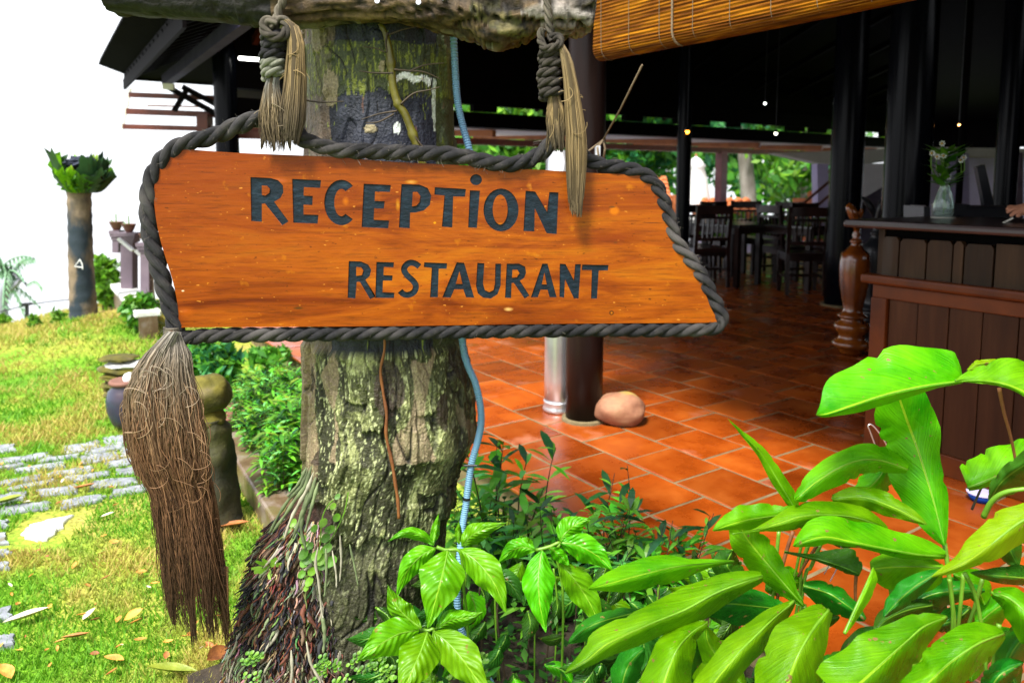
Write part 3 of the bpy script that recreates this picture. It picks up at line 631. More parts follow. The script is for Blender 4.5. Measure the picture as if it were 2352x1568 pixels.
# ================================================================ DINING FURNITURE
def make_chair():
    t = thing('dining_chair', 'x', 'chair', (0, 0, 0)); w_ = .22; mat = M['chairwood']
    def P(name, *bars):
        m_ = MB()
        for (p, q, a, b) in bars: m_.bar(p, q, a, b)
        return m_.build(name, mat, t)
    m_ = MB(); m_.box((0, 0, .455), w_, .22, .018); m_.build('seat', mat, t)
    for sx in (-1, 1): P('leg', ((sx * .2, -.2, 0), (sx * .2, -.2, .44), .042, .042))
    for sx in (-1, 1): P('leg', ((sx * .2, .24, 0), (sx * .2, .2, .46), .042, .045), ((sx * .2, .2, .46), (sx * .2, .27, .985), .042, .04))
    P('top_rail', ((-.2, .268, .93), (.2, .268, .93), .028, .10)); P('back_rail', ((-.2, .215, .58), (.2, .215, .58), .025, .04)); P('back_rail', ((-.2, .255, .84), (.2, .255, .84), .025, .03))
    for k in range(5): P('back_slat', ((-.12 + .06 * k, .215, .59), (-.12 + .06 * k, .255, .83), .016, .028))
    P('seat_apron', ((-.2, -.2, .41), (.2, -.2, .41), .02, .06), ((-.2, .2, .41), (.2, .2, .41), .02, .06), ((-.2, -.2, .41), (-.2, .2, .41), .02, .06), ((.2, -.2, .41), (.2, .2, .41), .02, .06))
    P('stretcher', ((-.2, -.2, .2), (-.2, .22, .2), .02, .03), ((.2, -.2, .2), (.2, .22, .2), .02, .03), ((-.2, 0, .2), (.2, 0, .2), .02, .03))
    return t
M['chairwood'] = surf('dark_chair_wood', [(.3, (.008, .003, .0025)), (.7, (.022, .007, .005))], 6, rough=.3, bump=.1, spec=.3, var=.4)
chair = make_chair()
specs = [ # px x of centre, px y of feet, rotation (deg, back faces away from camera at 0)
 (1578, 642, 200, 'dark slatted dining chair farthest left, half behind the slim black column'),
 (1618, 655, 186, 'dark slatted dining chair turned away, just right of the slim black column'),
 (1660, 622, 20, 'dark dining chair on the far side of the left table, facing the camera'),
 (1716, 618, -8, 'dark dining chair under the pale leaning tree trunk, far side of the middle table'),
 (1776, 625, -60, 'dark dining chair seen from the side by the mauve post'),
 (1800, 650, 110, 'dark dining chair seen in profile, right end of the middle table'),
 (1838, 672, 172, 'nearest dining chair, reddish slatted back toward the camera'),
 (1874, 640, 20, 'dark dining chair right of the nearest one, against the tree'),
 (1905, 655, 205, 'dark dining chair rightmost, beside the thick black column')]
for i, (x, y, rz, lab) in enumerate(specs):
    c = chair if i == 0 else copy_tree(chair); p = gz(x, y); c.location = (p.x, p.y, 0); c.rotation_euler = (0, 0, R(rz)); c['label'] = lab; c['group'] = 'dining chairs in the hall'
def make_table():
    t = thing('dining_table', 'x', 'table', (0, 0, 0)); m_ = MB(); m_.box((0, 0, .735), .45, .42, .018); bevel(m_.build('tabletop', M['tabletop'], t), .006)
    for sx in (-1, 1):
        for sy in (-1, 1): m_ = MB(); m_.bar((sx * .38, sy * .35, 0), (sx * .38, sy * .35, .72), .06, .06); m_.build('leg', M['chairwood'], t)
    m_ = MB(); m_.box((0, -.35, .68), .35, .012, .04); m_.box((0, .35, .68), .35, .012, .04); m_.box((-.38, 0, .68), .012, .32, .04); m_.box((.38, 0, .68), .012, .32, .04); m_.build('apron', M['chairwood'], t)
    return t
M['tabletop'] = surf('table_top', [(.3, (.02, .018, .02)), (.7, (.035, .03, .035))], 5, rough=.16, bump=.05, spec=.6)
tab = make_table()
for i, (x, y, rz, lab) in enumerate([(1702, 655, 34, 'dark square dining table in the middle, pale sheen on its top'), (1632, 632, 34, 'dark dining table at the left, behind the chairs'), (1862, 662, 34, 'dark dining table at the right, between the two rightmost chairs')]):
    c = tab if i == 0 else copy_tree(tab); p = gz(x, y); c.location = (p.x, p.y + .3, 0); c.rotation_euler = (0, 0, R(rz)); c['label'] = lab; c['group'] = 'dining tables in the hall'

# ================================================================ RECEPTION COUNTER
CP = gz(1992, 1030); CY = R(31.0); D = Vector((math.sin(CY), -math.cos(CY), 0)); NB = Vector((D.y, -D.x, 0))
if NB.x < 0 and NB.y < 0: pass
NB = Vector((math.cos(CY), math.sin(CY), 0))   # into the counter, away from the viewer's left
def zc(y, P=None): return HC - (y - 420) * ((P or CP).y) / FPX * 1.0 if False else at(px(CP)[0], y, CP.y).z
def sc_(x, y=600):                              # distance along the counter front at pixel x
    q = plane(x, y, CP, NB); return (q - CP).dot(D)
cnt = thing('reception_counter', 'dark wooden reception counter with plank front, mid rail and thick top, at the right', 'counter', CP)
def cbox(name, s0, s1, n0, n1, z0, z1, mat, bv_=0):
    m_ = MB(); m_.box(CP + D * ((s0 + s1) / 2) + NB * ((n0 + n1) / 2) + Z * ((z0 + z1) / 2), (s1 - s0) / 2, abs(n1 - n0) / 2, abs(z1 - z0) / 2, D, NB); o = m_.build(name, mat, cnt)
    return bevel(o, bv_) if bv_ else o
SE = 2.6
ztop, ztb = zc(505), zc(523)
s_left = sc_(1966, 510)
cbox('counter_top', s_left, SE, -.10, .72, ztb, ztop, M['ctop'], .012)
cbox('back_panel', .02, SE, .03, .62, .03, ztb, M['darkwood'])
zr1, zr0 = zc(629), zc(650)
xs = [2019, 2066, 2131, 2192, 2217, 2287, 2358, 2430, 2500]; s0s = [sc_(x, 590) for x in xs]
ss = [0.0 + .03] + [sc_(x, 590) for x in (2068, 2131, 2192, 2218, 2288)]
while ss[-1] < SE - .15: ss.append(ss[-1] + .125)
zp1, zp0 = zc(541), zr1
for a, b in zip(ss, ss[1:]):       # upper planks, tops slightly rounded
    m_ = MB(); z0, z1 = zp0 - .01, zp1 - rnd.uniform(0, .012); g = .004; r_ = .018 if a < .5 else .004
    prof = [(a + g, z0), (b - g, z0), (b - g, z1 - r_), (b - g - r_ * .6, z1), (a + g + r_ * .6, z1), (a + g, z1 - r_)]; f = -.012 + rnd.uniform(-.003, .003)
    fr = [CP + D * s + NB * f + Z * z for s, z in prof]; bk = [p + NB * .03 for p in fr]; n = 6
    m_.add(fr + bk, [tuple(range(n)), tuple(range(2 * n - 1, n - 1, -1))] + [(i, n + i, n + (i + 1) % n, (i + 1) % n) for i in range(n)]); m_.build('plank', M['cwood'], cnt)
cbox('mid_rail', -.05, SE, -.05, .02, zr0, zr1, M['crail'], .012)
zf1, zf0 = zr0 - .002, zc(681)
cbox('frame_rail', .0, SE, -.022, .02, zf0, zf1, M['crail'], .004)
cbox('stile', -.005, .07, -.024, .02, .0, zf0, M['crail'], .004)
k = .075
while k < SE - .1:
    b = k + .135; cbox('plank', k + .002, b - .002, -.008 + rnd.uniform(-.003, .002), .015, .09, zf0, M['cwood2'], .002); k = b
cbox('base_rail', -.01, SE, -.02, .02, .0, .09, M['crail'], .003)
cbox('side_panel', -.01, .02, .02, .6, 0, ztb, M['cwood'])

# vase of flowers on the counter
vp = plane(2166, 500, Vector((0, 0, ztop)), Z); k_ = vp.y / FPX
vase = thing('flower_vase', 'clear glass bottle vase of small daisies on a pale mat on the counter', 'vase', vp)
m_ = MB(); m_.lathe(vp, [(25 * k_, 0), (25 * k_, .003)], 24); m_.build('mat', M['offwhite'], vase)
gm, gn_, gb = new_mat('bottle_glass'); gb.inputs['Base Color'].default_value = (.8, .95, .9, 1); gb.inputs['Transmission Weight'].default_value = .9; gb.inputs['Roughness'].default_value = .04; gb.inputs['IOR'].default_value = 1.4
m_ = MB(); m_.lathe(vp + Z * .004, [(17 * k_, 0), (21 * k_, 5 * k_), (22 * k_, 25 * k_), (17 * k_, 50 * k_), (10 * k_, 70 * k_), (12 * k_, 84 * k_), (10.5 * k_, 84 * k_), (8.5 * k_, 70 * k_), (15 * k_, 50 * k_), (20 * k_, 25 * k_), (19 * k_, 6 * k_), (1 * k_, 4 * k_)], 28); m_.build('bottle', gm, vase, smooth=True)
m_ = MB()
heads = [(2163, 330), (2140, 352), (2152, 360), (2167, 358), (2213, 362), (2206, 368), (2178, 406), (2176, 345)]
for hx, hy in heads: m_.tube(crv([vp + Z * .01, vp + Z * (70 * k_), at(hx, (hy + 420) / 2 + 5, vp.y), at(hx, hy, vp.y)], 8), .0022, 5)
m_.build('flower_stems', M['stem'], vase, smooth=True)
for hx, hy in heads:
    p = at(hx, hy, vp.y - .01); m_ = MB(); m_.rock(p, .006, .006, .005, .05, 1, 8, 5); o = m_.build('flower', surf('daisy_yellow', [(.3, (.5, .25, .02)), (.7, (.6, .35, .04))], 9, bump=0) if hx == 2163 else bpy.data.materials['daisy_yellow'], vase, smooth=True)
    m_ = MB()
    for q in range(7):
        a = q * .9; d = Vector((math.cos(a), -.3, math.sin(a))); e = d.cross(Vector((0, 1, 0))).normalized(); m_.add([p + d * .005, p + d * .011 + e * .004, p + d * .016, p + d * .011 - e * .004], [(0, 1, 2, 3)])
    m_.build('petals', M['white'], o if False else vase)
m_ = MB()
for q in range(120):
    f = rnd.random(); p = vp + Z * (k_ * rnd.uniform(66, 150)); a = rnd.uniform(0, 6.28); L = k_ * rnd.uniform(24, 58) * (1.2 - .6 * f); d = Vector((math.cos(a), math.sin(a) * .8, rnd.uniform(-.1, .6))).normalized(); e = d.cross(Z).normalized()
    cc = GR[rnd.randrange(4)] if rnd.random() < .6 else GB[0]
    m_.add([p, p + d * L * .5 + e * L * .2, p + d * L, p + d * L * .5 - e * L * .2], [(0, 1, 2, 3)], None, [cc] * 4)
for q in range(10):
    p = vp + Z * (k_ * rnd.uniform(8, 60)); d = Vector((rnd.uniform(-.3, .3), rnd.uniform(-.3, .3), 1)); e = Vector((1, 0, 0)); L = k_ * 20; m_.add([p, p + d * L * .5 + e * L * .2, p + d * L, p + d * L * .5 - e * L * .2], [(0, 1, 2, 3)], None, [GR[2]] * 4)
m_.build('foliage', M['leafbits'], vase, vc=True)
# monitor seen edge on and dark office things behind the counter
mp = at(2262, 478, vp.y + .25)
mon = thing('computer_screen', 'thin black computer screen seen edge on, leaning back behind the counter', 'monitor', mp)
pq('screen_panel', [(2244, 384), (2262, 378), (2284, 470), (2262, 474)], mp.y, .03, M['screen'], mon); pq('stand', [(2250, 472), (2292, 472), (2292, 492), (2250, 492)], mp.y + .005, .05, M['screen'], mon)
for i, (x0, y0, x1, y1, lab) in enumerate([(2188, 468, 2228, 500, 'small black device box right of the flower vase'), (2228, 474, 2350, 500, 'low wide black printer behind the counter at the right edge'), (2122, 474, 2136, 505, 'small black speaker on the counter left of the vase')]):
    t = thing('desk_device', lab, 'device', at((x0 + x1) / 2, y1, vp.y + .3)); pq('case', [(x0, y0), (x1, y0 + 2), (x1, y1), (x0, y1)], vp.y + .22, .2, M['screen'], t); pq('lid', [(x0 + 4, y0 - 2), (x1 - 6, y0), (x1 - 6, y0 + 1), (x0 + 4, y0 - .5)], vp.y + .24, .15, M['ctop'], t)
dk = thing('back_desk', 'dark back desk behind the reception counter', 'desk', at(2240, 520, vp.y + .5) - Z * .9)
m_ = MB(); m_.box(CP + D * 1.2 + NB * 1.0 + Z * .45, 1.1, .3, .42, D, NB); m_.build('cabinet', M['darkwood'], dk); m_ = MB(); m_.box(CP + D * 1.2 + NB * 1.0 + Z * .885, 1.13, .33, .014, D, NB); m_.build('desk_top', M['darkwood'], dk)

# hand with pen resting on the counter
hp = plane(2330, 500, Vector((0, 0, ztop + .02)), Z); hk = hp.y / FPX
per_ = thing('person', 'person behind the counter at the right edge, only a bare hand with a pen showing', 'person', hp)
def skin_mesh(verts, edges, radii, name, mat, parent, sub=2):
    me = bpy.data.meshes.new(name); ow = base_of(parent); me.from_pydata([tuple(Vector(v) - ow) for v in verts], edges, []); me.update()
    o = bpy.data.objects.new(name, me); col.objects.link(o); o.parent = parent
    md = o.modifiers.new('skin', 'SKIN'); me.skin_vertices[0] if me.skin_vertices else None
    for i, r_ in enumerate(radii): me.skin_vertices[0].data[i].radius = (r_, r_)
    me.skin_vertices[0].data[0].use_root = True
    s = o.modifiers.new('sub', 'SUBSURF'); s.levels = sub; s.render_levels = sub
    dg = bpy.context.evaluated_depsgraph_get(); m2 = bpy.data.meshes.new_from_object(o.evaluated_get(dg)); o.modifiers.clear(); o.data = m2; m2.materials.clear(); m2.materials.append(mat); m2.shade_smooth(); return o
W_ = at(2372, 474, hp.y); 
Pm = at(2345, 484, hp.y); tips = [(2313, 497, -.02), (2312, 489, .0), (2318, 483, .02), (2326, 478, .035)]
vs = [W_, Pm]; ed_ = [(0, 1)]; rr = [.028, .03]
elb = W_ + Vector((.2, .1, .02)); vs.append(elb); ed_.append((0, 2)); rr.append(.04)
for i, (tx, ty, dy) in enumerate(tips):
    tp = at(tx, ty, hp.y) + Vector((0, dy, 0)); kn = Pm.lerp(tp, .35) + Vector((0, dy * .6, .008)); md = kn.lerp(tp, .55) + Z * .006
    n = len(vs); vs += [kn, md, tp]; ed_ += [(1, n), (n, n + 1), (n + 1, n + 2)]; rr += [.0105, .009, .0075]
n = len(vs); th_ = at(2326, 497, hp.y) + Vector((0, -.03, 0)); vs += [Pm.lerp(th_, .45), th_]; ed_ += [(1, n), (n, n + 1)]; rr += [.012, .009]
skin_mesh(vs, ed_, rr, 'hand', M['skin'], per_)
m_ = MB(); m_.tube(crv([W_ + Vector((.1, .05, .01)), elb + Vector((0, 0, .01)), elb + Vector((.25, .12, .06)), elb + Vector((.45, .25, .24))], 10), [.045, .05, .055, .06, .06, .065, .07, .075, .08, .08], 14); m_.build('sleeve', M['cloth'], per_, smooth=True)
m_ = MB(); tb = elb + Vector((.62, .3, -.12)); m_.lathe(tb - Z * .5, [(.15, 0), (.16, .25), (.15, .5), (.19, .75), (.2, .9), (.08, 1.0), (.05, 1.03)], 20, 1, .65); m_.build('shirt', M['cloth'], per_, smooth=True)
m_ = MB(); m_.rock(tb + Z * .68, .085, .1, .12, .02, 2, 20, 14); m_.tube([tb + Z * .5, tb + Z * .6], .05, 12); m_.build('head', M['skin'], per_, smooth=True)
m_ = MB(); m_.rock(tb + Z * .71 + Vector((.0, .02, 0)), .095, .105, .115, .04, 5, 20, 14); m_.build('hair', M['screen'], per_, smooth=True)
pn = thing('pen', 'pale blue pen held under the fingers at the right edge', 'pen', hp); m_ = MB(); m_.tube([at(2303, 513, hp.y - .03), at(2326, 501, hp.y - .03)], .0045, 8); m_.build('barrel', M['offwhite'], pn); m_ = MB(); m_.tube([at(2303, 513, hp.y - .03), at(2300.5, 514.4, hp.y - .03)], [.004, .001], 8); m_.build('nib', M['screen'], pn)

# turned posts
def turned(px0, ybase, mat, label, flip=1, sc0=1.0):
    p = gz(px0, ybase); k = p.y / FPX * .2734 * sc0
    t = thing('turned_post', label, 'carved post', p, 'turned posts by the counter')
    prof = [(1400, 85), (1375, 100), (1345, 118), (1330, 150), (1300, 158), (1285, 140), (1265, 108), (1230, 105), (1200, 130), (1160, 150), (1135, 135), (1115, 100), (1095, 82), (1078, 118), (1066, 122), (1052, 90), (1010, 75), (960, 85), (900, 98), (800, 115), (700, 122), (600, 120), (545, 112), (525, 95), (505, 68), (480, 52), (455, 32), (440, 50), (428, 46), (410, 26), (385, 34), (360, 24), (330, 24)]
    m_ = MB(); m_.lathe(p, [(r_ * k, (1400 - y) * k) for y, r_ in prof], 36); m_.build('turned_shaft', mat, t, smooth=True)
    m_ = MB(); pts = [(0, 335), (-10, 290), (-22, 240), (-42, 190), (-72, 145), (-88, 128)]; rw = [30, 42, 54, 58, 44, 20]
    m_.tube(crv([p + Vector((flip * x * k, 0, (1400 - y) * k)) for x, y in pts], 14), [arr(rw, i / 13) * k for i in range(14)], 16, sq=.7); m_.build('horn', mat, t, smooth=True)
    m_ = MB(); pts = [(5, 320), (18, 260), (30, 215), (46, 185), (60, 172)] if flip > 0 else [(5, 320), (25, 260), (55, 205), (95, 160), (130, 135)]; m_.tube(crv([p + Vector((flip * x * k, .02, (1400 - y) * k)) for x, y in pts], 12), [arr([30, 42, 50, 40, 14], i / 11) * k for i in range(12)], 16, sq=.5); m_.build('horn', mat, t, smooth=True)
    return t
turned(1954, 812, M['varnish'], 'glossy honey coloured turned post with a horn shaped top left of the counter')
turned(2000, 795, M['screen'], 'black turned post in the shade behind the varnished one', -1, 1.0)

# small blue bowl and wire on the floor by the counter
p = gz(2252, 1150); t = thing('blue_bowl', 'small blue and white bowl on the tiles under the big leaves', 'bowl', p)
m_ = MB(); m_.lathe(p, [(.03, 0), (.04, .012), (.05, .035), (.046, .035), (.035, .014), (.002, .008)], 24); m_.build('bowl_body', surf('blue_glaze', [(.3, (.004, .02, .16)), (.7, (.01, .05, .28))], 8, rough=.7, bump=0, spec=.1), t, smooth=True); m_ = MB(); m_.lathe(p, [(.0505, .033), (.051, .036), (.047, .036)], 24); m_.build('rim', M['lilac'], t)

# river stone by the column
p = gz(1431, 985); t = MB(); t.rock(p + Z * .075 + Vector((0, .1, 0)), .14, .11, .088, .06, 3.3, 40, 26, 1.5); o = t.build('boulder', M['stone_tan'], None, smooth=True); tag(o, 'round sandstone boulder on the tiles beside the brown column', 'boulder')

# ================================================================ BAMBOO BLIND
BB = 2.12; q0 = pb(1352, 140, BB); zb = q0.z; q1 = pb(1371, 5, BB); a_l = q0.dot(A); rr_ = .05
bl = thing('bamboo_blind', 'half rolled golden brown bamboo blind hanging at the upper right', 'blind', ab(a_l - 1.5, BB, zb))
prof = []                                             # (b offset, z) front face downwards then round the roll
for k in range(140): prof.append((-.0 + .02 * (k / 140), zb + 1.05 - (1.05 - rr_) * k / 139))
for k in range(1, 60): th = k / 60 * 2 * math.pi * .98; prof.append((.02 + rr_ - rr_ * math.cos(th), zb + rr_ - rr_ * math.sin(th) * 1.0 - rr_ * .0))
m_ = MB(); na = 60; aL, aR = a_l, a_l - 4.2; n = len(prof)
vs = []; fs = []
for j in range(na + 1):
    f = j / na; a = aL + (aR - aL) * f
    for i, (b, z) in enumerate(prof):
        s = .0016 * (1 if i % 2 else -1); edge = (.035 * max(0, (z - zb) / .5) if j == 0 else 0)
        vs.append(ab(a - edge, BB + b + s, z + .004 * math.sin(a * 3)))
for j in range(na):
    for i in range(n - 1): q = j * n + i; fs.append((q, q + n, q + n + 1, q + 1))
m_.add(vs, fs); m_.build('bamboo_slats', M['bamboo'], bl, kind='stuff')
for j in range(24):
    a = aL - .06 - .17 * j; m_ = MB(); m_.tube([ab(a, BB + b - .003, z) for b, z in prof[:170:4]], .0011, 4, cap=False); m_.build('stitch_thread', M['cord'], bl)
for a in (pb(1540, 60, BB).dot(A),): m_ = MB(); m_.tube([ab(a, BB + b - .012, z) for b, z in prof[:175:4]], .004, 6); m_.build('lift_cord', M['cord'], bl)
# hidden outer lining against the light
# pull cord to a cleat on the column
pcq = thing('pull_cord', 'thin pale cord running from the blind down to a bracket by the column', 'cord', pb(1475, 150, BB))
k0 = pb(1475, 150, BB); k1 = at(1385, 322, 3.7); k2 = at(1348, 350, 3.62)
m_ = MB(); m_.tube([k0, k0.lerp(k1, .5) - Z * .01, k1], .004, 6); m_.tube([k1, k2, at(1330, 352, 3.6)], .005, 6); m_.tube([k1, at(1372, 340, 3.66), at(1377, 372, 3.66)], .006, 6); m_.tube([k1, at(1390, 340, 3.7), at(1386, 365, 3.7)], .006, 6); m_.build('cord_line', M['cord'], pcq, smooth=True)
m_ = MB(); m_.box(at(1372, 352, 3.68), .012, .02, .035); m_.build('bracket', M['steel'], pcq)

# ================================================================ GARDEN ON THE LEFT
def gl(x, y): return gz(x, y, -.15)
# palm stump
def stump():
    p = Vector((*gl(193, 772).xy, 0)); Yd = p.y; p.z = lawn_z(p.x, p.y); t = thing('palm_stump', 'tall cut palm trunk with painted digit and fern cup on top, on the lawn', 'tree', p)
    cen = [(181, 415), (182, 450), (184, 520), (186, 600), (190, 680), (193, 730), (194, 760), (193, 785)]; hw = [26, 27, 27, 28, 30, 33, 40, 46]
    m_ = MB(); pts = crv([at(x, y, Yd) for x, y in cen], 60); rad = [arr(hw, i / 59) * .93 * Yd / FPX * (1 + .03 * math.sin(i * 1.9) + .03 * noise.noise(Vector((i * .5, 0, 0)))) for i in range(60)]
    m_.tube(pts, rad, 28); o = m_.build('trunk', surf('stump_bark', [(.25, (.02, .02, .022)), (.45, (.1, .075, .05)), (.7, (.22, .16, .1))], 7, (1, 1, .6), rough=.85, bump=.8, bscale=16, dirt=((.015, .025, .035), 4.2, .5)), t, smooth=True)
    pf = lambda x, y: at(x, y, Yd - .118)
    m_ = MB(); m_.tube([pf(183, 597), pf(171, 612), pf(190, 614)], .0045, 5); m_.tube([pf(183, 595), pf(189, 607), pf(190, 618)], .0045, 5); m_.build('painted_four', M['white'], t)
    top = pts[0]; m_ = MB()
    for i in range(34):                                 # shield fronds making a cup
        a = i * 2.4 + rnd.uniform(-.4, .4); L = rnd.choice((.1, .15, .2, .24)) + .06 * rnd.random(); w_ = .04 + .03 * rnd.random(); d = Vector((math.cos(a), math.sin(a), 0)); e = Vector((-d.y, d.x, 0)); g = 9; vs = []
        for k in range(g + 1):
            f = k / g; c = top + Vector((.03, 0, -.06)) + d * (.05 + .11 * math.sin(f * 1.75) + .04 * f ** 4) + Z * (L * (1 - math.cos(f * 1.9)) * .95 - .05)
            ww = w_ * (.5 + 1.1 * f ** .7) * (1 + .4 * math.sin(k * 2.9 + i * 1.7)) * (1 if f < .85 else .6)
            for v in (-1, -.5, 0, .5, 1): vs.append(c + e * ww * v + d * (.03 * (1 - abs(v)) + .02 * math.sin(v * 5 + i)) + Z * (.035 * math.sin(v * 5 + i * 2) * f) + d * (.05 * f ** 3 * math.sin(i * 1.3)))
        fs = [(q * 5 + c_, q * 5 + c_ + 1, q * 5 + c_ + 6, q * 5 + c_ + 5) for q in range(g) for c_ in range(4)]
        cc = rnd.choice([(.1, .3, .006), (.16, .4, .008), (.26, .44, .012), (.05, .16, .012), (.03, .08, .02)] if d.x < .55 else [(.03, .09, .03), (.02, .06, .03), (.1, .3, .01)]); m_.add(vs, fs, None, [cc] * len(vs))
    m_.build('fern_cup', M['leafbits'], t, vc=True, smooth=True)
    m_ = MB(); m_.rock(top + Z * .15 + Vector((.04, 0, 0)), .13, .12, .06, .3, 4, 20, 12, 3); m_.build('dead_fronds', surf('dead_fern', [(.3, (.012, .014, .03)), (.7, (.04, .05, .08))], 20, rough=.9, bump=.6), t)
    m_ = MB(); q = Vector((p.x + .28, p.y + .1, p.z - .1)); m_.rock(q, .55, .4, .2, .15, 2, 24, 14); m_.build('root_mound', surf('straw_mound', [(.3, (.16, .13, .02)), (.5, (.3, .22, .05)), (.75, (.42, .3, .1))], 22, rough=.95, bump=.9, bscale=60, dist=.02, dirt=((.12, .22, .015), 3, .55)), t, smooth=True)
    return t
stump()
# stacked stones
p = gl(285, 905); t = thing('stone_stack', 'stack of flat mossy brown stones with a pale slab, behind the clay jar', 'stones', p); kk = p.y / FPX
for i, (x, y, rx, rz_, m__) in enumerate([(285, 898, 48, 12, 'mossrock'), (282, 880, 50, 11, 'mossrock'), (287, 862, 52, 10, 'mossrock'), (284, 846, 54, 11, 'mossrock'), (292, 836, 46, 7, 'whitestone'), (272, 822, 44, 7, 'mossrock')]):
    m_ = MB(); m_.rock(at(x, y, p.y), rx * kk, rx * kk * .75, rz_ * kk * 1.15, .14, i + 2, 22, 10, 1.5); m_.build('stone', M[m__], t)
# jar
p = gl(294, 985); kk = p.y / FPX; t = thing('clay_jar', 'dark glazed clay jar with blue grey shoulder on the lawn behind the big tassel', 'jar', p)
m_ = MB(); m_.lathe(p, [(22 * kk, 0), (34 * kk, 20 * kk), (43 * kk, 50 * kk), (44 * kk, 75 * kk), (38 * kk, 95 * kk), (30 * kk, 104 * kk), (31 * kk, 112 * kk), (34 * kk, 118 * kk), (29 * kk, 118 * kk), (26 * kk, 104 * kk), (5 * kk, 100 * kk)], 32); m_.build('jar_body', M['pot'], t, smooth=True)
m_ = MB(); m_.lathe(p + Z * (108 * kk), [(30 * kk, 0), (35 * kk, 3 * kk), (36 * kk, 8 * kk), (33 * kk, 12 * kk), (28 * kk, 11 * kk)], 32); m_.build('rim', M['potclay'], t, smooth=True)
m_ = MB(); m_.rock(at(297, 868, p.y - .02), 14 * kk, 14 * kk, 13 * kk, .03, 1, 24, 16); o = m_.build('white_ball', M['white'], None, smooth=True); tag(o, 'smooth white ball resting on the mouth of the clay jar', 'ball')
# mossy rock on pillar
p = gl(498, 1200); kk = p.y / FPX; t = thing('rock_pillar', 'tall wet mossy stone pillar with a rounded mossy capstone beside the big tassel', 'stone pillar', p)
m_ = MB(); pts = crv([at(505, 1215, p.y), at(500, 1150, p.y), at(490, 1060, p.y), at(482, 1000, p.y), at(478, 960, p.y)], 26)
m_.tube(pts, [kk * (52 - 10 * i / 25 + 3 * math.sin(i)) for i in range(26)], 22); m_.v = [tuple(Vector(v) + Vector((1, .6, 0)) * (.035 * noise.noise(Vector(v) * 7) + .012 * noise.noise(Vector(v) * 22))) for v in m_.v]; o = m_.build('shaft', M['pillar'], t, smooth=True)
m_ = MB(); m_.rock(at(478, 905, p.y), 50 * kk, 50 * kk, 46 * kk, .1, 6, 30, 20, 1.4); m_.build('capstone', M['mossrock'], t, smooth=True)
m_ = MB(); m_.rock(at(475, 965, p.y), 44 * kk, 42 * kk, 34 * kk, .14, 9, 30, 20, 1.6); m_.build('neck_stone', M['mossrock'], t, smooth=True)
# kerb of the bed
k0, k1 = gz(508, 955, -.05), gz(672, 1195, -.05); t = thing('planter_kerb', 'wet brown concrete kerb running from the rock pillar to the foot of the big trunk', 'kerb', (k0 + k1) / 2)
d = (k1 - k0).normalized(); m_ = MB(); m_.bar(k0 - d * .2 - Z * .1, k1 + d * .1 - Z * .1, .13, .2); bevel(m_.build('kerb_stone', M['kerb'], t), .012)
n_ = Vector((d.y, -d.x, 0)); n_ = n_ if n_.x > 0 else -n_
for i in range(6):
    c = gz(548 + i * 3, 905 + i * 13, -.04); m_ = MB(); m_.box(c, .12, .035, .03, Vector((1, .1, 0)).normalized(), Vector((-.1, 1, 0)).normalized()); bevel(m_.build('brick', M['brick'], t), .004)
# upper step wall
u0, u1 = gl(262, 700), gl(345, 812); t = thing('planter_wall', 'low pale planter wall with a white coping beyond the tassel', 'wall', (u0 + u1) / 2)
m_ = MB(); m_.bar(u0 + Z * .14, u1 + Z * .14, .14, .34); m_.build('wall_body', M['kerb'], t); m_ = MB(); m_.bar(u0 + Z * .33, u1 + Z * .33, .2, .05); bevel(m_.build('coping', M['whitestone'], t), .01)
m_ = MB(); c = gl(262, 745); m_.box(c + Z * .02, .22, .25, .03); tag(m_.build('garden_step', M['whitestone'], None), 'pale stone garden step at the foot of the stair behind the palm stump', 'step')
# stair balustrade with pots
def postpot(x, ytop, ybot, wpx, Y, label):
    kk = Y / FPX; t = thing('gate_post', label, 'post', at(x, ybot, Y), 'mauve stair posts'); m_ = MB(); a_, b_ = at(x, ytop, Y), at(x, ybot, Y); m_.bar(b_, a_, wpx * kk, wpx * kk, up=(0, 1, 0)); m_.build('post_shaft', M['mauve'], t)
    m_ = MB()
    for dy, ww in ((0, 1.55), (-7, 1.75), (7, 1.25)): q = at(x, ytop + dy, Y); m_.box(q, wpx * kk * ww / 2, wpx * kk * ww / 2, 4 * kk)
    m_.build('cap', M['mauve'], t); t2 = thing('clay_pot', 'small brown clay pot standing on top of the ' + ('nearest' if x > 300 else 'middle' if x > 280 else 'farthest') + ' mauve post', 'pot', at(x, ytop - 11, Y)); m_ = MB(); c = at(x, ytop - 11, Y)
    m_.lathe(c, [(7 * kk, 0), (11 * kk, 8 * kk), (15 * kk, 18 * kk), (17 * kk, 20 * kk), (14 * kk, 20 * kk), (11 * kk, 14 * kk)], 18); m_.build('pot_body', M['potclay'], t2, smooth=True)
    m_ = MB(); m_.tube([c + Z * 10 * kk, c + Z * 38 * kk], 1.5 * kk, 5); m_.tube([c + Z * 10 * kk, c + Vector((-12 * kk, 0, 24 * kk))], 1.5 * kk, 5); m_.build('twig', M['stem'], t2)
postpot(297, 545, 690, 27, 7.4, 'mauve square stair post with stepped cap left of the sign rope'); postpot(337, 568, 700, 20, 6.9, 'second mauve stair post partly behind the sign rope')
postpot(268, 540, 580, 14, 8.2, 'farthest small mauve post behind the first one')
t = thing('stair_rail', 'white balustrade rails sloping between the mauve posts', 'railing', at(330, 620, 7))
for (x0, y0, x1, y1, w_) in ((272, 548, 305, 575, 6), (312, 575, 352, 610, 7), (330, 600, 336, 680, 8), (345, 610, 350, 690, 8)): pxbar('rail' if w_ < 8 else 'baluster', x0, y0, x1, y1, 7.1, w_, M['white'], t)
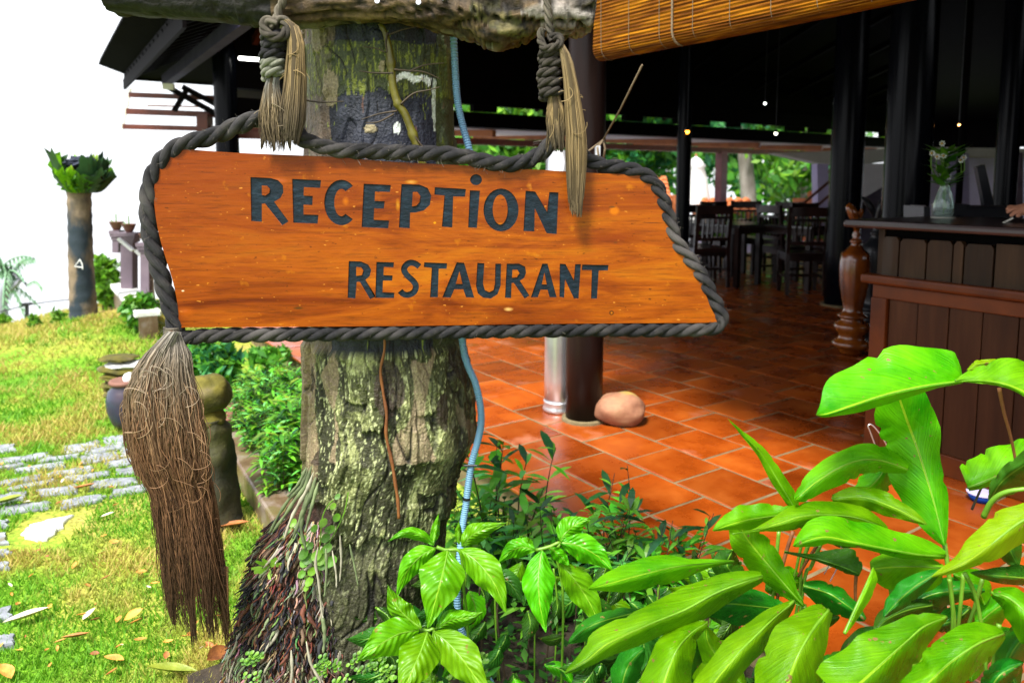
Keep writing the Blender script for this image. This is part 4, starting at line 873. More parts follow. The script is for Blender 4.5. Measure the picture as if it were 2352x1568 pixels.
# shrubs
def shrub(x, ybase, Y, wpx, hpx, n, size, cs, label, seed, cat='shrub', group=None, dx=0):
    p = at(x, ybase, Y); kk = Y / FPX; t = thing('shrub', label, cat, p, group); m_ = MB(); foliage(m_, p + Z * (hpx * kk * .5), wpx * kk / 2, wpx * kk / 2, hpx * kk / 2, n, size, cs, seed=seed, elong=2.6); m_.build('foliage', M['leafbits'], t, vc=True)
    m_ = MB()
    for k in range(5): m_.tube([p + Vector((.02 * k - .04, 0, -.05)), p + Vector(((k - 2) * wpx * kk * .12, 0, hpx * kk * .6))], [.008, .003], 5)
    m_.build('stems', M['darktwig'], t); return t
shrub(247, 712, 7.8, 72, 135, 900, .06, GB + [GR[3]], 'dense bright green shrub behind the palm stump', 21)
shrub(325, 780, 6.2, 95, 120, 900, .05, GB + GR, 'leafy green shrub behind the rope left of the sign', 22)
shrub(83, 795, 6.9, 38, 82, 320, .045, GB, 'small upright pale green shrub on the lawn, left of the palm stump', 23)
shrub(138, 772, 7.4, 36, 72, 260, .045, GB, 'small pale shrub just left of the palm stump foot', 24)
shrub(10, 752, 9.0, 34, 34, 160, .05, GB, 'low bush at the left edge of the lawn', 25)
shrub(34, 838, 5.6, 20, 18, 60, .03, GB, 'tiny weed tuft near the far paving stones', 26)
shrub(490, 888, 4.9, 165, 120, 1500, .055, GD + GR, 'dark green rounded shrub under the left end of the sign', 27)
shrub(618, 842, 5.3, 120, 50, 300, .05, GR, 'low green shrub hugging the left end of the red tiled floor', 28)
# far palm and fence
p = at(12, 760, 17); t = thing('coconut_palm', 'slender distant palm tree at the left edge beyond the lawn', 'tree', p); m_ = MB(); tp = at(22, 640, 17); m_.tube(crv([p, at(4, 690, 17), tp], 8), .12, 8); m_.tube(crv([at(5, 680, 17), at(36, 655, 17), at(48, 640, 17)], 6), .05, 6); m_.build('trunk', surf('hazy_bark', [(.3, (.2, .2, .24)), (.7, (.3, .3, .36))], 5, rough=.9, bump=.2), t, smooth=True)
M['hazyleaf'] = surf('hazy_frond', [(.3, (.12, .26, .16)), (.7, (.24, .4, .24))], 4, rough=.6, bump=0)
for k in range(13):
    a = -2.6 + k * .52; base = tp + Vector((rnd.uniform(-.2, .2), 0, rnd.uniform(-.2, .3))); L = rnd.uniform(.5, .95); m_ = MB(); pts = [base + Vector((math.cos(a) * L * f, .3 * math.sin(k * 2.1) * f, math.sin(a) * L * f + .35 * f - .55 * f * f)) for f in [i / 8 for i in range(9)]]
    m_.tube(pts, .018, 4)
    for i in range(1, 9):
        for s in (-1, 1): q = pts[i]; m_.add([q, q + Vector((.05, 0, .02)), q + Vector((.06 + .1 * s * math.sin(a), 0, -.22 * (1.1 - i / 9) - .1))], [(0, 1, 2)])
    m_.build('frond', M['hazyleaf'], t)
p = at(88, 652, 20); t = thing('palm_frond_tip', 'pale drooping palm frond tip against the white sky at the left', 'palm frond', p); m_ = MB(); pts = crv([at(60, 655, 20), at(80, 645, 20), at(94, 660, 20)], 9); m_.tube(pts, .02, 4)
for q in pts[1:]: m_.add([q, q + Vector((.06, 0, 0)), q + Vector((.02, 0, -.2))], [(0, 1, 2)])
m_.build('frond', M['hazyleaf'], t)
t = thing('rope_fence', 'dark iron fence post and cable at the far edge of the lawn', 'fence', at(62, 725, 10.5)); kk = 10.5 / FPX
m_ = MB(); m_.bar(at(62, 745, 10.5), at(62, 700, 10.5), 6 * kk, 6 * kk, up=(0, 1, 0)); m_.build('fence_post', M['screen'], t); m_ = MB(); m_.box(at(62, 698, 10.5), 8 * kk, 8 * kk, 3 * kk); m_.build('post_cap', M['screen'], t)
m_ = MB(); m_.tube([at(-60, 722, 10.2), at(0, 716, 10.3), at(60, 701, 10.5)], 1.4 * kk, 5); m_.build('cable', M['screen'], t); m_ = MB(); m_.tube([at(60, 701, 10.5), at(110, 693, 10.7), at(160, 688, 11)], 1.4 * kk, 5); m_.build('cable', M['screen'], t)
# fallen leaves
def leaf_proto(mat, name='fallen_leaf'):
    m_ = MB(); vs = []; n = 8
    for i in range(n + 1):
        f = i / n; w_ = .23 * math.sin(math.pi * min(1, f * 1.02)) ** .8; c = Vector((f - .5, .05 * math.sin(f * 3), .12 * (f - .5) ** 2 * 3)); vs += [c + Vector((0, -w_, .13 * (w_ / .23))), c, c + Vector((0, w_, .11 * (w_ / .23)))]
    fs = []
    for k in range(n): q = k * 3; fs += [(q, q + 1, q + 4, q + 3), (q + 1, q + 2, q + 5, q + 4)]
    m_.add(vs, fs); me = m_.mesh(name, smooth=True); me.materials.append(mat); return me
lo = leaf_proto(surf('orange_dead_leaf', [(.3, (.4, .12, .02)), (.6, (.55, .25, .04)), (.8, (.6, .4, .1))], 3, rough=.6, bump=.2, var=.35))
lb = leaf_proto(surf('brown_dead_leaf', [(.3, (.16, .05, .015)), (.7, (.36, .13, .03))], 3, rough=.6, bump=.2, var=.3))
lg = leaf_proto(surf('olive_leaf', [(.3, (.12, .16, .01)), (.7, (.22, .26, .02))], 3, rough=.5, bump=.2))
lw = leaf_proto(surf('pale_dead_leaf', [(.3, (.5, .4, .28)), (.7, (.75, .66, .5))], 3, rough=.6, bump=.2))
def drop(me, X, Y_, s, rz, lab, group=None, tilt=0.0, sx=1.0):
    x, y = zz(X, Y_); p = gz(x, y, -.15); o = bpy.data.objects.new('fallen_leaf', me); col.objects.link(o); o.location = (p.x, p.y, lawn_z(p.x, p.y) + .022 + s * .05); o.scale = (s, s * sx, s); o.rotation_euler = (tilt, rnd.uniform(-.3, .3), rz); tag(o, lab, 'leaf', group)
drop(lg, 40, 495, .15, .1, 'large dark olive fallen leaf over the paving stone at the left edge', sx=.9)
drop(lw, 165, 1190, .13, .4, 'long curled pale dead leaf on the grass at the left', sx=.6)
drop(lo, 465, 1308, .085, .15, 'long orange dead leaf on the grass, lower left', sx=.4); drop(lw, 548, 1165, .05, 1.2, 'small crumpled pale yellow leaf on the grass left of the tassel')
drop(lo, 820, 1172, .06, .8, 'upright orange leaf left of the tassel tips', tilt=.5); drop(lo, 1182, 1300, .045, 1.4, 'small round orange leaf under the tassel tips', sx=1.5)
drop(lg, 1050, 1545, .14, .15, 'long green fallen leaf at the bottom edge beside the trunk', sx=.6); drop(lb, 1335, 1440, .1, 1.2, 'dark red brown curled leaf at the foot of the trunk', tilt=.6)
drop(lb, 1430, 640, .13, .1, 'large brown curled leaf on the grass behind the tassel', sx=.7); drop(lb, 520, 395, .09, .4, 'brown dead leaf lying across the paving stones', sx=.5)
drop(lo, 35, 1525, .07, -.6, 'orange leaf at the bottom left corner', sx=1.1); drop(lw, 660, 565, .055, .3, 'small white and brown leaf below the lowest paving stones')
drop(lo, 700, 1455, .075, -.3, 'orange leaf near the bottom, below the tassel', sx=.8)
for k in range(110):
    X = rnd.uniform(0, 1400); Y_ = rnd.uniform(20, 1560) if k < 90 else rnd.uniform(0, 500)
    drop(rnd.choice([lo, lo, lb, lo, lw] if rnd.random() < .9 else [lg]), X, Y_, rnd.uniform(.018, .042), rnd.uniform(0, 6.28), 'small orange or brown dead leaf scattered on the lawn', 'small dead leaves on the lawn', rnd.uniform(-.5, .5), rnd.uniform(.5, 1.1))
# ================================================================ BIG TRUNK
YT = 2.03
Lx = [(-80, 690), (35, 693), (100, 700), (200, 702), (300, 705), (400, 700), (600, 700), (790, 705), (850, 706), (900, 706), (1000, 700), (1060, 695), (1100, 692), (1140, 686), (1180, 672), (1230, 650), (1330, 628), (1430, 612), (1500, 600), (1568, 590), (1680, 575)]
Rx = [(-80, 1024), (35, 1030), (100, 1034), (200, 1039), (300, 1046), (400, 1055), (600, 1060), (790, 1066), (850, 1080), (900, 1088), (1000, 1093), (1030, 1084), (1060, 1070), (1100, 1060), (1140, 1054), (1180, 1050), (1230, 1047), (1330, 1038), (1430, 1018), (1500, 1003), (1568, 990), (1680, 975)]
def trunkmesh():
    rows = []; y = -80.0
    while y < 1680: rows.append(y); y += 3.4 if (y < 345 or y > 770) else 14
    nf = 250; nb = 30; ths = [math.pi + math.pi * i / nf for i in range(nf + 1)] + [math.pi * i / nb for i in range(1, nb)]
    V = []; C = []; n = len(ths)
    nz = noise.noise; fr = noise.fractal
    for y in rows:
        l, r_ = lerp(Lx, y), lerp(Rx, y); xc = (l + r_) / 2; c = at(xc, y, YT); rad = (r_ - l) / 2 * YT / FPX
        for th in ths:
            ct, st = math.cos(th), math.sin(th)
            u = th * .2; zz_ = c.z; X = xc + ct * (r_ - l) / 2      # approx pixel x
            P = Vector((u * 30, zz_ * 7, 0)); q = nz(P) ; wz = nz(Vector((u * 9 + 3, zz_ * 5, 2)))
            # plates of weathered wood with torn edges
            pl = nz(Vector((u * 11 + wz, zz_ * 3.2 + wz * 1.2, 7))) + .45 * nz(Vector((u * 34, zz_ * 8, 4))); cu_ = u * 24 + .7 * wz + .25 * nz(Vector((u * 30, zz_ * 14, 12))); ci = math.floor(cu_); ck_ = cu_ - ci; lipy = 800 + 330 * (.5 + .5 * noise.cell(Vector((ci, 3, 1)))) + 14 * nz(Vector((u * 110, 2, ci)))
            step = .014 if pl > .12 else (.006 if pl > -.12 else 0)
            crack = abs(nz(Vector((u * 15 + .9 * wz, zz_ * 2.4, 11)))); cr = max(0, .035 - crack) / .035 * (1 if nz(Vector((u * 8, zz_ * 4, 77))) > -.05 else 0)
            fine = nz(Vector((u * 120, zz_ * 45, 1)))
            grit = nz(Vector((u * 300, zz_ * 260, 1)))
            if y > 770:
                d = step * .6 + .005 * q + .0025 * fine - .008 * cr + .0022 * grit + (.011 * (.4 + .6 * abs(noise.cell(Vector((ci, 9, 2))))) if y < lipy else 0) - .006 * max(0, 1 - min(ck_, 1 - ck_) * 14)
                # base colour by growth
                m1 = .5 + .9 * fr(Vector((u * 14, zz_ * 9, 3)), 1, 2, 4); g = max(0, min(1, m1 + .35 * grit)); sp_ = nz(Vector((u * 190, zz_ * 62, 8))) + .5 * nz(Vector((u * 420, zz_ * 180, 5))); sv = nz(Vector((u * 70, zz_ * 14, 41)))
                c1 = Vector((.045, .05, .014)); c2 = Vector((.26, .28, .11)); c3 = Vector((.014, .012, .007))
                col_ = c1.lerp(c2, max(0, min(1, (g - .35) * 1.6 + .6 * sp_ + .5 * sv)))
                if pl < -.1: col_ = col_.lerp(c3, .7)
                if sp_ + .4 * sv > .36: col_ = col_.lerp(Vector((.44, .47, .24)), .75)
                if sp_ - .3 * sv < -.5: col_ = col_.lerp(Vector((.01, .012, .006)), .7)
                if y > lipy and y < lipy + 18: col_ = col_ * .3  # shade under each torn lip, put into the colour
                if min(ck_, 1 - ck_) < .045: col_ = col_ * .45
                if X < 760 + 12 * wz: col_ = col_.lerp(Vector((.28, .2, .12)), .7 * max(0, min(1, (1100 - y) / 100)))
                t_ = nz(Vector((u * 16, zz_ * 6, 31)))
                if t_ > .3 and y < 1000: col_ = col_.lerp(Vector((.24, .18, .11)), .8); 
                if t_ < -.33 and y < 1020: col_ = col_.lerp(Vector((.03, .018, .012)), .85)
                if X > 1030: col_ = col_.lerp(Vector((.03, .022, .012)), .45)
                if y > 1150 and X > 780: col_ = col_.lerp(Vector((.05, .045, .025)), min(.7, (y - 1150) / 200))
                if 1010 < y < 1100 and X > 950: d -= .012 * max(0, nz(Vector((u * 12, zz_ * 7, 15))) + .3)
                # torn lower lip
                lip = 1165 + 30 * nz(Vector((u * 22, 0, 3))) + 14 * nz(Vector((u * 70, 0, 3)))
                if y > lip: d -= .02; col_ = col_ * .75
                if 1100 < X * 0 + y < 1160 and 730 < X < 800: d -= .015; col_ = Vector((.03, .018, .012))
                if y < 880 and 725 < X < 745 + 12 * wz: d -= .008
            else:
                d = (.006 if pl > .1 else 0) + .003 * q + .0015 * fine - .006 * cr * (1 if X > 790 else .4)
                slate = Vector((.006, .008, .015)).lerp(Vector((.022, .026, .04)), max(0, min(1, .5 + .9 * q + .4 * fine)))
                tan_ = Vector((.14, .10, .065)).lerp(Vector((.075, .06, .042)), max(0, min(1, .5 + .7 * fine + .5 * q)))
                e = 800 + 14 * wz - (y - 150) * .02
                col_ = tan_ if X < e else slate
                band = nz(Vector((u * 30, zz_ * 60, 2)))
                top, bot = 122 + 25 * nz(Vector((u * 9, 0, 0))), 232 + 22 * nz(Vector((u * 18, 4, 0)))
                dr = nz(Vector((u * 170, zz_ * 24, 6))) + .35 * nz(Vector((u * 400, zz_ * 120, 6)))
                if top < y < bot: col_ = col_.lerp(Vector((.07, .09, .008)), .45 + .5 * max(0, band)); d += .002
                if top < y < bot + 10 and dr > .16 and band > -.25: col_ = col_.lerp(Vector((.2, .23, .02)), .6)
                elif dr > .5 and nz(Vector((u * 25, zz_ * 9, 66))) > .1: col_ = col_.lerp(Vector((.24, .3, .02)), .6)
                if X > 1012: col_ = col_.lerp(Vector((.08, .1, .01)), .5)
                # white lichen scar
                lx = (X - 965); ly = y - (196 + .0045 * lx * lx + 8 * nz(Vector((X * .05, y * .05, 0))))
                if abs(lx) < 46 and abs(ly) < 8 + 3 * grit: col_ = Vector((.72, .75, .7)); d += .002
                lz = (X - 1008); 
                if abs(lz - (y - 250) * .03) < 3.5 and 195 < y < 310: col_ = Vector((.45, .5, .4))
                if (X - 937) ** 2 / 60 + (y - 305) ** 2 / 140 < 1 + grit: col_ = Vector((.6, .65, .6))
                for (bx, by, bw, bh) in ((795, 222, 18, 40), (883, 308, 14, 9), (765, 115, 18, 30), (905, 178, 6, 12)):
                    if ((X - bx) / bw) ** 2 + ((y - by) / bh) ** 2 < 1 + .6 * fine: col_ = Vector((.24, .2, .11)); d += .002
                if X > 860 and 240 < y and nz(Vector((u * 40, zz_ * 6, 55))) > .55: col_ = col_.lerp(Vector((.13, .05, .02)), .5)
            if cr > .3: col_ = col_.lerp(Vector((.008, .006, .005)), min(1, cr * 1.2))
            rr = rad + d - .006
            V.append((c.x + ct * rr, YT + st * rr * .98, c.z)); C.append(tuple(max(.003, k * (1 + .25 * grit)) for k in col_))
    m_ = MB(); m_.v = V; m_.c = C; m_.uv = [(0, 0)] * len(V)
    m_.f = [((i + 1) * n + k, (i + 1) * n + (k + 1) % n, i * n + (k + 1) % n, i * n + k) for i in range(len(rows) - 1) for k in range(n)]
    return m_
tb_ = at(820, 1600, YT); tb_.z = -.16
trunk = thing('weathered_trunk', 'thick mossy weathered tree trunk behind the sign, with a dark root mass at its foot', 'tree trunk', tb_)
M['trunk'] = vcmat('mossy_bark', rough=.62, nscale=160, amt=.3, bump=.8, dist=.006, spec=.4)
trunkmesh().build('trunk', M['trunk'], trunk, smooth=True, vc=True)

# root mass bulging at the lower left
def rootmass():
    RL = [(1120, 690), (1180, 655), (1230, 612), (1330, 580), (1430, 556), (1500, 540), (1568, 530), (1680, 520)]; RR = [(1120, 800), (1180, 800), (1230, 812), (1330, 830), (1430, 842), (1500, 850), (1568, 858), (1680, 870)]
    rows = [1120 + 7 * i for i in range(80)]; nf = 120; V = []; C = []
    for y in rows:
        l, r_ = lerp(RL, y), lerp(RR, y); f = min(1, (y - 1115) / 120); xc = (l + r_) / 2
        for k in range(nf):
            th = 2 * math.pi * k / nf; c = at(xc, y, YT - .08); rad = (r_ - l) / 2 * YT / FPX; g = noise.noise(Vector((th * 5, y * .05, 0))); g2 = noise.noise(Vector((th * 22, y * .14, 4)))
            rr = rad * (1 + .05 * g) + .012 * g2; V.append((c.x + math.cos(th) * rr, c.y + math.sin(th) * rr * (.55 + .35 * f), c.z))
            cc = Vector((.02, .012, .009)).lerp(Vector((.07, .03, .018)), max(0, min(1, .5 + g + .5 * g2))); C.append(tuple(cc))
    m_ = MB(); m_.v = V; m_.c = C; m_.uv = [(0, 0)] * len(V); m_.f = [((i + 1) * nf + k, (i + 1) * nf + (k + 1) % nf, i * nf + (k + 1) % nf, i * nf + k) for i in range(len(rows) - 1) for k in range(nf)]
    m_.build('root_mass', vcmat('root_soil', rough=.9, nscale=200, amt=.4, bump=1.0, dist=.008), trunk, smooth=True, vc=True)
    def surfpt(fx, y, out=.0):
        l, r_ = lerp(RL, y), lerp(RR, y); f = min(1, (y - 1115) / 120); xc = (l + r_) / 2; th = math.pi + math.pi * fx; c = at(xc, y, YT - .08); rad = (r_ - l) / 2 * YT / FPX + out
        return Vector((c.x + math.cos(th) * rad, c.y + math.sin(th) * rad * (.55 + .35 * f), c.z))
    mats = [surf('root_' + nm, st, 40, (1, 1, .4), rough=.75, bump=.5, bscale=90, dist=.003, var=.25) for nm, st in (('black', [(.3, (.008, .008, .01)), (.7, (.03, .03, .035))]), ('rust', [(.3, (.05, .014, .008)), (.7, (.16, .05, .025))]), ('grey', [(.3, (.16, .14, .1)), (.7, (.36, .34, .26))]), ('moss', [(.3, (.05, .065, .03)), (.7, (.16, .2, .09))]), ('brown', [(.3, (.06, .035, .02)), (.7, (.15, .095, .055))]))]
    r = random.Random(5); fine = MB(); cols = [(.012, .01, .012), (.1, .03, .015), (.25, .22, .16), (.1, .13, .05), (.1, .06, .035)]
    for i in range(2300):
        y = r.uniform(1170, 1620); fx = r.uniform(.02, .95); big = i < 250
        zone = 0 if 1290 < y < 1420 else 1
        if y < 1300: wts = (4, 3, 2, 1, 3) if fx < .5 else (1, 2, 6, 3, 2)
        elif y < 1430: wts = (8, 2, .8, 1.2, 1.5) if fx < .95 else (6, 2, 2, 1, 2)
        else: wts = (4, 2, 5, 1.2, 4)
        if fx < .3 and 1290 < y < 1440: wts = (7, 1, .2, 3, 1)
        m = r.choices(range(5), wts)[0]
        L = r.uniform(16, 44) if big else r.uniform(8, 28)
        if y > 1440 and m == 2: L *= 2.2
        if fx > .55 and y < 1330 and m in (2, 3): L *= 1.8
        w0 = (r.uniform(3.4, 6.6) if big else r.uniform(1.4, 3.2)) * YT / FPX; out = r.uniform(.004, .028); lean = (fx - .5) * -.25 + r.gauss(0, .07)
        pts = []; ns = 6
        for k in range(ns + 1):
            f = k / ns; pts.append(surfpt(max(-.02, min(1.02, fx + (lean * f + .03 * math.sin(f * 5 + i)) * L / 90)), y + L * f, out * (.2 + 1.1 * f) + .003 * math.sin(f * 6 + i * 2)))
        rad = [w0 * (.85 + .2 * math.sin(k * 2 + i)) * (1 - .55 * (k / ns) ** 3) for k in range(ns + 1)]
        if big: q = MB(); q.tube(pts, rad, 7); q.build('root', mats[m], trunk, smooth=True)
        else: fine.tube(pts, rad, 5, colr=tuple(v * r.uniform(.6, 1.4) for v in cols[m]))
    fine.build('fine_roots', vcmat('fine_roots', rough=.8, nscale=200, amt=.3, bump=.4), trunk, smooth=True, vc=True, kind='stuff')
    for i in range(46):
        y = r.uniform(1400, 1590); fx = r.uniform(.08, .9); L = r.uniform(50, 130); w0 = r.uniform(1.8, 4.2) * YT / FPX; ph = r.uniform(0, 6.28); dr = r.uniform(-.05, .05)
        pts = [surfpt(fx + dr * k / 9 + .008 * math.sin(ph + k * .9), y + L * k / 9, .022 + .006 * math.sin(ph * 2 + k)) for k in range(10)]
        q = MB(); q.tube(pts, [w0 * min(1, .3 + k / 3) * (1 - .6 * k / 9) for k in range(10)], 6); q.build('aerial_root', mats[2 if i % 3 else 3], trunk, smooth=True)
    # long pale aerial roots
    for pts, w_, mi in (([(712, 1075), (698, 1120), (676, 1150), (652, 1186), (626, 1222)], 11, 3), ([(704, 1080), (690, 1118), (664, 1146), (640, 1182), (618, 1226)], 10, 3), ([(716, 1090), (703, 1126), (684, 1160), (666, 1196), (652, 1240)], 10, 2), ([(722, 1100), (711, 1140), (696, 1172), (684, 1205), (672, 1236)], 12, 3), ([(728, 1112), (718, 1150), (708, 1190), (700, 1222)], 9, 3), ([(700, 1078), (684, 1112), (660, 1140)], 8, 3), ([(705, 1130), (697, 1170), (690, 1215), (702, 1262)], 12, 3), ([(727, 1262), (722, 1300), (730, 1340), (737, 1400), (742, 1420)], 7, 2), ([(745, 1265), (748, 1310), (745, 1370)], 7, 3), ([(778, 1235), (782, 1290), (780, 1335)], 6, 2), ([(800, 1255), (812, 1300), (822, 1345)], 6, 3), ([(737, 1420), (744, 1460), (742, 1500)], 11, 3), ([(893, 1160), (898, 1205), (905, 1260), (898, 1330), (890, 1400), (875, 1470)], 9, 3), ([(665, 1500), (668, 1560), (655, 1620)], 8, 2), ([(700, 1480), (712, 1530), (735, 1570), (740, 1610)], 7, 2), ([(830, 1480), (822, 1540), (800, 1600)], 8, 3), ([(620, 1520), (600, 1560), (590, 1610)], 6, 2), ([(760, 1270), (770, 1320), (772, 1350)], 5, 2)):
        Yr = lambda x, y: YT - .08 - .215 * math.sqrt(max(0, 1 - ((x - 715) / 190) ** 2)) - .015
        q = MB(); c = crv([at(x, y, min(Yr(x, y), YT - .13) if y > 1150 or x < 880 else YT - .2) for x, y in pts], 16); q.tube([p_ + Vector((0, .012 * (1 - i / 15) + .002, 0)) for i, p_ in enumerate(c)], [w_ / 2 * YT / FPX * max(.15, min(1, i / 3 + .1)) * (1 - .55 * i / 15 + .16 * math.sin(i * 1.7 + w_)) for i in range(16)], 8); q.build('aerial_root', mats[mi], trunk, smooth=True)
rootmass()
# creepers on the trunk
yf = YT - .205
v_ = thing('climbing_vine', 'knobbly olive vine stem climbing the upper trunk, with thin side tendrils', 'vine', at(920, 200, yf))
m_ = MB(); P_ = crv([at(x, y, yf) for x, y in ((872, 55), (884, 75), (893, 110), (899, 155), (903, 200), (915, 240), (930, 262), (945, 300), (962, 350), (975, 390))], 50); m_.tube(P_, [(8.2 - 0 * i) * YT / FPX * (.45 + .55 * min(1, i / 14)) * (1 + .35 * max(0, math.sin(i * .52)) ** 12) for i in range(50)], 12); m_.build('vine_stem', M['vine'], v_, smooth=True)
for pts in (((890, 75), (886, 100), (888, 120), (865, 112), (835, 108)), ((903, 168), (860, 168), (825, 163)), ((905, 160), (940, 163), (975, 166), (1012, 182)), ((912, 255), (870, 262), (830, 275)), ((905, 262), (870, 280), (840, 282)), ((920, 240), (950, 215), (985, 207), (1010, 200)), ((893, 80), (920, 70), (955, 62)), ((700, 230), (740, 235), (790, 233)), ((940, 165), (975, 150), (1020, 145)), ((945, 300), (965, 330), (985, 352)), ((1012, 60), (1040, 70), (1070, 82)), ((860, 45), (868, 20), (872, 5))):
    m_ = MB(); c = crv([at(x, y, yf - .008) for x, y in pts], 16); m_.tube(c, [.0028 * (1 - .6 * i / 15) for i in range(16)], 5); m_.build('tendril', M['darktwig'], v_, smooth=True)
v_ = thing('hanging_root', 'thin reddish brown root running down the lower trunk from the sign', 'root', at(890, 950, yf))
m_ = MB(); c = crv([at(x, y, yf - .022) for x, y in ((884, 775), (882, 810), (874, 850), (880, 900), (888, 950), (887, 1000), (900, 1060), (908, 1110), (914, 1150), (916, 1190))], 40); m_.tube(c, [(2.5 + 1.2 * min(1, i / 20)) * YT / FPX * (1 + .12 * math.sin(i * 1.3)) for i in range(40)], 8); m_.build('root_stem', M['twig'], v_, smooth=True)
# herb with round leaves
def roundleaf(mb, c, r_, nrm, cc):
    nrm = Vector(nrm).normalized(); a_ = nrm.orthogonal().normalized(); b_ = nrm.cross(a_); n = 9; vs = [c - nrm * r_ * .15] + [c + a_ * (r_ * math.cos(6.283 * k / n)) + b_ * (r_ * .78 * math.sin(6.283 * k / n)) for k in range(n)]
    mb.add(vs, [(0, 1 + k, 1 + (k + 1) % n) for k in range(n)], None, [cc] * len(vs))
hb = thing('trunk_herb', 'small herb with round bright leaves growing from the left side of the trunk', 'plant', at(735, 1300, 1.84)); m_ = MB(); ms = MB()
for stem, lv in ((((738, 1296), (752, 1255), (765, 1230), (790, 1180), (800, 1130)), ((765, 1162), (773, 1188), (775, 1140), (752, 1258), (744, 1262))), (((730, 1290), (736, 1240), (740, 1190), (752, 1162), (765, 1148)), ((722, 1213), (752, 1215), (748, 1235), (742, 1200), (760, 1215))), (((722, 1300), (708, 1270), (690, 1230), (665, 1205)), ((695, 1238), (712, 1253), (672, 1200), (700, 1250))), (((735, 1300), (715, 1310), (700, 1330)), ((693, 1318), (710, 1335), (716, 1312), (703, 1350)))):
    ms.tube(crv([at(x, y, 1.80) for x, y in stem], 14), .0016, 5)
    for x, y in lv: roundleaf(m_, at(x, y, 1.79), rnd.uniform(8, 13) * 1.8 / FPX, (rnd.uniform(-.4, .4), -1, rnd.uniform(.2, 1)), rnd.choice(GB))
for x, y in ((727, 1275), (737, 1285), (757, 1290), (742, 1296), (708, 1283), (700, 1290), (762, 1288), (697, 1272)): roundleaf(m_, at(x, y, 1.79), 15 * 1.8 / FPX, (rnd.uniform(-.5, .5), -1, .6), rnd.choice(GB))
ms.build('stems', M['stem'], hb); m_.build('leaves', M['leafbits'], hb, vc=True)
hb = thing('trunk_rosette', 'small pale green rosette with a pink centre on the root mass', 'plant', at(622, 1305, 1.86)); m_ = MB()
for k in range(13):
    a = rnd.uniform(0, 6.28); d = Vector((math.cos(a), -.35, math.sin(a) * .8 + .1)); c = at(620, 1302, 1.84); e = d.cross(Vector((0, 1, .2))).normalized(); L = rnd.uniform(.028, .05); cc = rnd.choice([(.2, .42, .03), (.28, .5, .06)]); m_.add([c, c + d * L * .6 + e * .006, c + d * L + e * .003, c + d * L - e * .004, c + d * L * .6 - e * .007], [(0, 1, 2, 3, 4)], None, [cc] * 5)
m_.build('leaves', M['leafbits'], hb, vc=True)
hb = thing('clover_patch', 'bright little clover leaves at the bottom of the root mass', 'plant', at(760, 1545, 1.8)); hb['category'] = 'clover'; m_ = MB()
for k in range(70):
    x = rnd.choice([rnd.uniform(715, 830), rnd.uniform(820, 905), rnd.uniform(560, 600)]); y = rnd.uniform(1500, 1600) + (abs(x - 760) * .0); Yc = 1.76
    for q in range(3): a = q * 2.1 + k; roundleaf(m_, at(x + 7 * math.cos(a), y + 5 * math.sin(a), Yc), 5.5 * Yc / FPX, (rnd.uniform(-.3, .3), -.7, 1), rnd.choice(GB))
m_.build('leaves', M['leafbits'], hb, vc=True)

# blue-grey corrugated conduit
cd_ = thing('corrugated_conduit', 'blue grey corrugated plastic conduit running down the right side of the trunk', 'pipe', at(1055, 1540, 1.95))
cp = crv([at(x, y, Y) for x, y, Y in ((1040, 60, 1.93), (1044, 130, 1.93), (1047, 190, 1.93), (1052, 240, 1.93), (1063, 290, 1.93), (1078, 345, 1.92), (1085, 400, 1.93), (1080, 500, 1.95), (1070, 620, 1.95), (1060, 740, 1.93), (1064, 800, 1.92), (1075, 840, 1.92), (1092, 880, 1.92), (1103, 930, 1.92), (1105, 970, 1.92), (1098, 1010, 1.93), (1084, 1060, 1.93), (1076, 1110, 1.93), (1070, 1160, 1.93), (1062, 1210, 1.92), (1057, 1260, 1.9), (1053, 1320, 1.88), (1050, 1370, 1.87), (1055, 1430, 1.86), (1075, 1480, 1.86), (1100, 1525, 1.86), (1135, 1580, 1.86), (1170, 1640, 1.86))], 1100)
m_ = MB(); m_.tube(cp, [(8.6 if i % 4 in (0, 1) else 7.1) * 1.93 / FPX for i in range(1100)], 14); m_.build('ribbed_tube', M['conduit'], cd_, smooth=False)
m_ = MB(); q = cp[int(1100 * .655)]; m_.tube([at(1066, 1069, 1.92), at(1096, 1069, 1.92)], .003, 6); m_.tube([q - Z * .003, q + Z * .003], .0108, 12); m_.build('cable_tie', M['screen'], cd_)

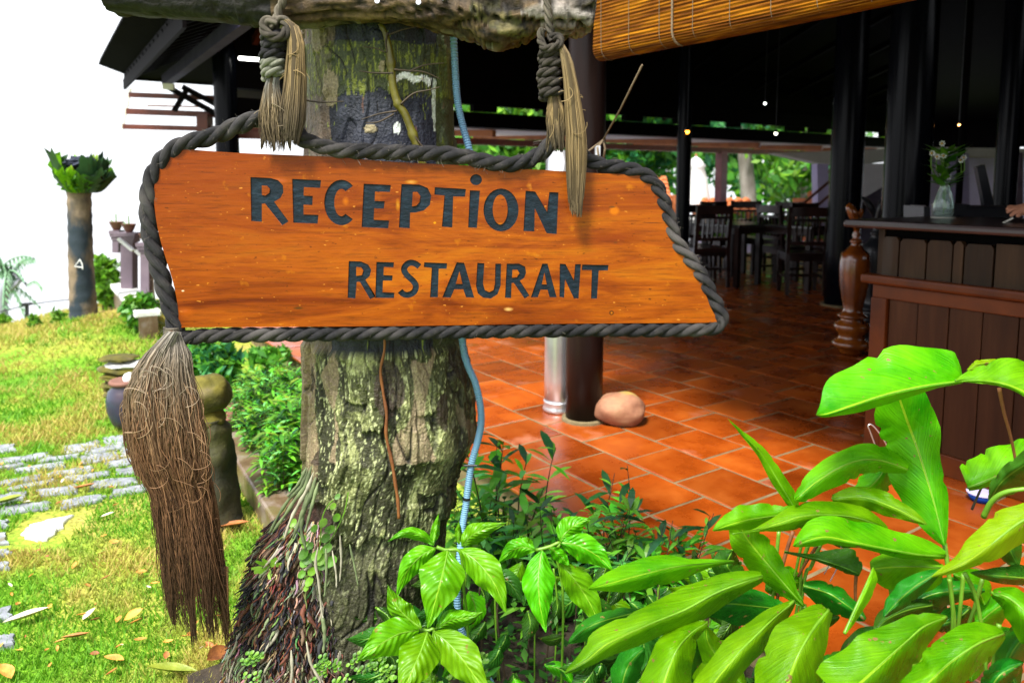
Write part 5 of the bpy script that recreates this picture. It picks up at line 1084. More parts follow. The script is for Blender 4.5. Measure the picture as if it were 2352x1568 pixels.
# ================================================================ DRIFTWOOD BEAM
YB = 1.80
def beam():
    bot = [(250, 2), (256, 17), (300, 20), (410, 30), (500, 36), (560, 42), (610, 42), (700, 38), (780, 30), (850, 27), (900, 32), (950, 40), (1000, 50), (1050, 60), (1090, 76), (1120, 92), (1155, 96), (1190, 88), (1225, 70), (1260, 60), (1300, 70), (1340, 60), (1362, 46), (1368, 36)]
    nxs = 520; n = 56; V = []; C = []
    for i in range(nxs + 1):
        x = 250 + 1118 * i / nxs; b = lerp(bot, x); top = -120; f = i / nxs; endr = min(1, (i + 1) / 6, (nxs - i + 1) / 5) ** .5; notch = math.exp(-((x - 1140) / 22) ** 2)
        z0 = at(x, b, YB - .06).z; z1 = at(x, top, YB - .06).z; zc_ = (z0 + z1) / 2; hz_ = (z1 - z0) / 2; X = at(x, 0, YB).x
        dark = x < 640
        for k in range(n):
            th = 2 * math.pi * k / n; ct, st = math.cos(th), math.sin(th); sg = lambda v, p: math.copysign(abs(v) ** p, v)
            yy = YB + sg(ct, .55) * .065 * endr; z = zc_ + sg(st, .7) * hz_ * endr
            g = noise.noise(Vector((X * 5, yy * 20, z * 28))); g2 = noise.noise(Vector((X * 14 + g, yy * 60, z * 90))); cr = max(0, .1 - abs(noise.noise(Vector((X * 4 + 9, yy * 30, z * 34))))) / .1; g3 = noise.noise(Vector((X * 60, yy * 200, z * 300)))
            am = .3 if x < 560 else 1
            w2 = noise.noise(Vector((X * 3, yy * 8, z * 12))); rg = abs(noise.noise(Vector((X * 7 + w2, yy * 40, z * 55 + 2 * w2)))); rg2 = abs(noise.noise(Vector((X * 16 + w2, yy * 80, z * 120 + 3 * w2)))); d = (.016 * g + .006 * g2 - .02 * cr + .022 * min(rg, .3) + .010 * min(rg2, .3)) * am; cr = max(cr, 1 - rg * 9, (1 - rg2 * 9) * .7)
            if notch > .05 and z > at(x, 62, YB - .06).z: d -= .03 * notch
            V.append((X, yy + ct * d, z + st * d))
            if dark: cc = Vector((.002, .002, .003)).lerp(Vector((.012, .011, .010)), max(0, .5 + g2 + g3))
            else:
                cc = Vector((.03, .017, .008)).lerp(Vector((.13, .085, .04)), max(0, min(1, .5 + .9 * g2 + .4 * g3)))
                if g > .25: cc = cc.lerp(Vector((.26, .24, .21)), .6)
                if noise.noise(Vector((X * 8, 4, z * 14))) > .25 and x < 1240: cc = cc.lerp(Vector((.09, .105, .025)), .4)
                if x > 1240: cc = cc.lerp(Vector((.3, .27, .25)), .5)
            cc = cc.lerp(Vector((.008, .006, .004)), min(1, cr * 1.1)); C.append(tuple(cc))
    m_ = MB(); m_.v = V; m_.c = C; m_.uv = [(0, 0)] * len(V); m_.f = [((i) * n + k, i * n + (k + 1) % n, (i + 1) * n + (k + 1) % n, (i + 1) * n + k) for i in range(nxs) for k in range(n)] + [tuple(range(n - 1, -1, -1)), tuple(nxs * n + k for k in range(n))]
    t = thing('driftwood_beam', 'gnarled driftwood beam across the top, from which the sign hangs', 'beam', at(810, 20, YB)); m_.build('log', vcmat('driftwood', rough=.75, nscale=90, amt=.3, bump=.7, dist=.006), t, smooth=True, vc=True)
    for x, y in ((866, 2), (961, 5), (1018, -6)):
        q = at(x, y, YB - .077); mm = MB(); mm.tube([q, q + Vector((0, .03, 0))], [.006, .005], 14); mm.build('screw', M['steel'], t)
beam()

# ================================================================ SIGN BOARD
YS = 1.75
out = [(440, 344), (520, 350), (600, 354), (700, 358), (784, 362), (850, 368), (920, 373), (1000, 377), (1100, 382), (1200, 388), (1284, 393), (1370, 398), (1440, 401), (1468, 404), (1490, 413), (1506, 428), (1518, 450), (1527, 477), (1533, 505), (1541, 540), (1556, 572), (1576, 597), (1596, 622), (1610, 650), (1620, 680), (1632, 710), (1645, 733), (1628, 738), (1560, 739), (1400, 740), (1200, 742), (1000, 745), (800, 747), (600, 748), (440, 749), (418, 748), (416, 715), (411, 680), (402, 640), (388, 595), (376, 555), (367, 515), (361, 470), (361, 430), (368, 400), (380, 374), (396, 356), (416, 347)]
def outline(pts, n): c = crv([Vector((x, y, 0)) for x, y in pts] + [Vector((*pts[0], 0))], n); return [(q.x, q.y) for q in c[:-1]]
def solid(pts, Y0, Y1, name, holes=()):
    """extruded outline between two depths, built with a filled 2D curve (x, z)"""
    cu = bpy.data.curves.new(name, 'CURVE'); cu.dimensions = '2D'; cu.fill_mode = 'BOTH'
    for pl_ in [pts] + list(holes):
        w3 = [at(x, y, YS) for x, y in pl_]; s_ = cu.splines.new('POLY'); s_.points.add(len(w3) - 1)
        for q, p in zip(s_.points, w3): q.co = (p.x, p.z, 0, 1)
        s_.use_cyclic_u = True
    cu.extrude = (Y1 - Y0) / 2; ob = bpy.data.objects.new(name, cu); col.objects.link(ob)
    me = bpy.data.meshes.new_from_object(ob.evaluated_get(bpy.context.evaluated_depsgraph_get())); bpy.data.objects.remove(ob)
    for v in me.vertices: x, y, z = v.co; v.co = (x, (Y0 + Y1) / 2 + z, y)     # (x, z, extrude) -> (x, extrude, z)
    bm = bmesh.new(); bm.from_mesh(me); bmesh.ops.remove_doubles(bm, verts=bm.verts, dist=1e-5); bmesh.ops.recalc_face_normals(bm, faces=bm.faces); bm.to_mesh(me); bm.free(); return me
def ell(cx, cy, rx, ry, n=28, a0=0, a1=360, tilt=0): return [(cx + rx * math.cos(R(a0 + (a1 - a0) * i / n)), cy + ry * math.sin(R(a0 + (a1 - a0) * i / n))) for i in range(n if a1 - a0 == 360 else n + 1)]
def arcC(cx, cy, rx, ry, ix, iy, a0, a1): return ell(cx, cy, rx, ry, 26, a0, a1) + ell(cx, cy, ix, iy, 26, a0 + 8, a1 - 8)[::-1]
def stroke(pts, w_, n=30):
    c = crv([Vector((x, y, 0)) for x, y in pts], n); L_, R_ = [], []
    for i, p in enumerate(c):
        t = (c[min(i + 1, n - 1)] - c[max(i - 1, 0)]).normalized(); nn = Vector((-t.y, t.x, 0)); L_.append(((p + nn * w_ / 2).x, (p + nn * w_ / 2).y)); R_.append(((p - nn * w_ / 2).x, (p - nn * w_ / 2).y))
    return L_ + R_[::-1]
LET = [
 ([(580,407),(625,409),(643,414),(654,426),(655,442),(648,455),(634,463),(667,508),(652,517),(612,467),(606,468),(606,509),(581,507)], [[(606,426),(617,427),(624,434),(623,443),(614,449),(606,448)]]),
 ([(675,411),(741,414),(739,432),(702,430),(701,449),(722,450),(721,471),(701,470),(701,492),(735,493),(733,513),(677,511)], []),
 (arcC(787,465,39,52,16,31,47,313), []),
 ([(838,422),(900,425),(898,441),(864,440),(863,461),(886,462),(884,479),(862,478),(861,504),(896,506),(894,524),(833,521)], []),
 ([(924,423),(965,424),(984,432),(992,449),(989,470),(975,483),(955,488),(944,488),(943,524),(918,522)], [[(950,441),(960,441),(967,450),(966,463),(958,472),(948,474)]]),
 ([(1000,430),(1071,434),(1069,452),(1042,451),(1040,522),(1016,520),(1022,449),(999,447)], []),
 ([(1080,437),(1103,438),(1096,523),(1076,522)], []), (ell(1094,413,13.5,12.5), []),
 (ell(1151,482,40,49), [ell(1149,481,17,34)]),
 ([(1207,438),(1229,440),(1256,486),(1261,441),(1282,442),(1278,537),(1255,535),(1228,478),(1227,531),(1202,530)], []),
 ([(804,598),(832,599),(848,606),(855,618),(852,632),(842,641),(866,679),(852,685),(829,646),(822,646),(819,684),(801,682)], [[(821,612),(832,613),(837,620),(834,630),(821,632)]]),
 ([(867,600),(907,601),(906,613),(884,612),(883,630),(904,631),(903,643),(882,643),(881,669),(908,670),(907,683),(864,682)], []),
 (stroke([(965,611),(955,604),(943,602),(933,609),(930,619),(937,631),(949,642),(957,654),(953,668),(941,675),(929,674),(921,666)], 14), []),
 ([(976,601),(1028,603),(1027,616),(1009,616),(1007,681),(989,681),(993,614),(975,612)], []),
 ([(1050,601),(1067,602),(1090,682),(1071,681),(1065,663),(1044,663),(1036,682),(1017,681)], [[(1056,622),(1063,650),(1048,650)]]),
 ([(1097,602),(1113,603),(1110,650),(1114,664),(1124,669),(1134,664),(1137,650),(1138,604),(1151,604),(1150,655),(1143,674),(1128,684),(1110,682),(1098,672),(1094,655)], []),
 ([(1164,604),(1192,604),(1206,611),(1208,625),(1204,637),(1194,643),(1216,677),(1205,684),(1180,648),(1175,649),(1174,683),(1160,682)], [[(1177,618),(1188,618),(1193,626),(1187,635),(1176,636)]]),
 ([(1245,604),(1257,604),(1278,681),(1262,681),(1257,664),(1241,664),(1235,681),(1219,681)], [[(1250,625),(1255,651),(1244,651)]]),
 ([(1285,604),(1298,605),(1317,642),(1320,605),(1333,605),(1328,684),(1317,683),(1297,640),(1295,682),(1284,680)], []),
 ([(1336,606),(1396,607),(1395,620),(1374,620),(1370,684),(1356,684),(1358,619),(1335,619)], [])]
sign = thing('wooden_sign', 'varnished orange wooden board carved with RECEPTION and RESTAURANT, hanging from the beam', 'sign', at(1000, 560, YS))
def board_mat():
    m, n, b = new_mat('varnished_board'); tc = N(n, 'ShaderNodeTexCoord'); mp = N(n, 'ShaderNodeMapping'); mp.inputs['Scale'].default_value = (1.1, 3, 6.5); mp.inputs['Rotation'].default_value = (0, .05, 0); n.links.new(tc.outputs['Object'], mp.inputs['Vector'])
    t = N(n, 'ShaderNodeTexNoise', Scale=2.0, Detail=6, Roughness=.62, Distortion=1.3); n.links.new(mp.outputs[0], t.inputs['Vector'])
    c = ramp(n, t.outputs['Fac'], [(.3, (.09, .013, .001)), (.42, (.175, .033, .001)), (.54, (.25, .056, .001)), (.7, (.3, .09, .004))])
    # redder, duller upper left
    sp = N(n, 'ShaderNodeSeparateXYZ'); n.links.new(tc.outputs['Object'], sp.inputs[0])
    a1 = N(n, 'ShaderNodeMath', operation='MULTIPLY_ADD'); n.links.new(sp.outputs['X'], a1.inputs[0]); a1.inputs[1].default_value = -.55; a1.inputs[2].default_value = .0
    a2 = N(n, 'ShaderNodeMath', operation='MULTIPLY_ADD'); n.links.new(sp.outputs['Z'], a2.inputs[0]); a2.inputs[1].default_value = 1.5; n.links.new(a1.outputs[0], a2.inputs[2])
    a3 = N(n, 'ShaderNodeMath', operation='MULTIPLY_ADD'); n.links.new(t.outputs['Fac'], a3.inputs[0]); a3.inputs[1].default_value = .8; n.links.new(a2.outputs[0], a3.inputs[2])
    c = mixc(n, ramp(n, a3.outputs[0], [(.45, (0, 0, 0)), (.95, (.75,) * 3)]), c, (.15, .032, .010))
    # fine grain
    m2 = N(n, 'ShaderNodeMapping'); m2.inputs['Scale'].default_value = (6, 20, 90); n.links.new(tc.outputs['Object'], m2.inputs['Vector']); g = N(n, 'ShaderNodeTexNoise', Scale=2.2, Detail=6, Roughness=.7); n.links.new(m2.outputs[0], g.inputs['Vector'])
    c = mixc(n, 1.0, c, ramp(n, g.outputs['Fac'], [(.36, (.66,) * 3), (.45, (.93,) * 3), (.62, (1.06,) * 3)]), 'MULTIPLY')
    m5 = N(n, 'ShaderNodeMapping'); m5.inputs['Scale'].default_value = (34, 20, 80); n.links.new(tc.outputs['Object'], m5.inputs['Vector']); g5 = N(n, 'ShaderNodeTexNoise', Scale=2.0, Detail=3); n.links.new(m5.outputs[0], g5.inputs['Vector'])
    c = mixc(n, ramp(n, g5.outputs['Fac'], [(.7, (0, 0, 0)), (.75, (.75,) * 3)]), c, (.46, .2, .06)); c = mixc(n, ramp(n, g5.outputs['Fac'], [(.27, (.7,) * 3), (.31, (0, 0, 0))]), c, (.05, .012, .002))
    # dark streaks
    m3 = N(n, 'ShaderNodeMapping'); m3.inputs['Scale'].default_value = (2.2, 3, 16); m3.inputs['Rotation'].default_value = (0, .12, 0); n.links.new(tc.outputs['Object'], m3.inputs['Vector']); g3 = N(n, 'ShaderNodeTexNoise', Scale=1.7, Detail=4); n.links.new(m3.outputs[0], g3.inputs['Vector'])
    c = mixc(n, ramp(n, g3.outputs['Fac'], [(.58, (0, 0, 0)), (.72, (.65,) * 3)]), c, (.15, .026, .005))
    # dents and pale rubs
    vo = N(n, 'ShaderNodeTexNoise', Scale=26, Detail=3); n.links.new(tc.outputs['Object'], vo.inputs['Vector'])
    c = mixc(n, ramp(n, vo.outputs['Fac'], [(.68, (0, 0, 0)), (.78, (.4,) * 3)]), c, (.48, .22, .07))
    o_ = Vector(at(1000, 560, YS))
    def spot(c, x, y, rx, ry, colr, soft=.5, wob=.5, strength=1.0):
        p = at(x, y, YS) - o_; k = YS / FPX
        mm = N(n, 'ShaderNodeMapping'); mm.inputs['Location'].default_value = (-p.x / (rx * k), 0, -p.z / (ry * k)); mm.inputs['Scale'].default_value = (1 / (rx * k), 0, 1 / (ry * k)); n.links.new(tc.outputs['Object'], mm.inputs['Vector'])
        ln = N(n, 'ShaderNodeVectorMath', operation='LENGTH'); n.links.new(mm.outputs[0], ln.inputs[0]); ad = N(n, 'ShaderNodeMath', operation='MULTIPLY_ADD'); n.links.new(vo.outputs['Fac'], ad.inputs[0]); ad.inputs[1].default_value = wob; n.links.new(ln.outputs['Value'], ad.inputs[2])
        f = ramp(n, ad.outputs[0], [(max(.02, 1 - soft), (strength,) * 3), (1.0 + wob * .4, (0, 0, 0))]); return mixc(n, f, c, colr)
    for args in ((392, 467, 32, 1.2, (.05, .012, .004), .4, .4), (1530, 640, 60, 1.3, (.07, .02, .004), .4, .6), (640, 640, 90, 1.2, (.1, .03, .006), .4, .8), (690, 705, 18, 6, (.06, .025, .008)), (1403, 716, 9, 9, (.06, .02, .006), .3), (1403, 716, 4, 4, (.3, .1, .02), .3), (1000, 511, 7, 6, (.22, .07, .015), .4), (1000, 511, 4, 3, (.5, .2, .03), .3), (1412, 556, 9, 5, (.1, .03, .01)), (1409, 484, 17, 15, (.42, .12, .01), .4, .5, .8), (1404, 475, 12, 3.5, (.1, .04, .015)), (1450, 506, 34, 2.2, (.12, .035, .01), .4, .9), (1495, 511, 34, 1.6, (.08, .025, .01), .4, .6),
                 (946, 418, 26, 9, (.52, .27, .08), .7, .6, .8), (916, 470, 9, 24, (.5, .25, .06), .7, .6, .7), (1168, 708, 22, 9, (.58, .36, .14), .7, .8, .9), (797, 462, 14, 17, (.38, .12, .03), .6, .6, .8), (640, 415, 60, 12, (.4, .13, .07), .8, .5, .5), (426, 666, 6, 3, (.8, .6, .4), .6), (1150, 517, 16, 9, (.48, .2, .05), .7, .5, .6), (870, 650, 60, 25, (.42, .12, .012), .9, .5, .5), (740, 540, 120, 12, (.3, .07, .02), .9, .7, .45), (430, 712, 40, 20, (.4, .12, .05), .8, .5, .6)):
        c = spot(c, *args)
    hv = N(n, 'ShaderNodeHueSaturation', Saturation=1.08); n.links.new(c, hv.inputs['Color']); n.links.new(hv.outputs[0], b.inputs['Base Color'])
    b.inputs['Roughness'].default_value = .42; b.inputs['Specular IOR Level'].default_value = .16
    n.links.new(ramp(n, t.outputs['Fac'], [(.3, (.3,) * 3), (.7, (.52,) * 3)]), b.inputs['Roughness'])
    bp = N(n, 'ShaderNodeBump', Strength=.25, Distance=.004); n.links.new(vo.outputs['Fac'], bp.inputs['Height']); b2 = N(n, 'ShaderNodeBump', Strength=.2, Distance=.002); n.links.new(g.outputs['Fac'], b2.inputs['Height']); n.links.new(bp.outputs[0], b2.inputs['Normal']); n.links.new(b2.outputs[0], b.inputs['Normal'])
    return m
M['board'] = board_mat()
fr_ = solid(outline(out, 260), YS - .014, YS - .0085, 'board', [q for pts, holes in LET for q in [pts] + list(holes)])
bk_ = solid([(1000 + (x - 1000) * .999, 560 + (y - 560) * .999) for x, y in outline(out, 260)], YS - .0088, YS + .016, 'board_back')
bb_ = bmesh.new(); bb_.from_mesh(fr_); bb_.from_mesh(bk_); me = bpy.data.meshes.new('board'); bb_.to_mesh(me); bb_.free()
me.transform(__import__('mathutils').Matrix.Translation(-sign.location)); me.materials.append(M['board']); bd = bpy.data.objects.new('board', me); col.objects.link(bd); bd.parent = sign
M['letter'] = surf('dark_letter_paint', [(.3, (.001, .004, .008)), (.55, (.003, .010, .018)), (.78, (.012, .03, .045))], 40, (1, 1, 2.2), rough=.55, bump=.6, bscale=60, dist=.003, spec=.2)
for pts, holes in LET:
    me = solid(pts, YS - .0112, YS - .0086, 'letter', holes); me.transform(__import__('mathutils').Matrix.Translation(-sign.location)); me.materials.append(M['letter']); o = bpy.data.objects.new('letter', me); col.objects.link(o); o.parent = sign

# ================================================================ ROPES
def rope_mat(name, c1, c2, c3, fuzz=1.0):
    m, n, b = new_mat(name); tc = N(n, 'ShaderNodeTexCoord'); sp = N(n, 'ShaderNodeSeparateXYZ'); n.links.new(tc.outputs['UV'], sp.inputs[0])
    a = N(n, 'ShaderNodeMath', operation='MULTIPLY_ADD'); n.links.new(sp.outputs['X'], a.inputs[0]); a.inputs[1].default_value = 60; n.links.new(sp.outputs['Y'], a.inputs[2])
    nz = N(n, 'ShaderNodeTexNoise', Scale=18, Detail=6, Roughness=.65); n.links.new(tc.outputs['Object'], nz.inputs['Vector'])
    a2 = N(n, 'ShaderNodeMath', operation='MULTIPLY_ADD'); n.links.new(nz.outputs['Fac'], a2.inputs[0]); a2.inputs[1].default_value = .35; n.links.new(a.outputs[0], a2.inputs[2])
    f = N(n, 'ShaderNodeMath', operation='MULTIPLY'); n.links.new(a2.outputs[0], f.inputs[0]); f.inputs[1].default_value = 6.283 * 7
    s_ = N(n, 'ShaderNodeMath', operation='SINE'); n.links.new(f.outputs[0], s_.inputs[0])
    c = ramp(n, nz.outputs['Fac'], [(.3, c1), (.5, c2), (.7, c3)]); c = mixc(n, 1.0, c, ramp(n, s_.outputs[0], [(0, (.55,) * 3), (1, (1.15,) * 3)]), 'MULTIPLY')
    n2 = N(n, 'ShaderNodeTexNoise', Scale=7, Detail=3); n.links.new(tc.outputs['Object'], n2.inputs['Vector']); c = mixc(n, ramp(n, n2.outputs['Fac'], [(.5, (0, 0, 0)), (.72, (.8,) * 3)]), c, tuple(v * 1.6 for v in c3))
    n.links.new(c, b.inputs['Base Color']); b.inputs['Roughness'].default_value = .75; b.inputs['Specular IOR Level'].default_value = .25
    bp = N(n, 'ShaderNodeBump', Strength=.8, Distance=.0015); n.links.new(s_.outputs[0], bp.inputs['Height']); n.links.new(bp.outputs[0], b.inputs['Normal']); return m
M['rope'] = rope_mat('dark_hemp', (.010, .010, .013), (.026, .025, .028), (.068, .062, .058))
M['rope2'] = rope_mat('brown_hemp', (.025, .022, .018), (.065, .055, .042), (.15, .13, .095))
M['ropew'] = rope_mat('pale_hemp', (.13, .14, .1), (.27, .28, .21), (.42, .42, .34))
def rope(pts, r_, parent, mat, pitch=4.4, nstr=3, ph=0, n=None, name='rope_strand', nseg=10):
    """nstr strands twisted round a path of 3D points"""
    L = sum((pts[i + 1] - pts[i]).length for i in range(len(pts) - 1)); rs = r_ * .52; ro = r_ * .52
    m = len(pts); T = [(pts[min(i + 1, m - 1)] - pts[max(i - 1, 0)]).normalized() for i in range(m)]; Nn = T[0].orthogonal().normalized(); fr = []; s_ = 0
    for i in range(m):
        if i: Nn = (Nn - T[i] * Nn.dot(T[i])).normalized(); s_ += (pts[i] - pts[i - 1]).length
        fr.append((pts[i], Nn.copy(), T[i].cross(Nn), s_))
    for k in range(nstr):
        q = MB(); c = []
        for p, a_, b_, s2 in fr: an = ph + 2 * math.pi * (k / nstr - (s2 + .012 * noise.noise(Vector((s2 * 7, r_ * 99, 3)))) / (pitch * r_ * 1.5)); c.append(p + (a_ * math.cos(an) + b_ * math.sin(an)) * ro * (1 + .03 * noise.noise(p * 30)))
        q.tube(c, [rs * 1.06 * (1 + .11 * noise.noise(x * 60)) for x in c], nseg); q.build(name, mat, parent, smooth=True, uv=True)
def P3(l, n, Y=None): return crv([at(x, y, (d[0] if d else Y)) for x, y, *d in l], n)
YR = YS - .004; RR = 19 * YS / FPX
rb = thing('sign_rope', 'thick dark twisted rope framing the sign board, ending in the big brown tassel', 'rope', at(400, 770, YR))
rope(P3([(612, 268), (585, 275), (545, 290), (500, 310), (455, 322), (410, 338), (378, 364), (355, 398), (343, 440), (341, 490), (346, 540), (358, 590), (372, 640), (385, 685), (397, 722), (404, 752), (402, 772)], 260, YR), RR * 1.03, rb, M['rope'])
rope(P3([(672, 285), (690, 315), (720, 330), (780, 345), (840, 348), (900, 350), (960, 352), (1020, 353), (1075, 362), (1130, 374), (1175, 377), (1215, 368), (1245, 350), (1272, 325)], 240, YR - .012), RR * .93, rb, M['rope'], ph=1)
rope(P3([(1322, 348), (1350, 366), (1385, 380), (1430, 386), (1470, 397), (1500, 418), (1518, 450), (1535, 500), (1550, 550), (1580, 592), (1612, 636), (1634, 680), (1652, 716), (1656, 738), (1640, 752), (1600, 756), (1500, 757), (1400, 756), (1200, 759), (1000, 762), (800, 766), (600, 769), (500, 770), (440, 775), (405, 778)], 520, YR), RR * .9, rb, M['rope'], ph=2)
# whipping round the join
q = MB(); c = [at(400, 768, YR) + Vector((math.cos(t * .9) * .021, math.sin(t * .9) * .024, -t * .0006 + .02)) for t in range(90)]; q.tube(c, .0028, 5); q.build('whipping', M['rope2'], rb, smooth=True)
def fibre_mat(name, top, mid, bot, z0, z1):
    m, n, b = new_mat(name); a = N(n, 'ShaderNodeVertexColor', layer_name='Col'); n.links.new(a.outputs[0], b.inputs['Base Color']); b.inputs['Roughness'].default_value = .75; b.inputs['Specular IOR Level'].default_value = .2; return m
M['fibre'] = fibre_mat('hemp_fibre', 0, 0, 0, 0, 0)
def tassel(parent, cen, hw, ends, n, Y, dep, cols, seed, rw=.0011, wave=1.0, curls=0, name='fibres', seg=16, braid=False):
    """cen: [(y, x)] centre line, hw: [(y, halfwidth px)], ends: (ymin, ymax) of fibre ends"""
    r = random.Random(seed); q = MB(); y0 = cen[0][0]; kp = Y / FPX
    core = MB(); ys = [y0 + (ends[0] - y0) * i / 14 for i in range(15)]; core.tube([at(lerp(cen, y), y, Y) for y in ys], [max(.6 * lerp(hw, y) * kp * (1 - .35 * (i / 14) ** 3), .002) for i, y in enumerate(ys)], 12, colr=tuple(v * .35 for v in arr_col(cols, .6)))
    core.build('core', M['fibre'], parent, smooth=True, vc=True)
    for i in range(n):
        a = r.uniform(0, 6.283); rad = math.sqrt(r.uniform(.25, 1)); sx, sy = math.cos(a) * rad, math.sin(a) * rad; ye = r.uniform(*ends)
        ye = y0 + (ye - y0) * (1 - .12 * max(0, -sx) * (r.random())); ph, ph2, am = r.uniform(0, 6.28), r.uniform(0, 6.28), r.uniform(.3, 1.2) * wave; pts = []; cs = []; ck = Vector((math.floor((sx + 1) * 4.5) * 3.1, math.floor((sy + 1) * 2) * 2.7, seed)); fq = r.uniform(.8, 2.6); bc = r.uniform(.55, 1.45) * (.75 + .5 * ((int((sx + 1) * 4.5) * 7) % 3) / 2); drift = r.gauss(0, .1)
        for k in range(seg + 1):
            f = k / seg; y = y0 + (ye - y0) * f; w_ = lerp(hw, y); x = lerp(cen, y) + w_ * (sx + drift * f + .07 * am * math.sin(ph + f * 6.28 * fq) + .035 * am * math.sin(ph2 + f * 31) + 0.24 * wave * f * noise.noise(ck + Vector((0, 0, f * 3.2)))) 
            p = at(x, y, Y + sy * dep * w_ * kp + .05 * am * w_ * kp * math.sin(ph2 + f * 9)); pts.append(p)
            cc = arr_col(cols, f); g = bc * (.85 + .3 * noise.noise(Vector((i * .3, f * 7, 0)))); cs.append(tuple(min(1, v * g) for v in cc))
        # each fibre is a thin three-sided strand
        base = len(q.v); m = len(pts)
        q.tube(pts, [rw * (.6 + .8 * ((i * 37) % 10) / 10) * (1 - .5 * (k / seg) ** 3) for k in range(m)], 3, cap=False)
        for k in range(m):
            for s in range(3): q.c[base + k * 3 + s] = cs[k]
    for i in range(curls):
        y = r.uniform(y0 + 60, ends[0]); x = lerp(cen, y) + lerp(hw, y) * r.uniform(-.8, 1.05); rr = min(r.uniform(5, 24), lerp(hw, y) * .55); t0 = r.uniform(0, 6.28); an = r.uniform(1.6, 4.6); el = r.uniform(.4, 1.3); yy = Y - dep * lerp(hw, y) * kp * .95 - r.uniform(.002, .012)
        pts = [at(x + rr * (1 + .8 * f) * math.cos(t0 + an * f), y + rr * el * (.75 + .5 * f) * math.sin(t0 + an * f) + 28 * f, yy) for f in [j / 16 for j in range(17)]]; cc = arr_col(cols, (y - y0) / (ends[1] - y0)); g_ = r.uniform(.8, 1.5); q.tube(pts, rw * r.uniform(.5, 1.0), 3, cap=False, colr=tuple(min(1, v * g_) for v in cc))
    for i in range(curls * 3):   # flyaway fuzz
        y = r.uniform(y0 + 20, ends[1]); s = r.choice((-1, 1)); x = lerp(cen, y) + lerp(hw, y) * s * r.uniform(.8, 1.0); L = r.uniform(5, 20); a = r.uniform(-1.2, 1.2)
        pts = [at(x + s * L * f * math.cos(a), y + L * f * math.sin(a) + 7 * f * f, Y) for f in (0, .33, .66, 1)]; q.tube(pts, rw * .5, 3, cap=False, colr=tuple(min(1, v * 1.3) for v in arr_col(cols, (y - y0) / (ends[1] - y0))))
    q.build(name, M['fibre'], parent, smooth=True, vc=True, kind='stuff')
def arr_col(cols, f):
    n = len(cols) - 1; f = max(0, min(.999, f)) * n; i = int(f); t = f - i; return tuple(cols[i][j] * (1 - t) + cols[i + 1][j] * t for j in range(3))
tcol = [(.19, .175, .155), (.22, .17, .12), (.2, .122, .068), (.165, .085, .043), (.15, .072, .034), (.085, .04, .019), (.035, .018, .009)]
tassel(rb, [(762, 398), (780, 396), (850, 372), (950, 372), (1050, 385), (1150, 415), (1300, 438), (1420, 450), (1500, 462)], [(762, 16), (780, 24), (810, 48), (850, 66), (920, 84), (1000, 88), (1080, 80), (1130, 62), (1300, 68), (1420, 70), (1500, 62)], (1150, 1470), 1500, YR - .01, .6, tcol, 3, .0010, 1.3, 26, seg=22)
tassel(rb, [(762, 398), (800, 370), (900, 330), (1000, 322), (1100, 335)], [(762, 12), (820, 30), (900, 42), (1000, 32), (1100, 22)], (980, 1125), 380, YR - .025, .6, tcol[:4], 4, .001, 1.3, 6, seg=14)
tassel(rb, [(762, 400), (850, 410), (1000, 445), (1150, 480), (1300, 500), (1480, 524)], [(762, 10), (850, 20), (1000, 22), (1150, 18), (1300, 16), (1480, 12)], (1300, 1490), 170, YR + .015, .6, tcol, 6, .0009, 1.3, 10, seg=16)
for x0, x1, yb in ((380, 430, 1455), (430, 470, 1480), (470, 512, 1470), (400, 405, 1440), (440, 445, 1500), (512, 530, 1495)):   # pointed locks
    tassel(rb, [(1300, x0), (1400, (x0 + x1) / 2 * .5 + x0 * .5), (yb, (x0 + x1) / 2)], [(1300, 12), (1400, 9), (yb, 2)], (yb - 40, yb), 30, YR, .6, tcol[3:], int(x0), .0009, .8, 0, seg=8)
q = MB(); r_h = random.Random(77)
for o in [o for o in rb.children if o.name.startswith('rope_strand')]:
    vv = o.data.vertices; nn_ = len(vv)
    for i in range(170):
        v = vv[r_h.randrange(nn_)]; p = v.co + rb.location; d = (v.normal + Vector((r_h.gauss(0, .7), r_h.gauss(0, .7), r_h.gauss(0, .7)))).normalized(); L = r_h.uniform(.004, .014); e = Vector((r_h.gauss(0, .3), r_h.gauss(0, .3), -.3)) * L
        g = r_h.uniform(.03, .14); q.tube([p, p + d * L * .5, p + d * L + e], .00032, 3, cap=False, colr=(g, g * .9, g * .75))
q.build('loose_hairs', M['fibre'], rb, vc=True, kind='stuff')
# hangers: rope over the beam, coil of turns, two tassels
def coil(parent, x, y0, y1, turns, rpx, rope_px, mat, matw=None, wt=0):
    kp = YS / FPX; per = (y1 - y0) / turns
    for t in range(turns):
        m = 44; pts = []
        cx = x + (3 * math.sin(t * 2.1))
        for i in range(m + 1):
            a = 2 * math.pi * i / m * 1.04; c = at(cx, y0 + per * (t + .5) + per * .5 * (i / m - .5), YR - .03); pts.append(c + Vector((-math.cos(a) * rpx * kp, -math.sin(a) * rpx * kp * .85, -.004 * math.cos(a))))
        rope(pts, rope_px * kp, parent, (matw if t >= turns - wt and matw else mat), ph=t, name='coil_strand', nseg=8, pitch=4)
hl = thing('hanging_rope', 'left hanging rope with tight coils, the two lowest pale, and two short tassels', 'rope', at(640, 20, YR), 'ropes holding up the sign')
rope(P3([(654, -60, YB - .085), (650, 0, YB - .085), (640, 25, YB - .08), (634, 48, YR - .03), (632, 70, YR - .03)], 60), 9.5 * YS / FPX, hl, M['rope2'])
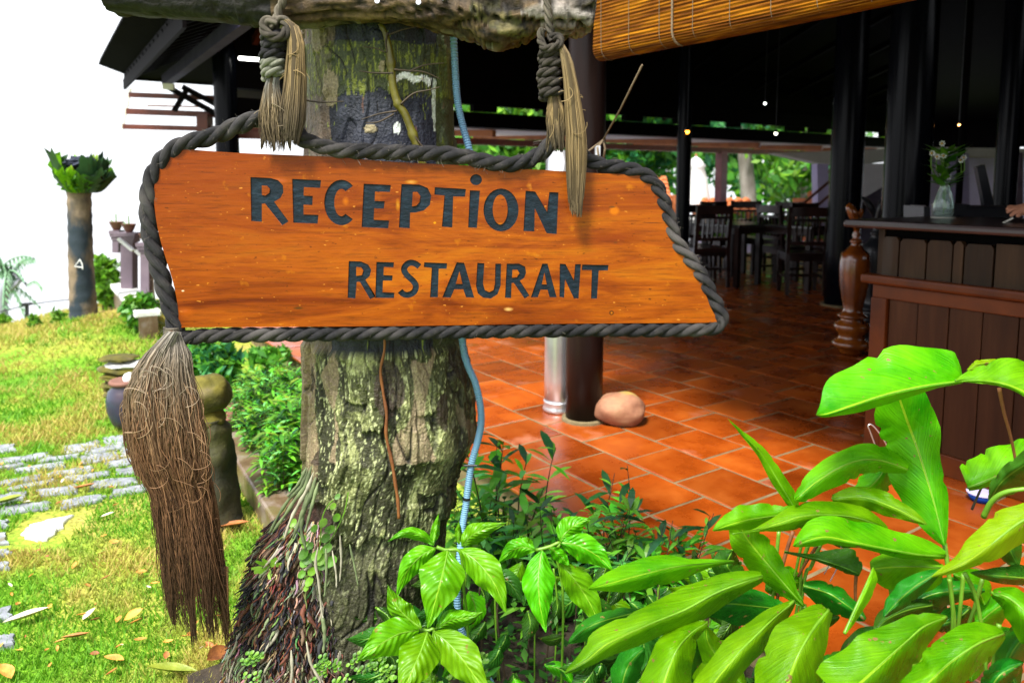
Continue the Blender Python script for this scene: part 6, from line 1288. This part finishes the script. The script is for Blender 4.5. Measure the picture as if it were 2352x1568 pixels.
rope(P3([(632, 60, YR - .05), (615, 48, YR - .05), (606, 62, YR - .05), (616, 80, YR - .055), (640, 86, YR - .055), (655, 78, YR - .05), (660, 60, YR - .04), (650, 46, YR - .04), (635, 50, YR - .035)], 70), 11 * YS / FPX, hl, M['rope2'])
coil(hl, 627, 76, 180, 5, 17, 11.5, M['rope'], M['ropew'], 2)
hc = [(.16, .16, .16), (.15, .13, .1), (.17, .125, .07), (.11, .08, .045), (.05, .036, .022)]
gc = [(.17, .125, .065), (.2, .14, .062), (.17, .12, .055), (.11, .08, .045), (.07, .055, .035)]
tassel(hl, [(178, 628), (200, 624), (260, 626), (330, 634)], [(178, 14), (200, 17), (260, 30), (300, 32), (350, 24)], (250, 350), 420, YR - .035, .5, hc, 11, .0012, .6, 2, seg=10)
tassel(hl, [(44, 655), (60, 672), (100, 680), (200, 677), (300, 668), (345, 668)], [(44, 6), (60, 13), (100, 19), (200, 25), (280, 28), (345, 14)], (280, 335), 520, YR - .045, .5, gc, 12, .0012, .5, 2, seg=14)
rope(P3([(630, 175, YR - .03), (626, 230, YR - .025), (612, 270, YR)], 40), 12 * YS / FPX, hl, M['rope'])
rope(P3([(640, 150, YR - .01), (662, 230, YR - .01), (678, 300, YR - .01)], 40), 11 * YS / FPX, hl, M['rope'])
for x0, x1, yb in ((610, 600, 345), (612, 612, 330), (632, 628, 352), (648, 652, 345), (660, 668, 352), (676, 682, 330)): tassel(hl, [(285, x0), (yb, x1)], [(285, 9), (yb, 1.5)], (yb - 12, yb), 22, YR - .035, .5, hc[2:], x0, .0010, .6, 0, seg=6)
hr = thing('hanging_rope', 'right hanging rope with five dark coils and a long tassel reaching over the board', 'rope', at(1260, 20, YR), 'ropes holding up the sign')
rope(P3([(1252, -60, YB - .09), (1256, 0, YB - .09), (1260, 35, YB - .09), (1262, 60, YR - .03), (1268, 95, YR - .03)], 60), 9 * YS / FPX, hr, M['rope2'])
rope(P3([(1246, 66, YR - .03), (1242, 90, YR - .03), (1252, 112, YR - .05), (1272, 108, YR - .055), (1286, 100, YR - .05), (1284, 86, YR - .04), (1266, 84, YR - .03)], 60), 9 * YS / FPX, hr, M['rope2'])
coil(hr, 1263, 114, 226, 5, 17, 11, M['rope2'])
tassel(hr, [(220, 1272), (250, 1276), (300, 1278), (350, 1282)], [(220, 12), (250, 19), (290, 20), (350, 14)], (300, 352), 380, YR - .035, .5, gc, 14, .0012, .5, 1, seg=10)
tassel(hr, [(100, 1287), (130, 1300), (200, 1312), (300, 1322), (400, 1323), (495, 1321)], [(100, 6), (130, 12), (200, 16), (300, 21), (350, 22), (420, 18), (495, 14)], (440, 500), 560, YR - .05, .5, gc[:4], 15, .0012, .4, 2, seg=16)
tassel(hr, [(225, 1270), (300, 1262), (345, 1255)], [(225, 8), (300, 6), (350, 3)], (320, 350), 50, YR - .03, .5, gc[1:], 16, .001, .5, 0, seg=8)
rope(P3([(1268, 222, YR - .02), (1278, 290, YR - .012), (1272, 328, YR - .012)], 30), 11 * YS / FPX, hr, M['rope2']); rope(P3([(1276, 222, YR), (1300, 290, YR), (1322, 350, YR)], 30), 10 * YS / FPX, hr, M['rope2'])
# ================================================================ PLANTS
M['leafA'] = leaf_mat('broad_leaf', (.035, .24, .001), (.15, .46, .001), (.34, .58, .02), tr=.45, stripes=24)
M['leafY'] = leaf_mat('young_broad_leaf', (.15, .46, .002), (.27, .58, .003), (.45, .62, .03), tr=.5, stripes=40)
M['leafD'] = leaf_mat('dark_broad_leaf', (.008, .09, .006), (.03, .2, .006), (.12, .3, .02), tr=.3, rough=.28, stripes=46)
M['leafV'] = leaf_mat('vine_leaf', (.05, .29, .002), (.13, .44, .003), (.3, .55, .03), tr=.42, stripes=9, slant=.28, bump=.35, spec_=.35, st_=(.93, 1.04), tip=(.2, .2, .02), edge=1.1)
M['leafU'] = leaf_mat('shaded_vine_leaf', (.012, .07, .006), (.035, .14, .01), (.07, .18, .015), tr=.25, stripes=9, slant=.28, bump=.4, st_=(.92, 1.04), edge=1.1)  # vine leaf again, with the understorey's shade put into its colour
def leaf(tf, mid, wl, wr, Y, dl, dr, mat, parent, nl=30, nw=6, rip=1.0, name='leaf', curl=0.0, seed=0, thick=True):
    """mid: midrib points (survey px), wl/wr: blade widths each side in px, Y: depths along it, dl/dr: how far each margin leans away (m)"""
    sc_l = (Vector(tf(100, 0)) - Vector(tf(0, 0))).length / 100
    m2 = crv([Vector((*tf(*p), 0)) for p in mid], nl + 1); Ys = [arr(Y, i / nl) for i in range(nl + 1)]
    vs = []; uv = []; nv = 2 * nw + 1; tt = (m2[-1] - m2[0]).normalized()
    if (-tt.x > .25) or (abs(tt.x) <= .25 and tt.y > 0): wl, wr, dl, dr = wr, wl, dr, dl      # first width is always the upper / left side
    for i in range(nl + 1):
        f = i / nl; t = (m2[min(i + 1, nl)] - m2[max(i - 1, 0)]).normalized(); pn = Vector((t.y, -t.x, 0))     # screen left of the growing direction
        for j in range(-nw, nw + 1):
            v = j / nw; a_ = abs(v); w_ = (arr(wl, f) if j < 0 else arr(wr, f)) * sc_l; dd = dl if j < 0 else dr
            if nl > 25 and a_ > .6 and noise.noise(Vector((f * 23, seed * 5.1, 3 if j < 0 else 8))) > .42: w_ *= .86
            w_ *= 1 + .05 * math.sin(f * 19 + seed * 3 + (2 if j < 0 else 0)) * a_ + .04 * noise.noise(Vector((f * 9, seed, v)))
            wm = arr(wl if j < 0 else wr, f) / (max(wl if j < 0 else wr) + 1e-6)
            p2 = m2[i] + pn * (-1 if j > 0 else 1) * w_ * a_
            # note: +pn is on the left-hand side when looking along the midrib on screen
            yy = Ys[i] + dd * wm * a_ ** 1.35 + rip * (.004 * math.sin(f * 26 + seed + j * .1) * a_ ** 2 + .006 * noise.noise(Vector((f * 5, v * 1.5, seed)))) + .004 * (1 - min(1, a_ * 6))
            vs.append(at(p2.x, p2.y, yy)); uv.append((f, v))
    fs = [(i * nv + j, i * nv + j + 1, (i + 1) * nv + j + 1, (i + 1) * nv + j) for i in range(nl) for j in range(nv - 1)]
    q = MB(); q.add(vs, fs, uv); o = q.build(name, mat, parent, smooth=True, uv=True)
    q = MB(); c = [Vector(vs[i * nv + nw]) + Vector((0, .0015, 0)) for i in range(nl + 1)]; q.tube(c, [(.0032 * (1 - .8 * i / nl)) for i in range(nl + 1)], 6); r_ = q.build('midrib', M['stem'], o, smooth=True)
    return o
T6 = lambda X, Y_: (1408.75 + .547 * X, 710.5 + .547 * Y_)
TV = lambda x, y: (x, y)
T9 = lambda X, Y_: (1592.5 + X * .3229, 1163.75 + Y_ * .3229)
ca = thing('broad_leaf_plant', 'large bright green broad leaved clump filling the lower right corner', 'plant', Vector((.75, 1.55, -.13)))
cb = thing('broad_leaf_plant', 'smaller broad leaved clump in front of the tiles, left of the largest one', 'plant', Vector((.35, 1.45, -.13)))
ca['group'] = cb['group'] = 'broad leaved clumps'
LA, LY, LD = M['leafA'], M['leafY'], M['leafD']
# wl = upper/left side when the midrib runs left to right on screen, wr = lower side
leaf(T6, [(1390, 990), (1345, 800), (1290, 620), (1235, 470), (1190, 340)], [5, 38, 62, 72, 85, 118, 128, 110, 90], [5, 70, 130, 150, 145, 135, 128, 118, 80], [1.52, 1.56, 1.6, 1.58], .03, .045, M['leafA'], ca, seed=1)
# big nodding leaf over it, two halves of one blade
leaf(T6, [(1470, 300), (1440, 305), (1300, 325), (1150, 358), (1000, 405), (900, 438), (852, 442)], [60, 115, 160, 182, 185, 165, 130, 75, 2], [5, 10, 12, 28, 40, 36, 22, 12, 2], [1.48, 1.44, 1.4, 1.38], .075, .04, M['leafA'], ca, seed=2, rip=.6)
leaf(T6, [(1440, 300), (1560, 300), (1690, 330), (1850, 420)], [8, 45, 92, 118, 130, 120], [2, 10, 14, 12, 20, 40], [1.42, 1.42, 1.4], .05, .02, M['leafA'], ca, seed=3)
leaf(T6, [(1490, 260), (1530, 235), (1600, 226), (1640, 230)], [8, 22, 18, 4], [8, 30, 40, 10], [1.5, 1.5], .02, .02, LY, ca, seed=4)
leaf(T6, [(1235, 672), (1130, 635), (1040, 632), (950, 664), (850, 725), (785, 780), (762, 800)], [30, 62, 66, 66, 60, 45, 22, 3], [20, 48, 60, 70, 64, 50, 30, 3], [1.55, 1.5, 1.46], .05, .03, M['leafA'], ca, seed=5)
leaf(T6, [(770, 850), (735, 790), (680, 700), (620, 600), (540, 520), (484, 462)], [4, 40, 36, 28, 20, 8, 1], [4, 22, 26, 26, 16, 6, 1], [1.62, 1.62, 1.6], .03, .01, LA, cb, seed=6)
leaf(T6, [(760, 845), (680, 865), (580, 880), (500, 900), (418, 928)], [20, 42, 62, 66, 50, 3], [10, 34, 44, 40, 20, 2], [1.5, 1.46, 1.42], .03, .04, LA, cb, seed=7)
leaf(T6, [(1150, 922), (1030, 876), (900, 862), (790, 868), (690, 898), (600, 925), (500, 943)], [10, 48, 62, 56, 52, 26, 6, 1], [12, 48, 68, 66, 50, 26, 4, 1], [1.5, 1.44, 1.4], .05, .03, LA, cb, seed=8)
leaf(T6, [(920, 795), (1050, 788), (1180, 832), (1318, 902)], [18, 40, 50, 46, 30, 2], [14, 38, 52, 46, 30, 2], [1.52, 1.5, 1.46], .03, .02, LA, ca, seed=9)
leaf(T6, [(1395, 1032), (1290, 1030), (1150, 1005), (1010, 978), (880, 955), (755, 992)], [20, 60, 84, 84, 92, 94, 78, 3], [14, 16, 28, 22, 18, 26, 36, 3], [1.46, 1.42, 1.38], .05, .02, LA, ca, seed=10)
leaf(T6, [(1810, 840), (1700, 900), (1590, 985), (1480, 1060), (1336, 1122)], [50, 72, 92, 92, 72, 34, 2], [50, 74, 78, 66, 42, 22, 2], [1.34, 1.3, 1.28], .05, .05, LY, ca, seed=11)
leaf(T6, [(1490, 750), (1600, 705), (1730, 650), (1830, 600)], [95, 118, 118, 100, 70], [14, 26, 36, 40, 40], [1.66, 1.62, 1.58], .07, .02, LA, ca, seed=12)
leaf(T6, [(1582, 798), (1625, 730), (1690, 675), (1780, 625)], [10, 34, 40, 50, 60], [12, 60, 82, 90, 90], [1.5, 1.46, 1.4], .03, .05, LD, ca, seed=13)
leaf(T6, [(505, 1058), (380, 1066), (260, 1080), (120, 1112), (0, 1145), (-105, 1172)], [6, 16, 24, 56, 66, 64, 40, 3], [4, 16, 46, 62, 66, 56, 30, 3], [1.5, 1.42, 1.34], .05, .03, LA, cb, seed=14)
leaf(T6, [(625, 1120), (450, 1182), (300, 1262), (150, 1322), (-20, 1400), (-110, 1470), (-205, 1528)], [20, 72, 88, 82, 78, 70, 40, 2], [20, 58, 72, 66, 62, 50, 26, 2], [1.44, 1.36, 1.28, 1.25], .06, .04, LA, cb, seed=15)
leaf(T6, [(800, 1245), (700, 1130), (620, 1035), (560, 960), (530, 900)], [4, 44, 66, 70, 66, 50], [4, 50, 72, 78, 68, 50], [1.48, 1.5, 1.5], .03, .04, LA, cb, seed=16)
leaf(T6, [(720, 1260), (600, 1245), (470, 1235), (350, 1265)], [20, 62, 72, 54, 2], [30, 86, 92, 66, 2], [1.5, 1.46, 1.44], .04, .03, LD, cb, seed=17)
leaf(T6, [(760, 1225), (680, 1290), (600, 1370), (520, 1450), (420, 1570), (380, 1640)], [10, 44, 70, 80, 74, 60], [10, 50, 64, 70, 66, 60], [1.36, 1.28, 1.22, 1.2], .05, .05, LA, cb, seed=18)
leaf(T6, [(905, 1262), (850, 1330), (805, 1400), (765, 1480), (725, 1590), (700, 1660)], [40, 104, 140, 150, 140, 130], [20, 66, 96, 128, 136, 130], [1.3, 1.22, 1.18, 1.15], .06, .06, LA, cb, seed=19)
leaf(T6, [(1400, 1292), (1310, 1328), (1230, 1395), (1130, 1485), (1030, 1575), (960, 1640)], [8, 62, 110, 150, 168, 165], [8, 62, 92, 110, 118, 110], [1.3, 1.24, 1.18, 1.14], .06, .06, LA, ca, seed=20)
leaf(T6, [(972, 1362), (1030, 1230), (1070, 1140), (1092, 1082)], [2, 6, 8, 6, 2], [2, 30, 40, 34, 3], [1.3, 1.34, 1.38], .02, .03, LY, ca, seed=21)
leaf(T6, [(1385, 1085), (1280, 1078), (1170, 1080), (1080, 1090)], [14, 44, 60, 64, 30], [60, 112, 120, 90, 40], [1.46, 1.48, 1.5], .04, .03, LA, ca, seed=22)
leaf(T6, [(1370, 1100), (1270, 1160), (1190, 1230), (1135, 1290)], [10, 46, 56, 40, 3], [10, 40, 46, 30, 3], [1.4, 1.38, 1.36], .03, .03, LD, ca, seed=23)
leaf(T6, [(800, 1160), (900, 1190), (980, 1240), (1060, 1300)], [20, 44, 46, 34, 6], [20, 60, 66, 50, 10], [1.46, 1.44, 1.42], .05, .05, LD, cb, seed=24)
leaf(T6, [(720, 1018), (860, 1048), (960, 1080), (1035, 1112)], [3, 14, 66, 88, 30], [2, 10, 14, 20, 8], [1.52, 1.5, 1.48], .02, .02, LD, cb, seed=25)
leaf(T6, [(1640, 1360), (1540, 1400), (1420, 1478), (1330, 1560), (1250, 1640)], [20, 86, 118, 104, 90, 80], [20, 70, 96, 100, 96, 90], [1.26, 1.2, 1.16, 1.13], .06, .05, LA, ca, seed=26)
leaf(T6, [(1590, 1190), (1660, 1210), (1740, 1280), (1830, 1390)], [14, 50, 66, 70], [14, 56, 90, 100], [1.3, 1.26, 1.22], .05, .05, LA, ca, seed=27)
leaf(T6, [(1760, 1130), (1640, 1120), (1500, 1104)], [50, 56, 30, 2], [20, 34, 28, 2], [1.4, 1.36, 1.34], .05, .03, LD, ca, seed=28)
leaf(T6, [(395, 1312), (320, 1365), (262, 1440), (215, 1560), (200, 1640)], [8, 46, 80, 96, 96, 90], [8, 36, 72, 96, 106, 100], [1.4, 1.3, 1.25], .05, .05, LA, cb, seed=29)
leaf(T6, [(130, 1268), (20, 1290), (-100, 1330), (-190, 1400)], [10, 34, 40, 30, 2], [20, 60, 66, 50, 2], [1.46, 1.42, 1.38], .04, .04, LD, cb, seed=30)
leaf(T6, [(1340, 1240), (1240, 1260), (1150, 1300), (1100, 1350)], [20, 50, 50, 10], [20, 50, 60, 10], [1.52, 1.5, 1.48], .04, .04, LD, ca, seed=31)
for i, (pts, Y) in enumerate([([(1500, 1560), (1540, 1440), (1620, 1380), (1700, 1360)], 1.5), ([(1700, 1600), (1660, 1480), (1720, 1380), (1800, 1330)], 1.34), ([(960, 1560), (1010, 1440), (1080, 1380), (1180, 1350)], 1.55), ([(560, 1590), (470, 1500), (400, 1400), (390, 1330)], 1.55), ([(1230, 1250), (1330, 1200), (1440, 1180), (1560, 1180)], 1.58), ([(340, 1600), (310, 1500), (340, 1400), (420, 1340)], 1.6), ([(1500, 1350), (1600, 1260), (1700, 1200)], 1.6), ([(700, 1420), (800, 1330), (950, 1290)], 1.58), ([(30, 1620), (60, 1500), (130, 1420)], 1.6), ([(1180, 600), (1120, 700), (1060, 760), (990, 800)], 1.62), ([(500, 1010), (480, 1080), (560, 1160)], 1.62), ([(880, 940), (1010, 940), (1120, 960)], 1.6), ([(1430, 1110), (1520, 1160), (1560, 1240)], 1.6), ([(1250, 1240), (1340, 1260), (1400, 1240)], 1.66), ([(1560, 1640), (1620, 1540), (1720, 1480)], 1.3), ([(1150, 1640), (1200, 1540), (1300, 1470), (1420, 1440)], 1.45), ([(1700, 900), (1660, 980), (1700, 1080)], 1.6), ([(860, 1640), (900, 1520), (980, 1440)], 1.5), ([(380, 1640), (400, 1540), (480, 1440)], 1.55), ([(1500, 1250), (1440, 1300), (1340, 1330)], 1.55), ([(1750, 1330), (1680, 1400), (1640, 1480)], 1.4), ([(640, 1180), (720, 1140), (800, 1150)], 1.6)]):
    leaf(T6, pts, [6, 46, 62, 60, 40, 4], [6, 50, 66, 56, 36, 4], [Y, Y], .05, .04, LD if i % 3 else LA, ca if pts[0][0] > 900 else cb, seed=40 + i)
def stem(pts, Y0, Y1, rpx, mat, parent, name='stem', tf=T6):
    n = len(pts); c = crv([at(*tf(*p), Y0 + (Y1 - Y0) * i / (n - 1)) for i, p in enumerate(pts)], 14); q = MB(); q.tube(c, [rpx * Y0 / FPX * (1 - .3 * i / 13) for i in range(14)], 8); return q.build(name, mat, parent, smooth=True)
base = (1300, 1700)
for pts, Y0, Y1, r_, m__, par_ in [([(1555, 870), (1590, 805), (1650, 765), (1760, 750)], 1.46, 1.4, 7, 'stem', ca), ([(1620, 330), (1640, 430), (1668, 530), (1690, 640)], 1.5, 1.5, 4.5, 'twig', ca), ([(1390, 980), (1410, 1120), (1430, 1300), (1440, 1450), (1440, 1650)], 1.55, 1.5, 6, 'stem', ca), ([(1475, 1105), (1520, 1200), (1545, 1320), (1558, 1410), (1570, 1600)], 1.36, 1.36, 5.5, 'stem', ca), ([(1470, 1110), (1458, 1240), (1445, 1400), (1450, 1600)], 1.5, 1.5, 5, 'stem', ca), ([(1550, 1130), (1520, 1240), (1480, 1380), (1470, 1600)], 1.45, 1.45, 5, 'stem', ca), ([(1410, 1130), (1425, 1250), (1420, 1400)], 1.45, 1.45, 5, 'stem', ca), ([(1620, 1320), (1600, 1440), (1590, 1620)], 1.4, 1.4, 6, 'stem', ca),
    ([(695, 930), (685, 1040), (670, 1200), (660, 1650)], 1.62, 1.6, 5, 'stem', cb), ([(755, 930), (720, 1040), (690, 1200), (670, 1650)], 1.62, 1.6, 5, 'twig', cb), ([(820, 985), (790, 1080), (780, 1200), (700, 1650)], 1.6, 1.6, 5, 'stem', cb), ([(870, 985), (830, 1080), (800, 1150), (740, 1650)], 1.6, 1.6, 5, 'stem', cb), ([(855, 990), (810, 1060), (775, 1120)], 1.58, 1.6, 4, 'twig', cb), ([(790, 985), (770, 1080), (760, 1120)], 1.6, 1.6, 4, 'stem', cb), ([(1020, 1110), (1016, 1180), (1018, 1260)], 1.5, 1.5, 4.5, 'twig', cb), ([(1130, 1000), (1170, 1160), (1180, 1400), (1160, 1640)], 1.55, 1.5, 10, 'stem', ca), ([(1200, 1050), (1210, 1160), (1200, 1300)], 1.55, 1.55, 8, 'stem', ca), ([(800, 1240), (815, 1400), (830, 1640)], 1.5, 1.5, 7, 'stem', cb), ([(1505, 840), (1540, 760), (1560, 720)], 1.7, 1.7, 3, 'darktwig', ca), ([(1650, 890), (1725, 830), (1800, 780)], 1.44, 1.42, 5, 'darktwig', ca)]:
    stem(pts, Y0, Y1, r_, M[m__], par_)
for x, y in ((905, 1010), (955, 995), (930, 1040)):
    q = MB(); c = crv([at(*T6(x, y), 1.6), at(*T6(x + 10, y + 40), 1.6), at(*T6(x - 20, y + 100), 1.6)], 8); q.tube(c, .0012, 4); q.build('aerial_root', surf('pinkish_root', [(.3, (.3, .2, .26)), (.7, (.4, .3, .34))], 10, bump=0) if (x, y) == (905, 1010) else bpy.data.materials['pinkish_root'], cb)
# bent wire by the counter
wl_ = thing('wire_loop', 'bent shiny wire loop sticking up by the foot of the counter', 'wire', at(1995, 1020, 2.2)); q = MB(); q.tube(crv([at(x, y, 2.2) for x, y in ((2012, 1028), (2000, 995), (1994, 978), (2002, 975), (2018, 992), (2030, 1010), (2044, 1037))], 24), .0022, 6); q.build('wire', M['steel'], wl_, smooth=True)

# five-fingered vine plants in front of the trunk
T5 = lambda X, Y_: (673.75 + X * .539, 722.75 + Y_ * .539)
def vshape(w_): return [1.12 * w_ * q for q in (.08, .45, .82, 1, .95, .78, .5, .2, .02)]
def finger(parent, pts, w_, Y, mat, seed, dl=.02, dr=.02): leaf(T5, pts, vshape(w_), vshape(w_), Y, dl, dr, mat, parent, nl=22, nw=5, rip=1.3, seed=seed)
VA = M['leafV']; VU = M['leafU']
va = thing('five_leaf_plant', 'bright five fingered leaves right in front of the conduit, upper rosette', 'plant', at(1010, 1420, 1.75)); vb = thing('five_leaf_plant', 'bright five fingered rosette lower left, at the bottom edge by the trunk', 'plant', at(970, 1500, 1.65)); vc_ = thing('five_leaf_plant', 'bright drooping fingered leaves between the conduit and the broad leaves', 'plant', at(1260, 1400, 1.72))
for o in (va, vb, vc_): o['group'] = 'five fingered vine plants'
for i, (pl_, pts, w_, Y) in enumerate([(va, [(600, 980), (540, 938), (470, 930), (402, 966)], 24, [1.72, 1.7]), (va, [(597, 975), (605, 915), (620, 845)], 18, [1.72, 1.75]), (va, [(605, 995), (540, 1030), (480, 1100), (440, 1200)], 46, [1.7, 1.66, 1.66]), (va, [(657, 1005), (640, 1090), (610, 1200), (572, 1335)], 88, [1.7, 1.62, 1.6]), (va, [(718, 985), (760, 940), (820, 912), (908, 886)], 40, [1.72, 1.7]), (va, [(706, 975), (704, 925), (706, 878)], 15, [1.73, 1.74]), (va, [(712, 1000), (790, 1060), (860, 1150), (907, 1272)], 62, [1.7, 1.64, 1.62]),
    (vb, [(545, 1335), (480, 1285), (430, 1220), (402, 1150)], 44, [1.62, 1.62, 1.64]), (vb, [(535, 1342), (450, 1360), (360, 1410), (272, 1475)], 72, [1.6, 1.54, 1.5]), (vb, [(572, 1352), (545, 1430), (500, 1530), (450, 1640)], 78, [1.6, 1.52, 1.46]), (vb, [(600, 1350), (680, 1420), (760, 1520), (840, 1640)], 76, [1.6, 1.54, 1.5]), (vb, [(608, 1338), (670, 1300), (740, 1290), (808, 1266)], 40, [1.62, 1.62]),
    (vc_, [(1030, 1003), (975, 990), (920, 1010), (872, 1060)], 40, [1.74, 1.74]), (vc_, [(1060, 1005), (1045, 1110), (1050, 1230), (1076, 1352)], 62, [1.72, 1.66, 1.64]), (vc_, [(1138, 962), (1165, 925), (1210, 890), (1268, 868)], 50, [1.74, 1.76]), (vc_, [(1140, 972), (1220, 985), (1300, 1030), (1362, 1090)], 54, [1.72, 1.7]), (vc_, [(1095, 992), (1140, 1030), (1178, 1070)], 26, [1.72, 1.72]), (vc_, [(1140, 1060), (1200, 1130), (1270, 1240), (1310, 1345)], 56, [1.74, 1.72]), (vc_, [(1025, 1000), (990, 965), (962, 940)], 20, [1.74, 1.76])]):
    finger(pl_, pts, w_, Y, VA, 60 + i)
for pl_, pts, Y in ((va, [(610, 988), (650, 1002), (700, 1000), (718, 1040), (725, 1150), (740, 1300), (760, 1640)], 1.73), (vb, [(540, 1338), (575, 1345), (600, 1342), (585, 1450), (590, 1650)], 1.64), (vc_, [(1030, 1003), (1090, 988), (1140, 968), (1120, 1020), (1150, 1200), (1140, 1640)], 1.77)): stem(pts, Y, Y, 4.5, M['stem'], pl_, tf=T5)
# shaded understorey of the same vine
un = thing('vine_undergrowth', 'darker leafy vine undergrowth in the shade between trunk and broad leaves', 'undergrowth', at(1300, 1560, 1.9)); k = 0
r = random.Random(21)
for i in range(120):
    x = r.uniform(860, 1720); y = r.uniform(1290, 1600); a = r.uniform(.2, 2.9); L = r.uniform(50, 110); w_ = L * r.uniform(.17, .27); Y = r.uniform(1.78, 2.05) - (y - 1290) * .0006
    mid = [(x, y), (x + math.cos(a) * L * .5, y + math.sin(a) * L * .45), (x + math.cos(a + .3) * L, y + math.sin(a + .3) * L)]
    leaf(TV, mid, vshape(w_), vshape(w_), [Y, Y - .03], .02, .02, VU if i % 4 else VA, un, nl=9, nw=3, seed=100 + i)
for i in range(40):
    x = r.uniform(880, 1700); stem([(x, 1300 + r.uniform(0, 60)), (x + r.uniform(-20, 20), 1420), (x + r.uniform(-40, 40), 1640)], 1.95, 1.95, r.uniform(1.5, 3), M['darktwig'] if i % 2 else M['stem'], un, tf=TV)

# slender-leaved shrubs along the floor edge: a few protos, each copied
def grassy(h_, nst, nlv, cs, seed, L=.085, spread=.16):
    r = random.Random(seed); t = thing('slender_leaf_shrub', 'x', 'shrub', (0, 0, 0)); ms = MB(); ml = MB()
    for s in range(nst):
        bx, by = r.uniform(-spread, spread) * .5, r.uniform(-spread, spread) * .5; H_ = h_ * r.uniform(.6, 1.05); a = r.uniform(0, 6.28); ln = r.uniform(.02, .09)
        pts = [Vector((bx + math.cos(a) * ln * f * f + .006 * math.sin(f * 8 + s), by + math.sin(a) * ln * f * f, H_ * f)) for f in [i / 7 for i in range(8)]]; ms.tube(pts, [.0026 * (1 - .6 * i / 7) for i in range(8)], 5)
        for l in range(nlv):
            f = r.uniform(.2, 1) ** .8; i = min(6, int(f * 7)); p = pts[i].lerp(pts[i + 1], f * 7 - i if i < 7 else 1); az = r.uniform(0, 6.28); up = r.uniform(-.25, 1.1); d = Vector((math.cos(az), math.sin(az), up)).normalized(); e = d.cross(Vector((0, 0, 1))).normalized(); Lf = L * r.uniform(.55, 1.3); w_ = Lf * .115
            dd = Vector((0, 0, -.25 * Lf)); c = cs[r.randrange(len(cs))]; c = tuple(v * r.uniform(.75, 1.3) for v in c); nrm = d.cross(e) * .1 * Lf
            ml.add([p, p + d * Lf * .35 + e * w_, p + d * Lf * .35 - e * w_, p + d * Lf * .7 + e * w_ * .8 + dd * .4, p + d * Lf * .7 - e * w_ * .8 + dd * .4, p + d * Lf + dd], [(0, 1, 2), (1, 3, 4, 2), (3, 5, 4)], None, [c] * 6)
    ms.build('stems', M['darktwig'], t); ml.build('foliage', M['leafbits'], t, vc=True); return t
SG = [(.1, .4, .02), (.16, .5, .03), (.14, .48, .1), (.09, .26, .015), (.012, .08, .02)]
gr = [grassy(.36, 9, 13, SG, 1), grassy(.3, 7, 12, SG, 2), grassy(.26, 6, 12, SG + [(.13, .25, .02)], 3), grassy(.42, 16, 32, SG + GB, 4, spread=.26)]
used = set()
def put(i, x, y, z, rz, s, lab, grp):
    o = gr[i] if i not in used else copy_tree(gr[i]); used.add(i); p = gz(x, y, z); o.location = (p.x, p.y, z); o.rotation_euler = (0, 0, rz); o.scale = (s, s, s); o['label'] = lab; o['group'] = grp
G1 = 'slender leaved shrubs along the front of the tiles'; G2 = 'slender leaved shrubs left of the trunk'
sp_ = [(1120, 1330, .95, 1), (1165, 1300, 1.15, 0), (1205, 1345, 1.0, 1), (1150, 1385, .9, 2), (1250, 1380, .85, 2), (1300, 1400, .85, 0), (1340, 1370, .85, 1), (1400, 1400, .95, 0), (1440, 1420, .9, 2), (1490, 1430, .85, 1), (1540, 1430, .8, 0), (1095, 1290, .8, 2), (1270, 1440, .8, 1), (1370, 1460, .8, 2), (1460, 1480, .8, 0)]
labs = ['tall slender leaved shrub beside the conduit, its tips over the first tiles', 'tallest slender leaved shrub right of the conduit, reaching to the boulder']
for j, (x, y, s, i) in enumerate(sp_): put(i, x, y, -.13, j * 1.7, s * 1.25, labs[j] if j < 2 else 'slender leaved dark green shrub at the front edge of the red tiles', G1)
for j, (x, y, s) in enumerate([(575, 1010, .7), (610, 1060, .8), (645, 1105, .8), (680, 1150, .8), (625, 985, .85), (665, 1040, .9), (700, 1090, .95), (590, 940, .7), (640, 930, .7), (690, 980, .85), (560, 960, .55), (720, 1000, .9)]): put(3, x, y, -.13, j * 2.1, s, 'slender leaved green shrub in the bed left of the trunk', G2)
# light seedlings at the bottom edge
m_ = MB(); r = random.Random(9)
for i in range(160):
    x = r.uniform(840, 1120); y = r.uniform(1500, 1610); c = at(x, y, r.uniform(1.7, 1.9))
    for q in range(2): roundleaf(m_, c + Vector((.006 * q, 0, .002)), r.uniform(.004, .008), (r.uniform(-.5, .5), -.7, 1), r.choice(GB + [GR[3]]))
tag(m_.build('ground_seedlings', M['leafbits'], None, vc=True), 'tiny bright seedlings covering the soil at the bottom edge by the trunk', 'seedlings', kind='stuff')
m_ = MB(); r = random.Random(19)
for i in range(5200):
    b = r.uniform(.6, 1.66); a = r.uniform(-1.5, 2.1); c = ab(a, b, -.13 + r.uniform(0, .22 * r.random())); d = Vector((r.gauss(0, 1), r.gauss(0, 1), r.uniform(-.2, .9))).normalized(); e = d.cross(Z).normalized(); L = r.uniform(.02, .06); cc = r.choice([(.015, .08, .01), (.03, .13, .012), (.06, .2, .015)])
    m_.add([c, c + d * L * .5 + e * L * .22, c + d * L, c + d * L * .5 - e * L * .22], [(0, 1, 2, 3)], None, [cc] * 4)
tag(m_.build('bed_ground_cover', M['leafbits'], None, vc=True), 'dark low ground cover leaves over the soil under the plants', 'ground cover', kind='stuff')
